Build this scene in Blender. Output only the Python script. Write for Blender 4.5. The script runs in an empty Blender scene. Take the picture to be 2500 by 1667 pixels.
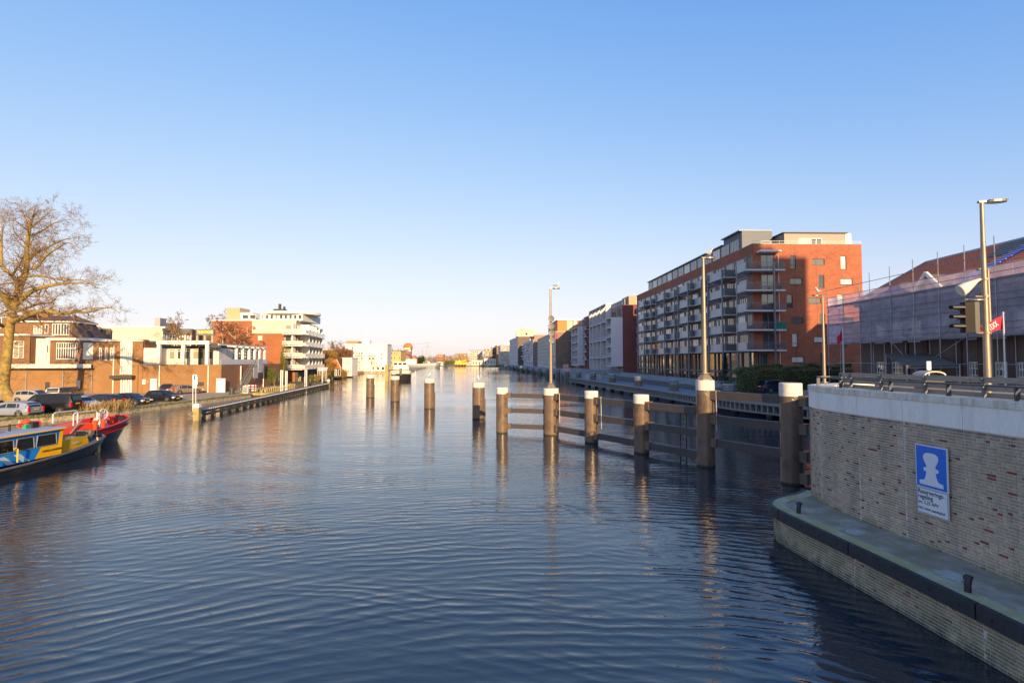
import bpy, bmesh, math, random
from mathutils import Vector, Matrix
R = math.radians
rnd = random.Random(11)
scene = bpy.context.scene
COL = scene.collection

# ------------------------------------------------------------------ camera
EYE = 5.8
PITCH = math.atan(46.5 / 1250.0)
cd = bpy.data.cameras.new('camera')
cd.sensor_fit = 'HORIZONTAL'; cd.sensor_width = 36.0; cd.lens = 18.0
cd.clip_start = 0.1; cd.clip_end = 12000.0
cam = bpy.data.objects.new('camera', cd)
cam.location = (0, 0, EYE); cam.rotation_euler = (math.pi / 2 + PITCH, 0, 0)
COL.objects.link(cam); scene.camera = cam

# ------------------------------------------------------------------ sky, sun, exposure
SUN_AZ = R(17.0)      # behind the camera, turned to the right
SUN_EL = R(13.5)
w = bpy.data.worlds.new('World'); scene.world = w; w.use_nodes = True
nt = w.node_tree; nt.nodes.clear()
sky = nt.nodes.new('ShaderNodeTexSky'); sky.sky_type = 'NISHITA'; sky.sun_disc = False
sky.sun_elevation = SUN_EL
sky.sun_rotation = math.pi - SUN_AZ
sky.altitude = 0; sky.air_density = 1.3; sky.dust_density = 0.5; sky.ozone_density = 3.0
# film-like response for the whole dome: deeper blue overhead, soft shoulder towards the horizon
def vm(op, a, b=None, c=None):
    n = nt.nodes.new('ShaderNodeVectorMath'); n.operation = op
    for i, q in enumerate((a, b, c)):
        if q is None: continue
        if isinstance(q, tuple): n.inputs[i].default_value = q
        else: nt.links.new(q, n.inputs[i])
    return n.outputs[0]
sx_ = nt.nodes.new('ShaderNodeSeparateXYZ'); nt.links.new(sky.outputs[0], sx_.inputs[0])
cx_ = nt.nodes.new('ShaderNodeCombineXYZ')
for i, pw in enumerate((1.7, 1.25, 1.5)):
    pn = nt.nodes.new('ShaderNodeMath'); pn.operation = 'POWER'; nt.links.new(sx_.outputs[i], pn.inputs[0]); pn.inputs[1].default_value = pw
    nt.links.new(pn.outputs[0], cx_.inputs[i])
sq = vm('MULTIPLY', cx_.outputs[0], (0.2350, 0.2550, 0.6000))
soft = vm('DIVIDE', sq, vm('MULTIPLY_ADD', sq, (1.05, 0.90, 1.10), (1.0, 1.0, 1.0)))
EXPOSURE = 0.8
SKY_GAIN = 1.25 / 2 ** EXPOSURE
toned = vm('MULTIPLY', soft, (SKY_GAIN / 0.15,) * 3)
bg = nt.nodes.new('ShaderNodeBackground'); bg.inputs['Strength'].default_value = 0.15
wo = nt.nodes.new('ShaderNodeOutputWorld')
nt.links.new(toned, bg.inputs['Color']); nt.links.new(bg.outputs[0], wo.inputs['Surface'])
sd = bpy.data.lights.new('sun', 'SUN'); sd.energy = 5.0; sd.angle = R(0.55); sd.color = (1.0, 0.69, 0.36)
so = bpy.data.objects.new('sun', sd); COL.objects.link(so)
tosun = Vector((math.sin(SUN_AZ) * math.cos(SUN_EL), -math.cos(SUN_AZ) * math.cos(SUN_EL), math.sin(SUN_EL)))
so.rotation_euler = tosun.to_track_quat('Z', 'Y').to_euler(); so.location = tosun * 200
vs = scene.view_settings
vs.view_transform = 'Standard'; vs.look = 'None'; vs.gamma = 1.0; vs.use_curve_mapping = False
vs.exposure = EXPOSURE
scene.cycles.max_bounces = 6; scene.cycles.glossy_bounces = 4; scene.cycles.transparent_max_bounces = 10
scene.cycles.use_denoising = True

# ------------------------------------------------------------------ measuring: pixel of the 2500 px photograph -> place
def ray(px, py):
    a = (px - 1250) / 1250.0; b = (833.5 - py) / 1250.0
    return Vector((a, math.cos(PITCH) - b * math.sin(PITCH), math.sin(PITCH) + b * math.cos(PITCH)))
def on_z(px, py, z=0.0):
    d = ray(px, py); t = (z - EYE) / d.z
    return Vector((d.x * t, d.y * t, z))
def on_y(px, py, Y):
    d = ray(px, py); t = Y / d.y
    return Vector((d.x * t, Y, EYE + d.z * t))
class Frame:
    """a vertical plane: A, B on plan, u runs from A to B (left to right as seen), d is outward"""
    def __init__(s, A, B):
        s.A = Vector((A[0], A[1])); s.B = Vector((B[0], B[1])); e = s.B - s.A
        s.L = e.length; s.t = e / s.L; s.n = Vector((s.t.y, -s.t.x)); s.rz = math.atan2(s.t.y, s.t.x)
    def p(s, u, z, d=0.0):
        q = s.A + s.t * u + s.n * d
        return Vector((q.x, q.y, z))
    def hit(s, px, py, d=0.0):
        r = ray(px, py); a = s.A + s.n * d
        k = s.n.x * a.x + s.n.y * a.y; m = s.n.x * r.x + s.n.y * r.y
        q = r * (k / m); o = Vector((q.x, q.y)) - a
        return o.dot(s.t), EYE + q.z
    def rect(s, x0, y0, x1, y1, d=0.0):
        ua, za = s.hit(x0, (y0 + y1) / 2, d); ub, zb = s.hit(x1, (y0 + y1) / 2, d)
        xm = (x0 + x1) / 2
        return min(ua, ub), max(ua, ub), s.hit(xm, y1, d)[1], s.hit(xm, y0, d)[1]
class Crop:
    """coordinates read off an enlarged crop of the photograph"""
    def __init__(s, x, y, k): s.x, s.y, s.k = x, y, k
    def __call__(s, a, b): return s.x + a * s.k, s.y + b * s.k
    def r(s, a, b, c, d): return s(a, b) + s(c, d)

# ------------------------------------------------------------------ materials
MATS = {}
def _n(t, kind, **kw):
    n = t.nodes.new(kind)
    for k, v in kw.items(): setattr(n, k, v)
    return n
def M(name, col=(0.5, 0.5, 0.5), rough=0.6, metal=0.0, var=0.18, scale=2.0, bump=0.0, bscale=25.0, spec=0.5, detail=5.0,
      tint=None, tscale=0.6, tlow=0.45, thigh=0.7, objvar=0.0, stretch=None, tstreak=False):
    if name in MATS: return MATS[name]
    m = bpy.data.materials.new(name); MATS[name] = m; m.use_nodes = True
    t = m.node_tree; b = t.nodes['Principled BSDF']
    b.inputs['Roughness'].default_value = rough; b.inputs['Metallic'].default_value = metal
    b.inputs['Specular IOR Level'].default_value = spec
    geo = _n(t, 'ShaderNodeNewGeometry'); src = geo.outputs['Position']
    if stretch:
        mp = _n(t, 'ShaderNodeMapping'); mp.inputs['Scale'].default_value = stretch
        t.links.new(src, mp.inputs['Vector']); src = mp.outputs[0]
    no = _n(t, 'ShaderNodeTexNoise'); no.inputs['Scale'].default_value = scale; no.inputs['Detail'].default_value = detail
    no.inputs['Roughness'].default_value = 0.65
    t.links.new(src, no.inputs['Vector'])
    mr = _n(t, 'ShaderNodeMapRange'); mr.inputs['From Min'].default_value = 0.25; mr.inputs['From Max'].default_value = 0.75
    mr.inputs['To Min'].default_value = 1 - var; mr.inputs['To Max'].default_value = 1 + var
    t.links.new(no.outputs['Fac'], mr.inputs['Value'])
    hs = _n(t, 'ShaderNodeHueSaturation'); hs.inputs['Color'].default_value = (*col, 1)
    val = mr.outputs[0]
    if objvar:
        oi = _n(t, 'ShaderNodeObjectInfo'); m2 = _n(t, 'ShaderNodeMapRange')
        m2.inputs['To Min'].default_value = 1 - objvar; m2.inputs['To Max'].default_value = 1 + objvar
        t.links.new(oi.outputs['Random'], m2.inputs['Value'])
        mu = _n(t, 'ShaderNodeMath', operation='MULTIPLY'); t.links.new(val, mu.inputs[0]); t.links.new(m2.outputs[0], mu.inputs[1]); val = mu.outputs[0]
    t.links.new(val, hs.inputs['Value'])
    out = hs.outputs[0]
    if tint:
        n2 = _n(t, 'ShaderNodeTexNoise'); n2.inputs['Scale'].default_value = tscale; n2.inputs['Detail'].default_value = 6; n2.inputs['Roughness'].default_value = 0.7
        t.links.new(src if tstreak else geo.outputs['Position'], n2.inputs['Vector'])
        r2 = _n(t, 'ShaderNodeMapRange'); r2.inputs['From Min'].default_value = tlow; r2.inputs['From Max'].default_value = thigh
        t.links.new(n2.outputs['Fac'], r2.inputs['Value'])
        mx = _n(t, 'ShaderNodeMix', data_type='RGBA'); t.links.new(r2.outputs[0], mx.inputs[0])
        t.links.new(out, mx.inputs[6]); mx.inputs[7].default_value = (*tint, 1); out = mx.outputs[2]
    t.links.new(out, b.inputs['Base Color'])
    if bump:
        nb = _n(t, 'ShaderNodeTexNoise'); nb.inputs['Scale'].default_value = bscale; nb.inputs['Detail'].default_value = 6
        t.links.new(src, nb.inputs['Vector'])
        bp = _n(t, 'ShaderNodeBump'); bp.inputs['Strength'].default_value = bump; bp.inputs['Distance'].default_value = 0.02
        t.links.new(nb.outputs['Fac'], bp.inputs['Height']); t.links.new(bp.outputs[0], b.inputs['Normal'])
    return m
def brick_mat(name, c1, c2, mortar, course=0.065, length=0.22, rough=0.8, stain=None, soft=0.35):
    """brickwork too far away to tell the bricks apart"""
    if name in MATS: return MATS[name]
    m = M(name, c1, rough, var=0.2, scale=0.5)
    t = m.node_tree; b = t.nodes['Principled BSDF']
    geo = [n for n in t.nodes if n.bl_idname == 'ShaderNodeNewGeometry'][0]
    sx = _n(t, 'ShaderNodeSeparateXYZ'); t.links.new(geo.outputs['Position'], sx.inputs[0])
    ad = _n(t, 'ShaderNodeMath', operation='ADD'); t.links.new(sx.outputs[0], ad.inputs[0]); t.links.new(sx.outputs[1], ad.inputs[1])
    cx = _n(t, 'ShaderNodeCombineXYZ'); t.links.new(ad.outputs[0], cx.inputs[0]); t.links.new(sx.outputs[2], cx.inputs[1])
    br = _n(t, 'ShaderNodeTexBrick'); br.inputs['Scale'].default_value = 1.0
    br.inputs['Color1'].default_value = (*c1, 1); br.inputs['Color2'].default_value = (*c2, 1); br.inputs['Mortar'].default_value = (*mortar, 1)
    br.inputs['Brick Width'].default_value = length; br.inputs['Row Height'].default_value = course
    br.inputs['Mortar Size'].default_value = 0.008; br.inputs['Mortar Smooth'].default_value = soft
    t.links.new(cx.outputs[0], br.inputs['Vector'])
    hs = [n for n in t.nodes if n.bl_idname == 'ShaderNodeHueSaturation'][0]
    t.links.new(br.outputs['Color'], hs.inputs['Color'])
    return m
def glass(name, col=(0.02, 0.025, 0.03), ior=1.9, rough=0.03, curtain=None, share=0.35):
    """a window pane: dark room behind a reflecting sheet; some panes have light blinds drawn"""
    if name in MATS: return MATS[name]
    m = bpy.data.materials.new(name); MATS[name] = m; m.use_nodes = True
    t = m.node_tree; b = t.nodes['Principled BSDF']
    b.inputs['Roughness'].default_value = rough; b.inputs['IOR'].default_value = ior
    oi = _n(t, 'ShaderNodeObjectInfo')
    rp = _n(t, 'ShaderNodeValToRGB'); rp.color_ramp.interpolation = 'CONSTANT'
    e = rp.color_ramp.elements; e[0].color = (*col, 1); e[1].position = 1 - share
    c = curtain or (0.35, 0.33, 0.30)
    e[1].color = (*c, 1)
    k = e.new((1 - share) * 0.5); k.color = (col[0] * 2.2, col[1] * 2.2, col[2] * 2.0, 1)
    t.links.new(oi.outputs['Random'], rp.inputs[0]); t.links.new(rp.outputs[0], b.inputs['Base Color'])
    no = _n(t, 'ShaderNodeTexNoise'); no.inputs['Scale'].default_value = 0.8
    geo = _n(t, 'ShaderNodeNewGeometry'); t.links.new(geo.outputs['Position'], no.inputs['Vector'])
    bp = _n(t, 'ShaderNodeBump'); bp.inputs['Strength'].default_value = 0.05; bp.inputs['Distance'].default_value = 0.05
    t.links.new(no.outputs['Fac'], bp.inputs['Height']); t.links.new(bp.outputs[0], b.inputs['Normal'])
    return m

# ------------------------------------------------------------------ mesh building
class MB:
    def __init__(s): s.v = []; s.f = []; s.m = []; s.smooth = False
    def add(s, vs_, fs, mi=0):
        o = len(s.v); s.v.extend([tuple(q) for q in vs_])
        for f in fs: s.f.append([o + i for i in f]); s.m.append(mi)
        return s
    def hexa(s, p, mi=0):      # 8 points: bottom 4 ccw, top 4 ccw
        return s.add(p, [(3, 2, 1, 0), (4, 5, 6, 7), (0, 1, 5, 4), (1, 2, 6, 5), (2, 3, 7, 6), (3, 0, 4, 7)], mi)
    def box(s, x0, x1, y0, y1, z0, z1, mi=0):
        return s.hexa([(x0, y0, z0), (x1, y0, z0), (x1, y1, z0), (x0, y1, z0), (x0, y0, z1), (x1, y0, z1), (x1, y1, z1), (x0, y1, z1)], mi)
    def fbox(s, fr, u0, u1, z0, z1, d0, d1, mi=0):
        P = fr.p
        return s.hexa([P(u0, z0, d1), P(u1, z0, d1), P(u1, z0, d0), P(u0, z0, d0), P(u0, z1, d1), P(u1, z1, d1), P(u1, z1, d0), P(u0, z1, d0)], mi)
    def prism(s, poly, z0, z1, mi=0):   # poly ccw on plan
        n = len(poly); a = 0
        for i in range(n):
            x0, y0 = poly[i][:2]; x1, y1 = poly[(i + 1) % n][:2]; a += x0 * y1 - x1 * y0
        if a < 0: poly = poly[::-1]
        zz0 = z0 if callable(z0) else (lambda x, y: z0); zz1 = z1 if callable(z1) else (lambda x, y: z1)
        v = [(p[0], p[1], zz0(p[0], p[1])) for p in poly] + [(p[0], p[1], zz1(p[0], p[1])) for p in poly]
        fs = [list(range(n))[::-1], list(range(n, 2 * n))] + [(i, (i + 1) % n, n + (i + 1) % n, n + i) for i in range(n)]
        return s.add(v, fs, mi)
    def tube(s, pts, rad, n=8, caps=True, mi=0):
        pts = [Vector(p) for p in pts]
        if not hasattr(rad, '__len__'): rad = [rad] * len(pts)
        o = len(s.v); ax = None
        for i, p in enumerate(pts):
            d = (pts[min(i + 1, len(pts) - 1)] - pts[max(i - 1, 0)])
            if d.length < 1e-9: d = Vector((0, 0, 1))
            d.normalize()
            if ax is None:
                ax = d.orthogonal().normalized()
                if abs(d.z) < 0.9:
                    ax = Vector((0, 0, 1)) - d * d.z; ax.normalize()
            else:
                ax = ax - d * ax.dot(d)
                ax = d.orthogonal().normalized() if ax.length < 1e-6 else ax.normalized()
            bx = d.cross(ax)
            for k in range(n):
                a = 2 * math.pi * (k + 0.5) / n
                q = p + (ax * math.cos(a) + bx * math.sin(a)) * rad[i]
                s.v.append((q.x, q.y, q.z))
        for i in range(len(pts) - 1):
            for k in range(n):
                a = o + i * n + k; b = o + i * n + (k + 1) % n
                s.f.append([a, b, b + n, a + n]); s.m.append(mi)
        if caps:
            s.f.append([o + k for k in range(n)][::-1]); s.m.append(mi)
            q = o + (len(pts) - 1) * n; s.f.append([q + k for k in range(n)]); s.m.append(mi)
        return s
    def bar(s, a, b, w, h=None, mi=0):       # square bar between two points
        h = h or w
        a = Vector(a); b = Vector(b); d = (b - a).normalized()
        up = Vector((0, 0, 1)) if abs(d.z) < 0.95 else Vector((0, 1, 0))
        sd_ = d.cross(up).normalized() * (w / 2); u2 = sd_.cross(d).normalized() * (h / 2)
        return s.hexa([a - sd_ - u2, a + sd_ - u2, b + sd_ - u2, b - sd_ - u2, a - sd_ + u2, a + sd_ + u2, b + sd_ + u2, b - sd_ + u2], mi)
    def lathe(s, prof, c=(0, 0, 0), n=24, mi=0):
        o = len(s.v)
        for r_, z in prof:
            for k in range(n):
                a = 2 * math.pi * k / n; s.v.append((c[0] + r_ * math.cos(a), c[1] + r_ * math.sin(a), c[2] + z))
        for i in range(len(prof) - 1):
            for k in range(n):
                a = o + i * n + k; b = o + i * n + (k + 1) % n
                s.f.append([a, b, b + n, a + n]); s.m.append(mi)
        s.f.append([o + k for k in range(n)][::-1]); s.m.append(mi)
        q = o + (len(prof) - 1) * n; s.f.append([q + k for k in range(n)]); s.m.append(mi)
        return s
    def loft(s, rings, closed=True, caps=True, mi=0):
        o = len(s.v); n = len(rings[0])
        for r_ in rings: s.v.extend([tuple(q) for q in r_])
        for i in range(len(rings) - 1):
            for k in range(n if closed else n - 1):
                a = o + i * n + k; b = o + i * n + (k + 1) % n
                s.f.append([a, b, b + n, a + n]); s.m.append(mi)
        if caps and closed:
            s.f.append([o + k for k in range(n)][::-1]); s.m.append(mi)
            q = o + (len(rings) - 1) * n; s.f.append([q + k for k in range(n)]); s.m.append(mi)
        return s
    def panel(s, fr, u0, u1, z0, z1, holes, recess=0.15, d=0.0, mi=0):
        """a wall face with real openings"""
        us = sorted({u0, u1, *[min(max(h[0], u0), u1) for h in holes], *[min(max(h[1], u0), u1) for h in holes]})
        zs = sorted({z0, z1, *[min(max(h[2], z0), z1) for h in holes], *[min(max(h[3], z0), z1) for h in holes]})
        P = fr.p
        for i in range(len(us) - 1):
            for j in range(len(zs) - 1):
                if us[i + 1] - us[i] < 1e-5 or zs[j + 1] - zs[j] < 1e-5: continue
                um = (us[i] + us[i + 1]) / 2; zm = (zs[j] + zs[j + 1]) / 2
                if any(h[0] < um < h[1] and h[2] < zm < h[3] for h in holes): continue
                s.add([P(us[i], zs[j], d), P(us[i + 1], zs[j], d), P(us[i + 1], zs[j + 1], d), P(us[i], zs[j + 1], d)], [(0, 1, 2, 3)], mi)
        for a, b, c, e in holes:
            f_ = d; r_ = d - recess
            s.add([P(a, c, f_), P(b, c, f_), P(b, e, f_), P(a, e, f_), P(a, c, r_), P(b, c, r_), P(b, e, r_), P(a, e, r_)],
                  [(0, 4, 5, 1), (1, 5, 6, 2), (2, 6, 7, 3), (3, 7, 4, 0)], mi)
        return s
    def mesh(s, name, mats, smooth=None):
        me = bpy.data.meshes.new(name); me.from_pydata(s.v, [], s.f)
        if not isinstance(mats, (list, tuple)): mats = [mats]
        for q in mats: me.materials.append(q)
        if len(mats) > 1: me.polygons.foreach_set('material_index', s.m)
        me.validate(); me.update()
        if smooth or (smooth is None and s.smooth):
            me.polygons.foreach_set('use_smooth', [True] * len(me.polygons))
            try: me.set_sharp_from_angle(angle=R(38))
            except Exception: pass
        return me
    def build(s, name, mats, parent=None, local=False, smooth=None):
        return put(name, s.mesh(name, mats, smooth), parent, local=local)
def put(name, me, parent=None, loc=None, rz=0.0, local=False):
    o = bpy.data.objects.new(name, me); COL.objects.link(o)
    if loc is not None: o.location = loc
    if rz: o.rotation_euler = (0, 0, rz)
    if parent is not None:
        o.parent = parent
        if not local: o.matrix_parent_inverse = Matrix.Translation(-root_loc(parent))
    return o
ROOTS = {}
ORD = ['first', 'second', 'third', 'fourth', 'fifth', 'sixth', 'seventh', 'eighth', 'ninth', 'tenth', 'eleventh', 'twelfth', 'thirteenth', 'fourteenth']
def root_loc(o):
    while o.parent is not None: o = o.parent
    return ROOTS.get(o.name, Vector((0, 0, 0)))
def sub(name, mb, mats, parent, smooth=None):       # a sub-part, drawn in world coordinates like its part
    me = mb.mesh(name, mats, smooth) if isinstance(mb, MB) else mb
    o = bpy.data.objects.new(name, me); COL.objects.link(o); o.parent = parent
    return o
def subput(name, me, parent, M4=None):
    o = bpy.data.objects.new(name, me); COL.objects.link(o); o.parent = parent
    return o
def tag(o, label, cat, group=None):
    o['label'] = label; o['category'] = cat
    if group: o['group'] = group
    return o
def thing(name, label, cat, loc=(0, 0, 0), rz=0.0, group=None):
    o = bpy.data.objects.new(name, None); COL.objects.link(o)
    o.location = loc; o.rotation_euler = (0, 0, rz); o.empty_display_size = 0.2
    ROOTS[o.name] = Vector(loc)
    return tag(o, label, cat, group)
def struct(name, mb, mats, label=None, smooth=None):
    o = mb.build(name, mats, smooth=smooth); o['kind'] = 'structure'
    if label: o['label'] = label
    return o
def stuff(o): o['kind'] = 'stuff'; return o
def copy_tree(o, parent=None):
    c = o.copy(); COL.objects.link(c)
    if parent is not None: c.parent = parent
    for ch in list(o.children): copy_tree(ch, c)
    return c
def text_mesh(body, size, mat, align='LEFT', extrude=0.002, space=1.0):
    cu = bpy.data.curves.new('lettering', 'FONT'); cu.body = body; cu.size = size; cu.align_x = align
    cu.extrude = extrude; cu.resolution_u = 2; cu.space_character = space; cu.offset = size * .012
    o = bpy.data.objects.new('tmp', cu); COL.objects.link(o)
    dg = bpy.context.evaluated_depsgraph_get()
    me = bpy.data.meshes.new_from_object(o.evaluated_get(dg))
    bpy.data.objects.remove(o); bpy.data.curves.remove(cu)
    me.materials.clear(); me.materials.append(mat)
    return me
def lettering(fr, u, z, d, body, size, mat, parent, name='lettering', sx=1.0, tilt=0.0, space=1.0):
    me = text_mesh(body, size, mat, space=space)
    p = fr.p(u, z, d)
    o = bpy.data.objects.new(name, me); COL.objects.link(o)
    o.location = p; o.rotation_euler = Matrix.Rotation(fr.rz, 3, 'Z').to_4x4().to_3x3().__matmul__(Matrix.Rotation(math.pi / 2, 3, 'X')).__matmul__(Matrix.Rotation(tilt, 3, 'Z')).to_euler()
    o.scale = (sx, 1, 1)
    if parent is not None:
        o.parent = parent; o.matrix_parent_inverse = Matrix.Translation(-root_loc(parent)) if parent.parent is None else Matrix.Identity(4)
    return o

# ------------------------------------------------------------------ windows (shared meshes)
WCACHE = {}
def window_meshes(wd, ht, nx, nz, fw, fm, pm, zsplit):
    key = (round(wd, 2), round(ht, 2), nx, nz, fw, fm.name, pm.name, zsplit)
    if key in WCACHE: return WCACHE[key]
    a = MB(); wd, ht = key[0], key[1]; dp = 0.07
    a.box(0, wd, -dp, 0, 0, fw); a.box(0, wd, -dp, 0, ht - fw, ht)
    a.box(0, fw, -dp, 0, fw, ht - fw); a.box(wd - fw, wd, -dp, 0, fw, ht - fw)
    for i in range(1, nx): a.box(wd * i / nx - fw / 2, wd * i / nx + fw / 2, -dp + .006, 0, fw, ht - fw)
    zs = [zsplit * ht] if zsplit else [ht * j / nz for j in range(1, nz)]
    for z in zs: a.box(fw, wd - fw, -dp + .012, 0, z - fw / 2, z + fw / 2)
    b = MB(); b.box(fw * .5, wd - fw * .5, -0.03, -0.015, fw * .5, ht - fw * .5)
    WCACHE[key] = (a.mesh('window', fm), b.mesh('pane', pm)); return WCACHE[key]
def window(root, fr, u0, u1, z0, z1, d, fm, pm, nx=1, nz=1, fw=0.07, zsplit=None, name='window'):
    a, b = window_meshes(u1 - u0, z1 - z0, nx, nz, fw, fm, pm, zsplit)
    o = put(name, a, root, fr.p(u0, z0, d), fr.rz)
    p = bpy.data.objects.new('pane', b); COL.objects.link(p); p.parent = o
    return o
def far_window(root, fr, u0, u1, z0, z1, d, fm, pm, nx=1, fw=0.12):
    key = ('far', round(u1 - u0, 2), round(z1 - z0, 2), nx, fw, fm.name, pm.name)
    if key not in WCACHE:
        a = MB(); wd, ht = key[1], key[2]
        a.box(0, wd, -.06, 0, 0, fw); a.box(0, wd, -.06, 0, ht - fw, ht); a.box(0, fw, -.06, 0, fw, ht - fw); a.box(wd - fw, wd, -.06, 0, fw, ht - fw)
        for i in range(1, nx): a.box(wd * i / nx - fw / 2, wd * i / nx + fw / 2, -.055, 0, fw, ht - fw)
        a.box(fw * .5, wd - fw * .5, -.03, -.01, fw * .5, ht - fw * .5, 1)
        WCACHE[key] = a.mesh('window', [fm, pm])
    return put('window', WCACHE[key], root, fr.p(u0, z0, d), fr.rz)

def catmull(pts, step=0.1):
    P = [Vector((p[0], p[1])) for p in pts]; out = []
    for i in range(len(P) - 1):
        p0 = P[max(i - 1, 0)]; p1 = P[i]; p2 = P[i + 1]; p3 = P[min(i + 2, len(P) - 1)]
        n = max(2, int((p2 - p1).length / step))
        for k in range(n):
            t = k / n
            out.append(0.5 * ((2 * p1) + (p2 - p0) * t + (2 * p0 - 5 * p1 + 4 * p2 - p3) * t * t + (3 * p1 - p0 - 3 * p2 + p3) * t ** 3))
    out.append(P[-1]); return out
class Path:
    def __init__(s, pts, step=0.1, smooth=True):
        s.P = catmull(pts, step) if smooth else [Vector((p[0], p[1])) for p in pts]
        s.S = [0.0]
        for a, b in zip(s.P, s.P[1:]): s.S.append(s.S[-1] + (b - a).length)
        s.L = s.S[-1]
    def at(s, q):
        q = min(max(q, 0), s.L); lo, hi = 0, len(s.S) - 1
        while hi - lo > 1:
            mid = (lo + hi) // 2
            if s.S[mid] <= q: lo = mid
            else: hi = mid
        t = (q - s.S[lo]) / max(1e-9, s.S[hi] - s.S[lo])
        return s.P[lo].lerp(s.P[hi], t), (s.P[hi] - s.P[lo]).normalized()
    def off(s, q, d):       # d to the left of travel
        p, t = s.at(q); return Vector((p.x - t.y * d, p.y + t.x * d))
    def strip(s, q0, q1, step, d):
        n = max(1, int(math.ceil((q1 - q0) / step)))
        return [s.off(q0 + (q1 - q0) * i / n, d) for i in range(n + 1)]
    def slab(s, mb, q0, q1, d0, d1, z0, z1, step=0.3, mi=0):
        a = s.strip(q0, q1, step, d0); b = s.strip(q0, q1, step, d1)
        rings = [[(p.x, p.y, z0), (q.x, q.y, z0), (q.x, q.y, z1), (p.x, p.y, z1)] for p, q in zip(a, b)]
        return mb.loft(rings, mi=mi)
# ================================================================== water and ground
def water_mat():
    m = bpy.data.materials.new('water'); m.use_nodes = True; t = m.node_tree; b = t.nodes['Principled BSDF']
    b.inputs['Base Color'].default_value = (0.014, 0.024, 0.036, 1); b.inputs['Roughness'].default_value = 0.03
    b.inputs['IOR'].default_value = 1.7
    geo = _n(t, 'ShaderNodeNewGeometry')
    def noise_(scale, stretch, detail, rough=0.5, rot=0.0, dist=0.0):
        mp = _n(t, 'ShaderNodeMapping'); mp.inputs['Scale'].default_value = stretch; mp.inputs['Rotation'].default_value = (0, 0, rot)
        t.links.new(geo.outputs['Position'], mp.inputs['Vector'])
        n = _n(t, 'ShaderNodeTexNoise'); n.inputs['Scale'].default_value = scale; n.inputs['Detail'].default_value = detail
        n.inputs['Roughness'].default_value = rough; n.inputs['Distortion'].default_value = dist
        t.links.new(mp.outputs[0], n.inputs['Vector']); return n.outputs['Fac']
    def ma(op, a, b_):
        n = _n(t, 'ShaderNodeMath', operation=op)
        for i, q in enumerate((a, b_)):
            if isinstance(q, (int, float)): n.inputs[i].default_value = q
            else: t.links.new(q, n.inputs[i])
        return n.outputs[0]
    # long crested ripples that spread from below the bridge
    sx = _n(t, 'ShaderNodeSeparateXYZ'); t.links.new(geo.outputs['Position'], sx.inputs[0])
    def rings(cx, cy, wl, warp_amt, wscale, sharp):
        dx = ma('ADD', sx.outputs[0], -cx); dy = ma('ADD', sx.outputs[1], -cy)
        r_ = ma('SQRT', ma('ADD', ma('MULTIPLY', dx, dx), ma('MULTIPLY', dy, dy)), 0)
        ph = ma('ADD', ma('MULTIPLY', r_, 2 * math.pi / wl), ma('MULTIPLY', noise_(wscale, (.6, 1, 1), 3, .55), warp_amt))
        s_ = ma('ADD', ma('MULTIPLY', ma('SINE', ph, 0), .5), .5)
        return r_, ma('POWER', s_, sharp)
    rr, r1 = rings(1.5, -7.0, .43, 26.0, .24, 1.8)
    _, r2 = rings(-9.0, -16.0, .36, 30.0, .28, 1.5)
    _, r3 = rings(14.0, -20.0, .60, 22.0, .20, 1.4)
    def gate(scale, rot, lo, hi):
        n = _n(t, 'ShaderNodeMapRange'); t.links.new(noise_(scale, (.35, 1.1, 1), 3, .6, rot), n.inputs['Value']); n.inputs['From Min'].default_value = lo; n.inputs['From Max'].default_value = hi
        return n.outputs[0]
    near = _n(t, 'ShaderNodeMapRange'); t.links.new(rr, near.inputs['Value'])
    near.inputs['From Min'].default_value = 20; near.inputs['From Max'].default_value = 50; near.inputs['To Min'].default_value = 1; near.inputs['To Max'].default_value = 0.12
    swell = ma('MULTIPLY', ma('ADD', ma('ADD', ma('MULTIPLY', r1, ma('MULTIPLY', ma('ADD', gate(.30, .1, .40, .66), .22), .0125)), ma('MULTIPLY', r2, ma('MULTIPLY', ma('ADD', gate(.4, -.2, .45, .68), .10), .0085))),
                     ma('MULTIPLY', r3, ma('MULTIPLY', gate(.2, .3, .42, .66), .009))), near.outputs[0])
    chop = noise_(1.9, (0.55, 1.2, 1), 4, 0.55, 0.14)
    fine = noise_(6.0, (0.7, 1.2, 1), 3, 0.6, -0.2)
    longw = noise_(.55, (0.4, 1.2, 1), 2, 0.5, 0.08)
    # wind patches: breezy water against slick water
    patch = noise_(0.035, (0.35, 1.0, 1), 3, 0.6, 0.05, 0.6)
    pr = _n(t, 'ShaderNodeMapRange'); t.links.new(patch, pr.inputs['Value']); pr.inputs['From Min'].default_value = 0.40; pr.inputs['From Max'].default_value = 0.60
    pr.inputs['To Min'].default_value = 0.25; pr.inputs['To Max'].default_value = 1.0
    hgt = ma('ADD', swell, ma('MULTIPLY', ma('ADD', ma('ADD', ma('MULTIPLY', chop, 0.026), ma('MULTIPLY', longw, 0.05)), ma('MULTIPLY', fine, 0.0100)), pr.outputs[0]))
    bp = _n(t, 'ShaderNodeBump'); bp.inputs['Strength'].default_value = 1.0; bp.inputs['Distance'].default_value = 1.0
    t.links.new(hgt, bp.inputs['Height']); t.links.new(bp.outputs[0], b.inputs['Normal'])
    return m
wb = MB(); wb.add([(-500, -120, 0), (500, -120, 0), (500, 900, 0), (-500, 900, 0)], [(0, 1, 2, 3)])
struct('water', wb, water_mat(), 'wide calm river reflecting the blue sky')

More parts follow.
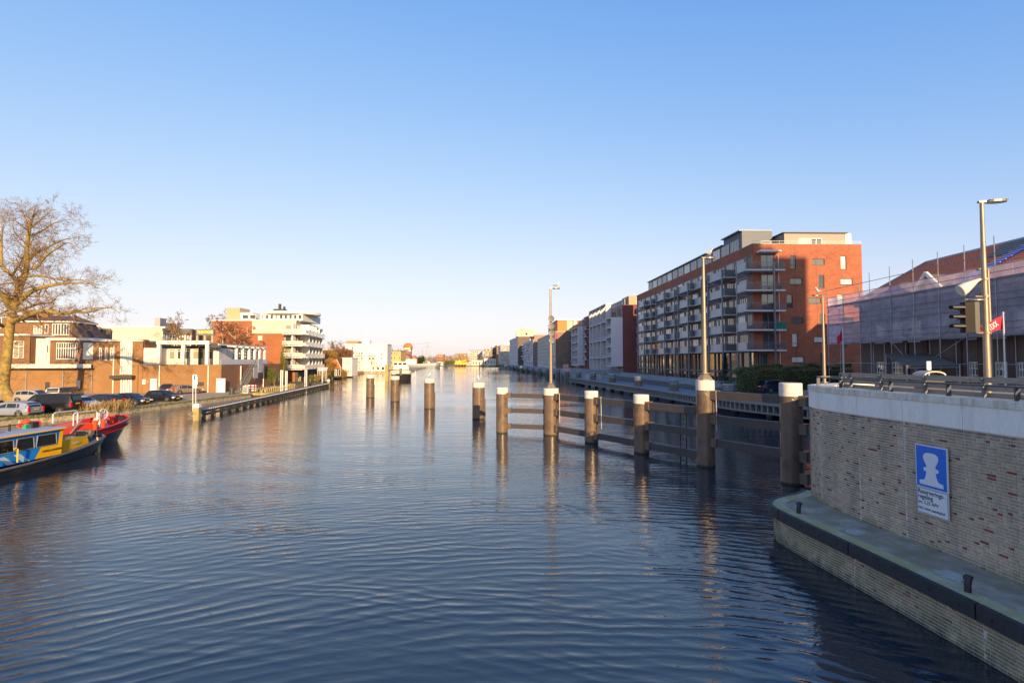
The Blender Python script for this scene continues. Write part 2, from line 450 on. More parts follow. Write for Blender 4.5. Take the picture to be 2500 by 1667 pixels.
m_paving = M('parking_paving', (0.36, 0.29, 0.20), 0.9, var=0.25, scale=1.3, bump=0.3, bscale=12, tint=(0.10, 0.11, 0.035), tscale=0.35, tlow=0.55, thigh=0.75)
m_ground = M('far_ground', (0.13, 0.12, 0.08), 0.95, var=0.3, scale=0.05)
m_asphalt = M('asphalt', (0.09, 0.09, 0.095), 0.9, var=0.25, scale=1.2, bump=0.3, bscale=60)
m_slab = M('concrete_slab', (0.30, 0.30, 0.30), 0.85, var=0.2, scale=0.8, bump=0.2)
LEFT = [(-48, -90), (-46.5, 20), (-45.2, 46), (-43.7, 49.4), (-42.3, 55), (-41.9, 65), (-41.3, 81), (-43.6, 86), (-45.9, 108), (-46, 122), (-50, 130), (-58, 165), (-62, 186), (-66, 229), (-53, 232), (-51, 262), (-60, 330), (-78, 524)]
gl = MB(); gl.prism(LEFT + [(-3000, 524), (-3000, -90)], -1.5, 0.5)
struct('left_bank_ground', gl, m_paving, 'paved parking ground on the left bank')
RIGHT = [(30.5, 55), (28.6, 75), (26.5, 133), (27.5, 150), (24, 180), (19, 215), (13, 262), (8, 315), (3, 365), (-2, 420), (-12, 526)]
gr = MB(); gr.prism(RIGHT + [(3000, 526), (3000, 55)], -1.5, 2.2)
struct('right_bank_ground', gr, m_slab, 'paved quay ground on the right bank')
gf = MB(); gf.prism([(-78.3, 524.3), (-12.2, 526.3), (3000, 526.3), (6000, 9000), (-6000, 9000), (-3000, 524.3)], -1.5, 0.7)
struct('far_bank_ground', gf, m_ground, 'low land beyond the far end of the river')

# ================================================================== the brick pier at the right
m_mortar = M('mortar', (0.62, 0.58, 0.52), 0.95, var=0.2, scale=6, bump=0.4, bscale=90)
def near_brick(name, cols, moss=True):
    m = bpy.data.materials.new(name); MATS[name] = m; m.use_nodes = True; t = m.node_tree; b = t.nodes['Principled BSDF']
    b.inputs['Roughness'].default_value = 0.85
    geo = _n(t, 'ShaderNodeNewGeometry'); oi = _n(t, 'ShaderNodeObjectInfo')
    a = _n(t, 'ShaderNodeMath', operation='ADD'); t.links.new(geo.outputs['Random Per Island'], a.inputs[0]); t.links.new(oi.outputs['Random'], a.inputs[1])
    f = _n(t, 'ShaderNodeMath', operation='FRACT'); t.links.new(a.outputs[0], f.inputs[0])
    rp = _n(t, 'ShaderNodeValToRGB'); e = rp.color_ramp.elements; rp.color_ramp.interpolation = 'CONSTANT'
    e[0].color = (*cols[0], 1); e[1].position = 1 - 1 / len(cols); e[1].color = (*cols[-1], 1)
    for i in range(1, len(cols) - 1):
        k = e.new(i / len(cols)); k.color = (*cols[i], 1)
    t.links.new(f.outputs[0], rp.inputs[0])
    n1 = _n(t, 'ShaderNodeTexNoise'); n1.inputs['Scale'].default_value = 28; n1.inputs['Detail'].default_value = 6; t.links.new(geo.outputs['Position'], n1.inputs['Vector'])
    mr = _n(t, 'ShaderNodeMapRange'); mr.inputs['From Min'].default_value = .3; mr.inputs['From Max'].default_value = .7; mr.inputs['To Min'].default_value = 0.8; mr.inputs['To Max'].default_value = 1.15
    t.links.new(n1.outputs['Fac'], mr.inputs['Value'])
    hs = _n(t, 'ShaderNodeHueSaturation'); t.links.new(rp.outputs[0], hs.inputs['Color']); t.links.new(mr.outputs[0], hs.inputs['Value'])
    out = hs.outputs[0]
    mps = _n(t, 'ShaderNodeMapping'); mps.inputs['Scale'].default_value = (1, 1, .13); t.links.new(geo.outputs['Position'], mps.inputs['Vector'])
    n3 = _n(t, 'ShaderNodeTexNoise'); n3.inputs['Scale'].default_value = 2.4; n3.inputs['Detail'].default_value = 6; t.links.new(mps.outputs[0], n3.inputs['Vector'])
    m3 = _n(t, 'ShaderNodeMapRange'); m3.inputs['From Min'].default_value = .3; m3.inputs['From Max'].default_value = .7; m3.inputs['To Min'].default_value = .74; m3.inputs['To Max'].default_value = 1.15; t.links.new(n3.outputs['Fac'], m3.inputs['Value'])
    h3 = _n(t, 'ShaderNodeHueSaturation'); t.links.new(out, h3.inputs['Color']); t.links.new(m3.outputs[0], h3.inputs['Value']); out = h3.outputs[0]
    if moss:   # lime and moss runs under the stone band and damp moss along the foot
        sx = _n(t, 'ShaderNodeSeparateXYZ'); t.links.new(geo.outputs['Position'], sx.inputs[0])
        n2 = _n(t, 'ShaderNodeTexNoise'); n2.inputs['Scale'].default_value = 2.2; n2.inputs['Detail'].default_value = 7; n2.inputs['Roughness'].default_value = .7
        t.links.new(geo.outputs['Position'], n2.inputs['Vector'])
        def band(z0, z1, thr, col, prev, soft=.12):
            q = _n(t, 'ShaderNodeMapRange'); q.inputs['From Min'].default_value = z0; q.inputs['From Max'].default_value = z1
            t.links.new(sx.outputs[2], q.inputs['Value'])
            s1 = _n(t, 'ShaderNodeMath', operation='MULTIPLY'); t.links.new(q.outputs[0], s1.inputs[0]); s1.inputs[1].default_value = .42
            s2 = _n(t, 'ShaderNodeMath', operation='ADD'); t.links.new(s1.outputs[0], s2.inputs[0]); t.links.new(n2.outputs['Fac'], s2.inputs[1])
            r = _n(t, 'ShaderNodeMapRange'); r.inputs['From Min'].default_value = thr; r.inputs['From Max'].default_value = thr + soft; r.inputs['To Max'].default_value = .8
            t.links.new(s2.outputs[0], r.inputs['Value'])
            mx = _n(t, 'ShaderNodeMix', data_type='RGBA'); t.links.new(r.outputs[0], mx.inputs[0]); t.links.new(prev, mx.inputs[6]); mx.inputs[7].default_value = (*col, 1)
            return mx.outputs[2]
        out = band(3.75, 4.2, .77, (0.15, 0.125, 0.08), out, .2)
        out = band(1.70, 1.05, .77, (0.20, 0.19, 0.08), out, .2)
        out = band(0.50, -0.05, .70, (0.05, 0.048, 0.03), out, .22)
    t.links.new(out, b.inputs['Base Color'])
    nb = _n(t, 'ShaderNodeTexNoise'); nb.inputs['Scale'].default_value = 70; nb.inputs['Detail'].default_value = 5; t.links.new(geo.outputs['Position'], nb.inputs['Vector'])
    bp = _n(t, 'ShaderNodeBump'); bp.inputs['Strength'].default_value = .5; bp.inputs['Distance'].default_value = .012
    t.links.new(nb.outputs['Fac'], bp.inputs['Height']); t.links.new(bp.outputs[0], b.inputs['Normal'])
    return m
TAN = [(0.48, 0.355, 0.235), (0.43, 0.32, 0.215), (0.53, 0.40, 0.25), (0.38, 0.295, 0.215), (0.49, 0.37, 0.24), (0.46, 0.335, 0.21), (0.385, 0.315, 0.24), (0.50, 0.365, 0.235), (0.43, 0.335, 0.235), (0.56, 0.43, 0.27)]
m_tan = near_brick('tan_brick', TAN)
m_redb = near_brick('red_brick_header', [(0.24, 0.06, 0.05), (0.20, 0.065, 0.055), (0.28, 0.075, 0.055)])
def stone_mat(name, col, streak, amount, zlo, zhi):
    m = M(name, col, .75, var=.1, scale=14, bump=.15, bscale=80, tint=streak, tscale=3.0, tlow=amount, thigh=amount + .25)
    return m
m_stone = M('pale_stone', (0.86, 0.82, 0.74), .75, var=.10, scale=40, bump=.15, bscale=90, tint=(0.62, 0.57, 0.47), tscale=2.2, tlow=.5, thigh=.82, stretch=(1, 1, .16), tstreak=True)
m_cope = M('coping_stone', (0.74, 0.70, 0.58), .8, var=.14, scale=9, bump=.25, bscale=70, tint=(0.30, 0.28, 0.17), tscale=4.0, tlow=.46, thigh=.75, stretch=(1, 1, .22), tstreak=True)
WALL = Path([(10.4, -14), (10.6, -4), (10.78, 4), (10.78, 9), (10.72, 11.0), (10.63, 12.3), (10.49, 13.8), (10.33, 15.3), (10.30, 16.6), (10.36, 17.5), (10.66, 18.4), (11.35, 19.2), (12.3, 19.85), (13.6, 20.3)], .08)
def wall_s(y):     # arc length where the wall passes a given depth
    lo, hi = 0, WALL.L
    for i in range(50):
        m_ = (lo + hi) / 2
        if WALL.at(m_)[0].y < y: lo = m_
        else: hi = m_
    return lo
Z_LEDGE, Z_BRICK, Z_STONE, Z_COPE = 1.09, 4.18, 4.755, 4.92
s_near, s_end = wall_s(7.6), WALL.L
JOINT = [wall_s(y) for y in (8.3, 10.2, 12.13, 13.79, 15.35, 17.25)]
pier = thing('brick_pier_wall', 'curved tan brick pier wall with pale stone band at the right', 'wall', (10.7, 14, 0))
cb = MB(); WALL.slab(cb, 0, s_end, 0.0, -0.9, -0.6, Z_BRICK, .3); cb.build('wall_core', m_mortar, pier)
pc = MB(); WALL.slab(pc, wall_s(-12), JOINT[0] - .004, .03, -0.6, Z_BRICK + .004, Z_STONE - .004, .4)
edges = JOINT + [wall_s(18.6), s_end]
pc.build('stone_panel', m_stone, pier)
for a, b_ in zip(edges, edges[1:]):
    q = MB(); WALL.slab(q, a + .006, b_ - .006, .03, -0.6, Z_BRICK + .004, Z_STONE - .004, .15); q.build('stone_panel', m_stone, pier)
ce = [wall_s(-12)] + edges
for a, b_ in zip(ce, ce[1:]):
    q = MB(); WALL.slab(q, a + .004, b_ - .004, .055, -0.75, Z_STONE, Z_COPE, .15); q.build('coping_stone', m_cope, pier)
BRK = {}
def brick_mesh(kind):
    if kind not in BRK:
        ln = .196 if kind[0] == 's' else .094
        hgt = .0575; c = .004
        q = MB(); x0, x1, z0, z1 = 0, ln, 0, hgt
        q.add([(x0, 0, z0), (x1, 0, z0), (x1, 0, z1), (x0, 0, z1), (x0 + c, -.016, z0 + c), (x1 - c, -.016, z0 + c), (x1 - c, -.016, z1 - c), (x0 + c, -.016, z1 - c)],
              [(4, 5, 6, 7), (0, 1, 5, 4), (1, 2, 6, 5), (2, 3, 7, 6), (3, 0, 4, 7)])
        BRK[kind] = q.mesh('brick', m_redb if kind[1] == 'r' else m_tan)
    return BRK[kind]
def lay_bricks(path, q0, q1, z0, z1, course, off, joints, red=(.07, .015), seed=1):
    g = random.Random(seed); out = []
    n = int((z1 - z0) / course + .01)
    for r_ in range(n):
        z = z0 + r_ * course + .008; q = q0 - g.random() * .2
        while q < q1:
            st = g.random() < .34
            ln = .196 if st else .094
            if not any(q - .006 < j < q + ln + .006 for j in joints):
                rd = g.random() < (red[1] if st else red[0])
                out.append((q, z, ln, ('s' if st else 'h') + ('r' if rd else 't')))
                q += ln + .017
            else:
                j = [j for j in joints if q - .006 < j < q + ln + .006][0]
                if j - q > .05: out.append((q, z, j - .01 - q, 'ct'))
                q = j + .012
    return out
def place_bricks(path, bricks, off, parent, n_parts, infill_name):
    def dist(b):
        p = path.at(b[0])[0]; P = Vector((p.x, p.y, b[1]))
        dv = P - Vector((0, 0, EYE)); px = 1250 + 1250 * dv.x / dv.y
        py = 833.5 - 1250 * (dv.z / dv.y - math.tan(PITCH))
        return dv.length if (0 < px < 2500 and py < 1690 and dv.y > 0) else 1e6
    order = sorted([b for b in bricks if b[3] != 'ct'], key=dist)[:n_parts]
    single = set(map(id, order))
    for b in order:
        p0 = path.off(b[0], off); p1 = path.off(b[0] + b[2], off); d = p1 - p0
        # brick face looks to the left of travel: local -y
        o = put('brick', brick_mesh(b[3]), parent, (p1.x, p1.y, b[1]), math.atan2(-d.y, -d.x))
    q = MB()
    for b in bricks:
        if id(b) in single: continue
        p0 = path.off(b[0] + b[2], off); p1 = path.off(b[0], off); f0 = path.off(b[0] + b[2] - .004, off + .016); f1 = path.off(b[0] + .004, off + .016)
        z0, z1 = b[1], b[1] + .0575; c = .004
        q.add([(p0.x, p0.y, z0), (p1.x, p1.y, z0), (p1.x, p1.y, z1), (p0.x, p0.y, z1), (f0.x, f0.y, z0 + c), (f1.x, f1.y, z0 + c), (f1.x, f1.y, z1 - c), (f0.x, f0.y, z1 - c)],
              [(4, 5, 6, 7), (0, 1, 5, 4), (1, 2, 6, 5), (2, 3, 7, 6), (3, 0, 4, 7)], 1 if b[3][1] == 'r' else 0)
    stuff(q.build(infill_name, [m_tan, m_redb], parent))
place_bricks(WALL, lay_bricks(WALL, s_near, s_end - .3, Z_LEDGE - .02, Z_BRICK, .0736, 0, JOINT + [wall_s(18.6)]), 0.0, pier, 290, 'brickwork')

# the mooring ledge at its foot
LEDGE = Path([(9.3, -14), (9.35, 0), (9.27, 7), (9.13, 9.32), (9.08, 10.1), (8.93, 11.8), (8.77, 13.38), (8.60, 15.0), (8.48, 16.33), (8.52, 16.9), (8.74, 17.35), (9.1, 17.72), (9.6, 18.05), (10.2, 18.38), (11.2, 19.3)], .06)
def ledge_s(y):
    lo, hi = 0, LEDGE.L
    for i in range(50):
        m_ = (lo + hi) / 2
        if LEDGE.at(m_)[0].y < y: lo = m_
        else: hi = m_
    return lo
m_ledge = M('mossy_concrete', (0.38, 0.32, 0.25), .9, var=.5, scale=1.6, bump=.5, bscale=25, tint=(0.27, 0.22, 0.13), tscale=1.1, tlow=.42, thigh=.68)
m_edge = M('ledge_edge_concrete', (0.50, 0.46, 0.34), .9, var=.3, scale=2.2, bump=.4, bscale=40, tint=(0.42, 0.36, 0.15), tscale=1.3, tlow=.36, thigh=.58)
m_fender = M('black_fender_timber', (0.028, 0.031, 0.036), .55, var=.3, scale=5, bump=.3, bscale=40)
m_pale = M('pale_patch', (0.42, 0.42, 0.36), .9, var=.3, scale=8)
ledge = thing('mooring_ledge', 'mossy concrete mooring ledge with black fender along its edge', 'ledge', (9.6, 13, 0))
inner = [tuple(p) for p in WALL.strip(wall_s(-12), wall_s(19.0), .3, -.06)][::-1]
lc = MB(); lc.prism([tuple(p) for p in LEDGE.strip(0, LEDGE.L - .6, .2, -.05)] + inner, -.6, Z_LEDGE - .08); lc.build('ledge_core', m_mortar, ledge)
lt = MB(); lt.prism([tuple(p) for p in LEDGE.strip(0, LEDGE.L - .6, .2, -.02)] + inner, Z_LEDGE - .079, Z_LEDGE - .012); lt.build('ledge_top', m_ledge, ledge)
le = MB(); LEDGE.slab(le, 0, LEDGE.L - .6, .0, -.40, Z_LEDGE - .012, Z_LEDGE, .2); le.build('edge_strip', m_edge, ledge)
FJ = [ledge_s(y) for y in (-6, 2, 6.2, 10.1, 13.38, 16.28)] + [LEDGE.L - .62]
for a, b_ in zip(FJ, FJ[1:]):
    q = MB(); LEDGE.slab(q, a + .02, b_ - .02, .12, 0.0, Z_LEDGE - .30, Z_LEDGE + .015, .12)
    fo = q.build('fender_beam', m_fender, ledge)
    k = MB(); n = max(2, int((b_ - a) / .62))
    for i in range(n):
        s_ = a + (i + .5) * (b_ - a) / n; p0 = LEDGE.off(s_, .118); p1 = LEDGE.off(s_, .126)
        k.tube([(p0.x, p0.y, Z_LEDGE - .15), (p1.x, p1.y, Z_LEDGE - .15)], .028, 8)
    stuff(sub('bolts', k, M('rust_dark', (0.008, 0.008, 0.009), .6), fo))
place_bricks(LEDGE, lay_bricks(LEDGE, ledge_s(7.4), LEDGE.L - .7, -.07, Z_LEDGE - .3, .0736, 0, FJ, (.05, .03), 5), -.05, ledge, 270, 'brickwork')
for px, py, ra, rb in ((2089, 1298, .30, .17), (2320, 1403, .33, .19)):
    c = on_z(px, py, Z_LEDGE); q = MB(); g = random.Random(int(px))
    pts = [(c.x + math.cos(k * .4488) * ra * g.uniform(.75, 1.2) * .8, c.y + math.sin(k * .4488) * rb * g.uniform(.75, 1.2) * 1.6) for k in range(14)]
    q.prism(pts, Z_LEDGE - .02, Z_LEDGE + .004); q.build('lime_patch', m_pale, ledge)
m_steel_dark = M('dark_steel', (0.035, 0.036, 0.040), .5, .3, var=.3, scale=9)
for i, (px, py, lb) in enumerate(((1950, 1252, 'small black bent pipe bollard at the rounded end of the ledge'), (2363, 1444, 'small black bent pipe bollard near the right edge of the ledge'))):
    c = on_z(px, py, Z_LEDGE); t_ = thing('mooring_bollard', lb, 'bollard', tuple(c), group='bent pipe bollards on the ledge')
    q = MB(); q.smooth = True
    q.tube([(0, 0, -.03), (0, 0, .15), (.02, .01, .24), (.07, .03, .31)], [.062, .062, .066, .068], 14); q.build('pipe', m_steel_dark, t_, local=True)
    q = MB(); q.tube([(.02 + .055 * math.cos(k), .04 * math.sin(k * .5) + .02, .27 + .055 * math.sin(k)) for k in [x * .6 for x in range(11)]], .011, 6, True); q.build('ring', m_steel_dark, t_, local=True)

# the blue bollard sign
zc = Crop(1840, 880, .28061)
def wall_at_px(px, off=0.05):
    lo, hi = wall_s(9), wall_s(18)
    tgt = (px - 1250) / 1250
    for i in range(40):
        m_ = (lo + hi) / 2; p = WALL.off(m_, off); d = ray(px, 1150)
        if p.x / p.y > d.x / d.y: lo = m_
        else: hi = m_
    return WALL.off(lo, off)
A_ = wall_at_px(2239); B_ = wall_at_px(2316.5)
SF = Frame(A_, B_)
sw = SF.L; zt = SF.hit(*zc(1555, 745))[1]; zb_ = SF.hit(*zc(1562, 1120))[1]
sh = zt - zb_
m_white = M('white_enamel', (0.74, 0.76, 0.80), .35, var=.05, scale=4)
m_blue = M('sign_blue', (0.006, 0.16, 0.66), .35, var=.05, scale=4)
m_black = M('sign_black', (0.012, 0.012, 0.014), .5)
sg = thing('mooring_sign', 'blue mooring sign with white bollard symbol on the brick wall', 'sign', tuple(SF.p(sw / 2, zb_)))
q = MB(); q.fbox(SF, 0, sw, zb_, zt, 0, .035); q.build('plate', m_white, sg)
q = MB(); q.fbox(SF, .025, sw - .025, zb_ + .025, zt - .025, .035, .039); q.build('blue_field', m_blue, sg)
sym = [(-.37, .925), (-.37, .835), (-.235, .815), (-.195, .775), (-.165, .70), (-.145, .61), (-.20, .605), (-.228, .588), (-.235, .56), (-.228, .532), (-.20, .515), (-.135, .505), (-.145, .46), (-.185, .40), (-.222, .335), (-.238, .285), (-.232, .24), (-.205, .205), (-.15, .18), (-.08, .168), (-.03, .166)]
sym = sym + [(-a, b) for a, b in sym[::-1]]
pts = [SF.p(sw / 2 + a * sw, zt - b * sh, .0395) for a, b in sym]; pt2 = [SF.p(sw / 2 + a * sw, zt - b * sh, .043) for a, b in sym]; n = len(sym)
q = MB(); q.add(pts + pt2, [list(range(n))[::-1], list(range(n, 2 * n))] + [(i, (i + 1) % n, n + (i + 1) % n, n + i) for i in range(n)])
q.build('bollard_symbol', m_white, sg)
z2 = zb_ - .012; h2 = sh * .60
q = MB(); q.fbox(SF, .01, sw - .01, z2 - h2, z2, 0, .03); tp = q.build('text_plate', m_white, sg)
q = MB()
for a in ((.02, sw - .02, z2 - h2 + .012, z2 - h2 + .02), (.02, sw - .02, z2 - .02, z2 - .012), (.02, .028, z2 - h2 + .02, z2 - .02), (sw - .028, sw - .02, z2 - h2 + .02, z2 - .02)): q.fbox(SF, *a, .03, .0325)
sub('border', q, m_black, tp)
for body, f, sz, sx in (('Reserverings-', .235, .165, .80), ('regeling', .43, .165, .80), ('art. 5.25 APV', .63, .120, .86), ('info: www.zaanstad.nl', .85, .105, .80)):
    me = text_mesh(body, sz, m_black); wd = max(v.co.x for v in me.vertices)
    lettering(SF, .045, z2 - h2 * f, .031, body, sz, m_black, sg, sx=min(sx, (sw - .09) / wd))

# ================================================================== railing and long bench on the pier
m_rail = M('dark_blue_rail', (0.055, 0.065, 0.085), .45, .2, var=.15, scale=6)
m_wood = M('grey_weathered_wood', (0.36, 0.29, 0.22), .85, var=.35, scale=3, bump=.5, bscale=30, stretch=(6, 1, 18))
m_brk = M('bench_bracket', (0.16, 0.17, 0.185), .5, .4, var=.2, scale=8)
rl = thing('handrail', 'low dark blue steel handrail along the stone coping', 'handrail', (11.0, 14, Z_COPE))
q = MB(); q.smooth = True
rp_ = [(p.x, p.y, Z_COPE + .30) for p in WALL.strip(wall_s(6), wall_s(18.5), .3, -.27)] + [(11.25, 18.75, Z_COPE + .30), (11.6, 18.7, Z_COPE + .30), (11.9, 18.3, Z_COPE + .3)]
for a, b_ in zip(rp_, rp_[1:]): q.bar(a, b_, .09, .035)
q.build('top_rail', m_rail, rl)
for y in (8.2, 9.7, 11.15, 12.75, 14.45, 16.5, 18.3):
    p = WALL.off(wall_s(y), -.27); t = WALL.at(wall_s(y))[1]; q = MB()
    q.bar((p.x, p.y, Z_COPE - .01), (p.x, p.y, Z_COPE + .29), .11, .035); q.build('post', m_rail, rl)
q = MB(); q.bar((11.9, 18.3, Z_COPE - .4), (11.9, 18.3, Z_COPE + .29), .08, .035); q.build('post', m_rail, rl)
bn = thing('long_bench', 'long curved bench of grey weathered slats behind the handrail', 'bench', (11.5, 14, Z_COPE - .45))
bs0, bs1 = wall_s(5.5), wall_s(17.15)
for k, (zz, dd, hh) in enumerate(((5.27, -.60, .135), (5.075, -.66, .155), (4.87, -.72, .16))):
    n = 5
    for i in range(n):
        a = bs0 + (bs1 - bs0) * i / n; b_ = bs0 + (bs1 - bs0) * (i + 1) / n
        q = MB(); WALL.slab(q, a + .006, b_ - .006, dd, dd - .045, zz, zz + hh, .3); q.build('back_slat', m_wood, bn)
for k in range(4):
    q = MB(); WALL.slab(q, bs0, bs1, -.84 - .14 * k, -.955 - .14 * k, 4.80, 4.84, .4); q.build('seat_slat', m_wood, bn)
for y in (6.4, 8.1, 9.4, 10.75, 12.2, 13.75, 15.2, 16.55, 17.05):
    s_ = wall_s(y); a = WALL.off(s_, -.585); b_ = WALL.off(s_, -.70); c = WALL.off(s_, -1.3); q = MB()
    q.bar((b_.x, b_.y, 4.45), (a.x, a.y, 5.38), .07, .05); q.bar((b_.x, b_.y, 4.76), (c.x, c.y, 4.77), .06, .05); q.bar((c.x, c.y, 4.45), (c.x, c.y, 4.8), .06, .05)
    q.build('bracket', m_brk, bn)

# the raised road behind the pier
m_pave = M('pier_paving', (0.27, 0.25, 0.23), .85, var=.2, scale=3, bump=.2)
dk = MB()
back = [(p.x, p.y) for p in WALL.strip(0, s_end, .5, -.55)]
def road_z(y): return 4.45 if y < 28 else 2.25 if y > 58 else 4.45 - 2.2 * (y - 28) / 30
dk.prism(back + [(17.5, 28), (120, 28), (120, -14)], -1.0, 4.45)
dk.prism([(17.5, 28), (20, 32.5), (29.5, 50), (31.5, 58), (120, 58), (120, 28)], -1.0, lambda x, y: road_z(y))
struct('approach_road', dk, m_pave, 'raised road and pavement behind the brick pier')
rw = thing('ramp_wall', 'plain concrete side wall of the raised road behind the pier', 'wall', (20, 33, 0))
q = MB(); RP = Path([(13.55, 20.3), (20, 32.5), (29.5, 50), (31.5, 56.3)], smooth=False); 
nR = 30; ra_ = RP.strip(0, RP.L, RP.L / nR, .12); rb_2 = RP.strip(0, RP.L, RP.L / nR, -.25)
q.loft([[(a.x, a.y, -.8), (b.x, b.y, -.8), (b.x, b.y, road_z(b.y) + .15), (a.x, a.y, road_z(a.y) + .15)] for a, b in zip(ra_, rb_2)])
q.build('wall_body', M('grey_concrete', (.33, .34, .34), .85, var=.15, scale=1.2, tint=(.20, .20, .17), tscale=.8, tlow=.5, thigh=.8), rw)

# ================================================================== steel guide fender and loose piles
m_pile = M('pile_coating', (0.145, 0.10, 0.068), .30, .0, var=.22, scale=1.6, bump=.06, bscale=8, tint=(0.10, 0.068, 0.048), tscale=1.3, tlow=.53, thigh=.60)
m_cap = M('pile_cap_white', (0.70, 0.66, 0.56), .6, var=.06, scale=6, tint=(0.42, 0.36, 0.26), tscale=4, tlow=.50, thigh=.78, stretch=(1, 1, .2))
m_slime = M('waterline_slime', (0.03, 0.035, 0.015), .7, var=.4, scale=8)
def pile_into(parent, c, r_, top, cap, lamp=False):
    q = MB(); q.smooth = True
    q.lathe([(r_, -1.2), (r_, .12)], (c[0], c[1], 0), 40, 1); q.lathe([(r_ + .002, .10), (r_ + .002, top - cap)], (c[0], c[1], 0), 40, 0)
    sh_ = q.build('pile', [m_pile, m_slime], parent)
    q = MB(); n = 22       # spiral weld seam
    q.tube([(c[0] + (r_ + .002) * math.cos(4.3 + k * .09), c[1] + (r_ + .002) * math.sin(4.3 + k * .09), top - cap - .1 - k * .045 * 1.2) for k in range(n)], .012, 5)
    sub('weld_seam', q, m_pile, sh_, True)
    q = MB(); q.smooth = True
    q.lathe([(r_ + .012, top - cap), (r_ + .012, top - .03), (r_ - .02, top)], (c[0], c[1], 0), 40)
    sub('cap', q, m_cap, sh_, True)
    return sh_
PP = [(-.81, 41.47), (3.05, 40.33), (5.63, 36.52), (8.16, 32.48), (10.7, 28.46), (13.25, 24.42)]
PR = [.46, .60, .475, .475, .485, .485]; PT = [3.63, 3.63, 3.65, 3.66, 4.72, 4.74]; PCP = [.5, .52, .52, .55, .55, .62]
gd = thing('guide_fender', 'brown steel guide fender of white capped piles and three rows of beams', 'fender', (5.6, 36.5, 0))
for c, r_, tp_, cp in zip(PP, PR, PT, PCP): pile_into(gd, c, r_, tp_, cp)
m_beam = M('beam_coating', (0.065, 0.054, 0.050), .4, var=.2, scale=2, bump=.05)
pts6 = PP + [(15.6, 20.6)]
for i in range(6):
    a = Vector(pts6[i]); b_ = Vector(pts6[i + 1]); t = (b_ - a).normalized(); nrm = Vector((t.y, -t.x))
    ra = PR[i]; rb = PR[i + 1] if i < 5 else -.2
    zl = [(3.0, 3.0), (1.8, 1.8), (.56, .56)] if i < 4 else [(3.0, 3.0), (1.8, 1.8), (.56, .56)]
    if i == 4: zl = [(3.92, 3.92), (2.62, 2.62), (1.35, 1.35), ]
    if i == 5: zl = [(3.92, 3.92), (2.62, 2.62), (1.35, 1.35), (.35, .35)]
    if i == 3: zl = [(3.0, 3.0), (1.75, 1.75), (.55, .55)]
    for za, zb2 in zl:
        q = MB(); off = nrm * (.0 if i == 0 else -.02)
        p0 = a + t * (ra - .05) + off; p1 = b_ - t * (rb - .05) + off
        br = a + t * (ra + .32) + off
        q.bar((br.x, br.y, za), (p1.x, p1.y, zb2), .32, .34 if i == 0 else .42); bm_ = q.build('beam', m_beam, gd)
        q = MB(); q.bar((p0.x, p0.y, za), (br.x, br.y, za), .42, .42 if i == 0 else .50); q.build('bracket', m_pile, gd)
q = MB()
lp = Vector(PP[3]).lerp(Vector(PP[4]), .63); t = (Vector(PP[4]) - Vector(PP[3])).normalized(); nn = Vector((t.y, -t.x))
for k in (-.22, .22):
    p = lp + t * k - nn * .3; q.bar((p.x, p.y, -.6), (p.x, p.y, 3.2), .05)
for z in [x * .3 for x in range(0, 11)]:
    p = lp - nn * .3; q.bar((p.x - t.x * .22, p.y - t.y * .22, z), (p.x + t.x * .22, p.y + t.y * .22, z), .035)
q.build('ladder', m_steel_dark, gd)
for i, k in ((1, .22), (4, .12), (2, .2)):
    p = Vector(PP[i]).lerp(Vector(PP[i + 1]), k); q = MB(); zz = 3.3 if i < 4 else 4.2
    q.tube([(p.x, p.y - .25, zz), (p.x + .02, p.y - .27, zz - 2.2)], .03, 6); q.build('conduit', M('galvanised', (.42, .43, .44), .45, .6, var=.15), gd)
LP = [(-22.35, 80.88), (-16.6, 72.82), (-10.02, 62.27), (-3.35, 51.34)]
names = ['leftmost and farthest', 'second from the left', 'third from the left', 'rightmost and nearest']
for i, c in enumerate(LP):
    t_ = thing('mooring_pile', 'white capped brown steel pile alone in the water, ' + names[i] + ' of four', 'pile', (c[0], c[1], 0), group='loose steel piles in the river')
    pile_into(t_, c, .61, (3.56, 3.6, 3.62, 3.62)[i], .5)
    q = MB(); q.bar((c[0] + .64, c[1] - .1, -.6), (c[0] + .64, c[1] - .1, 2.0), .16, .12); q.build('rubbing_strip', m_beam, t_)

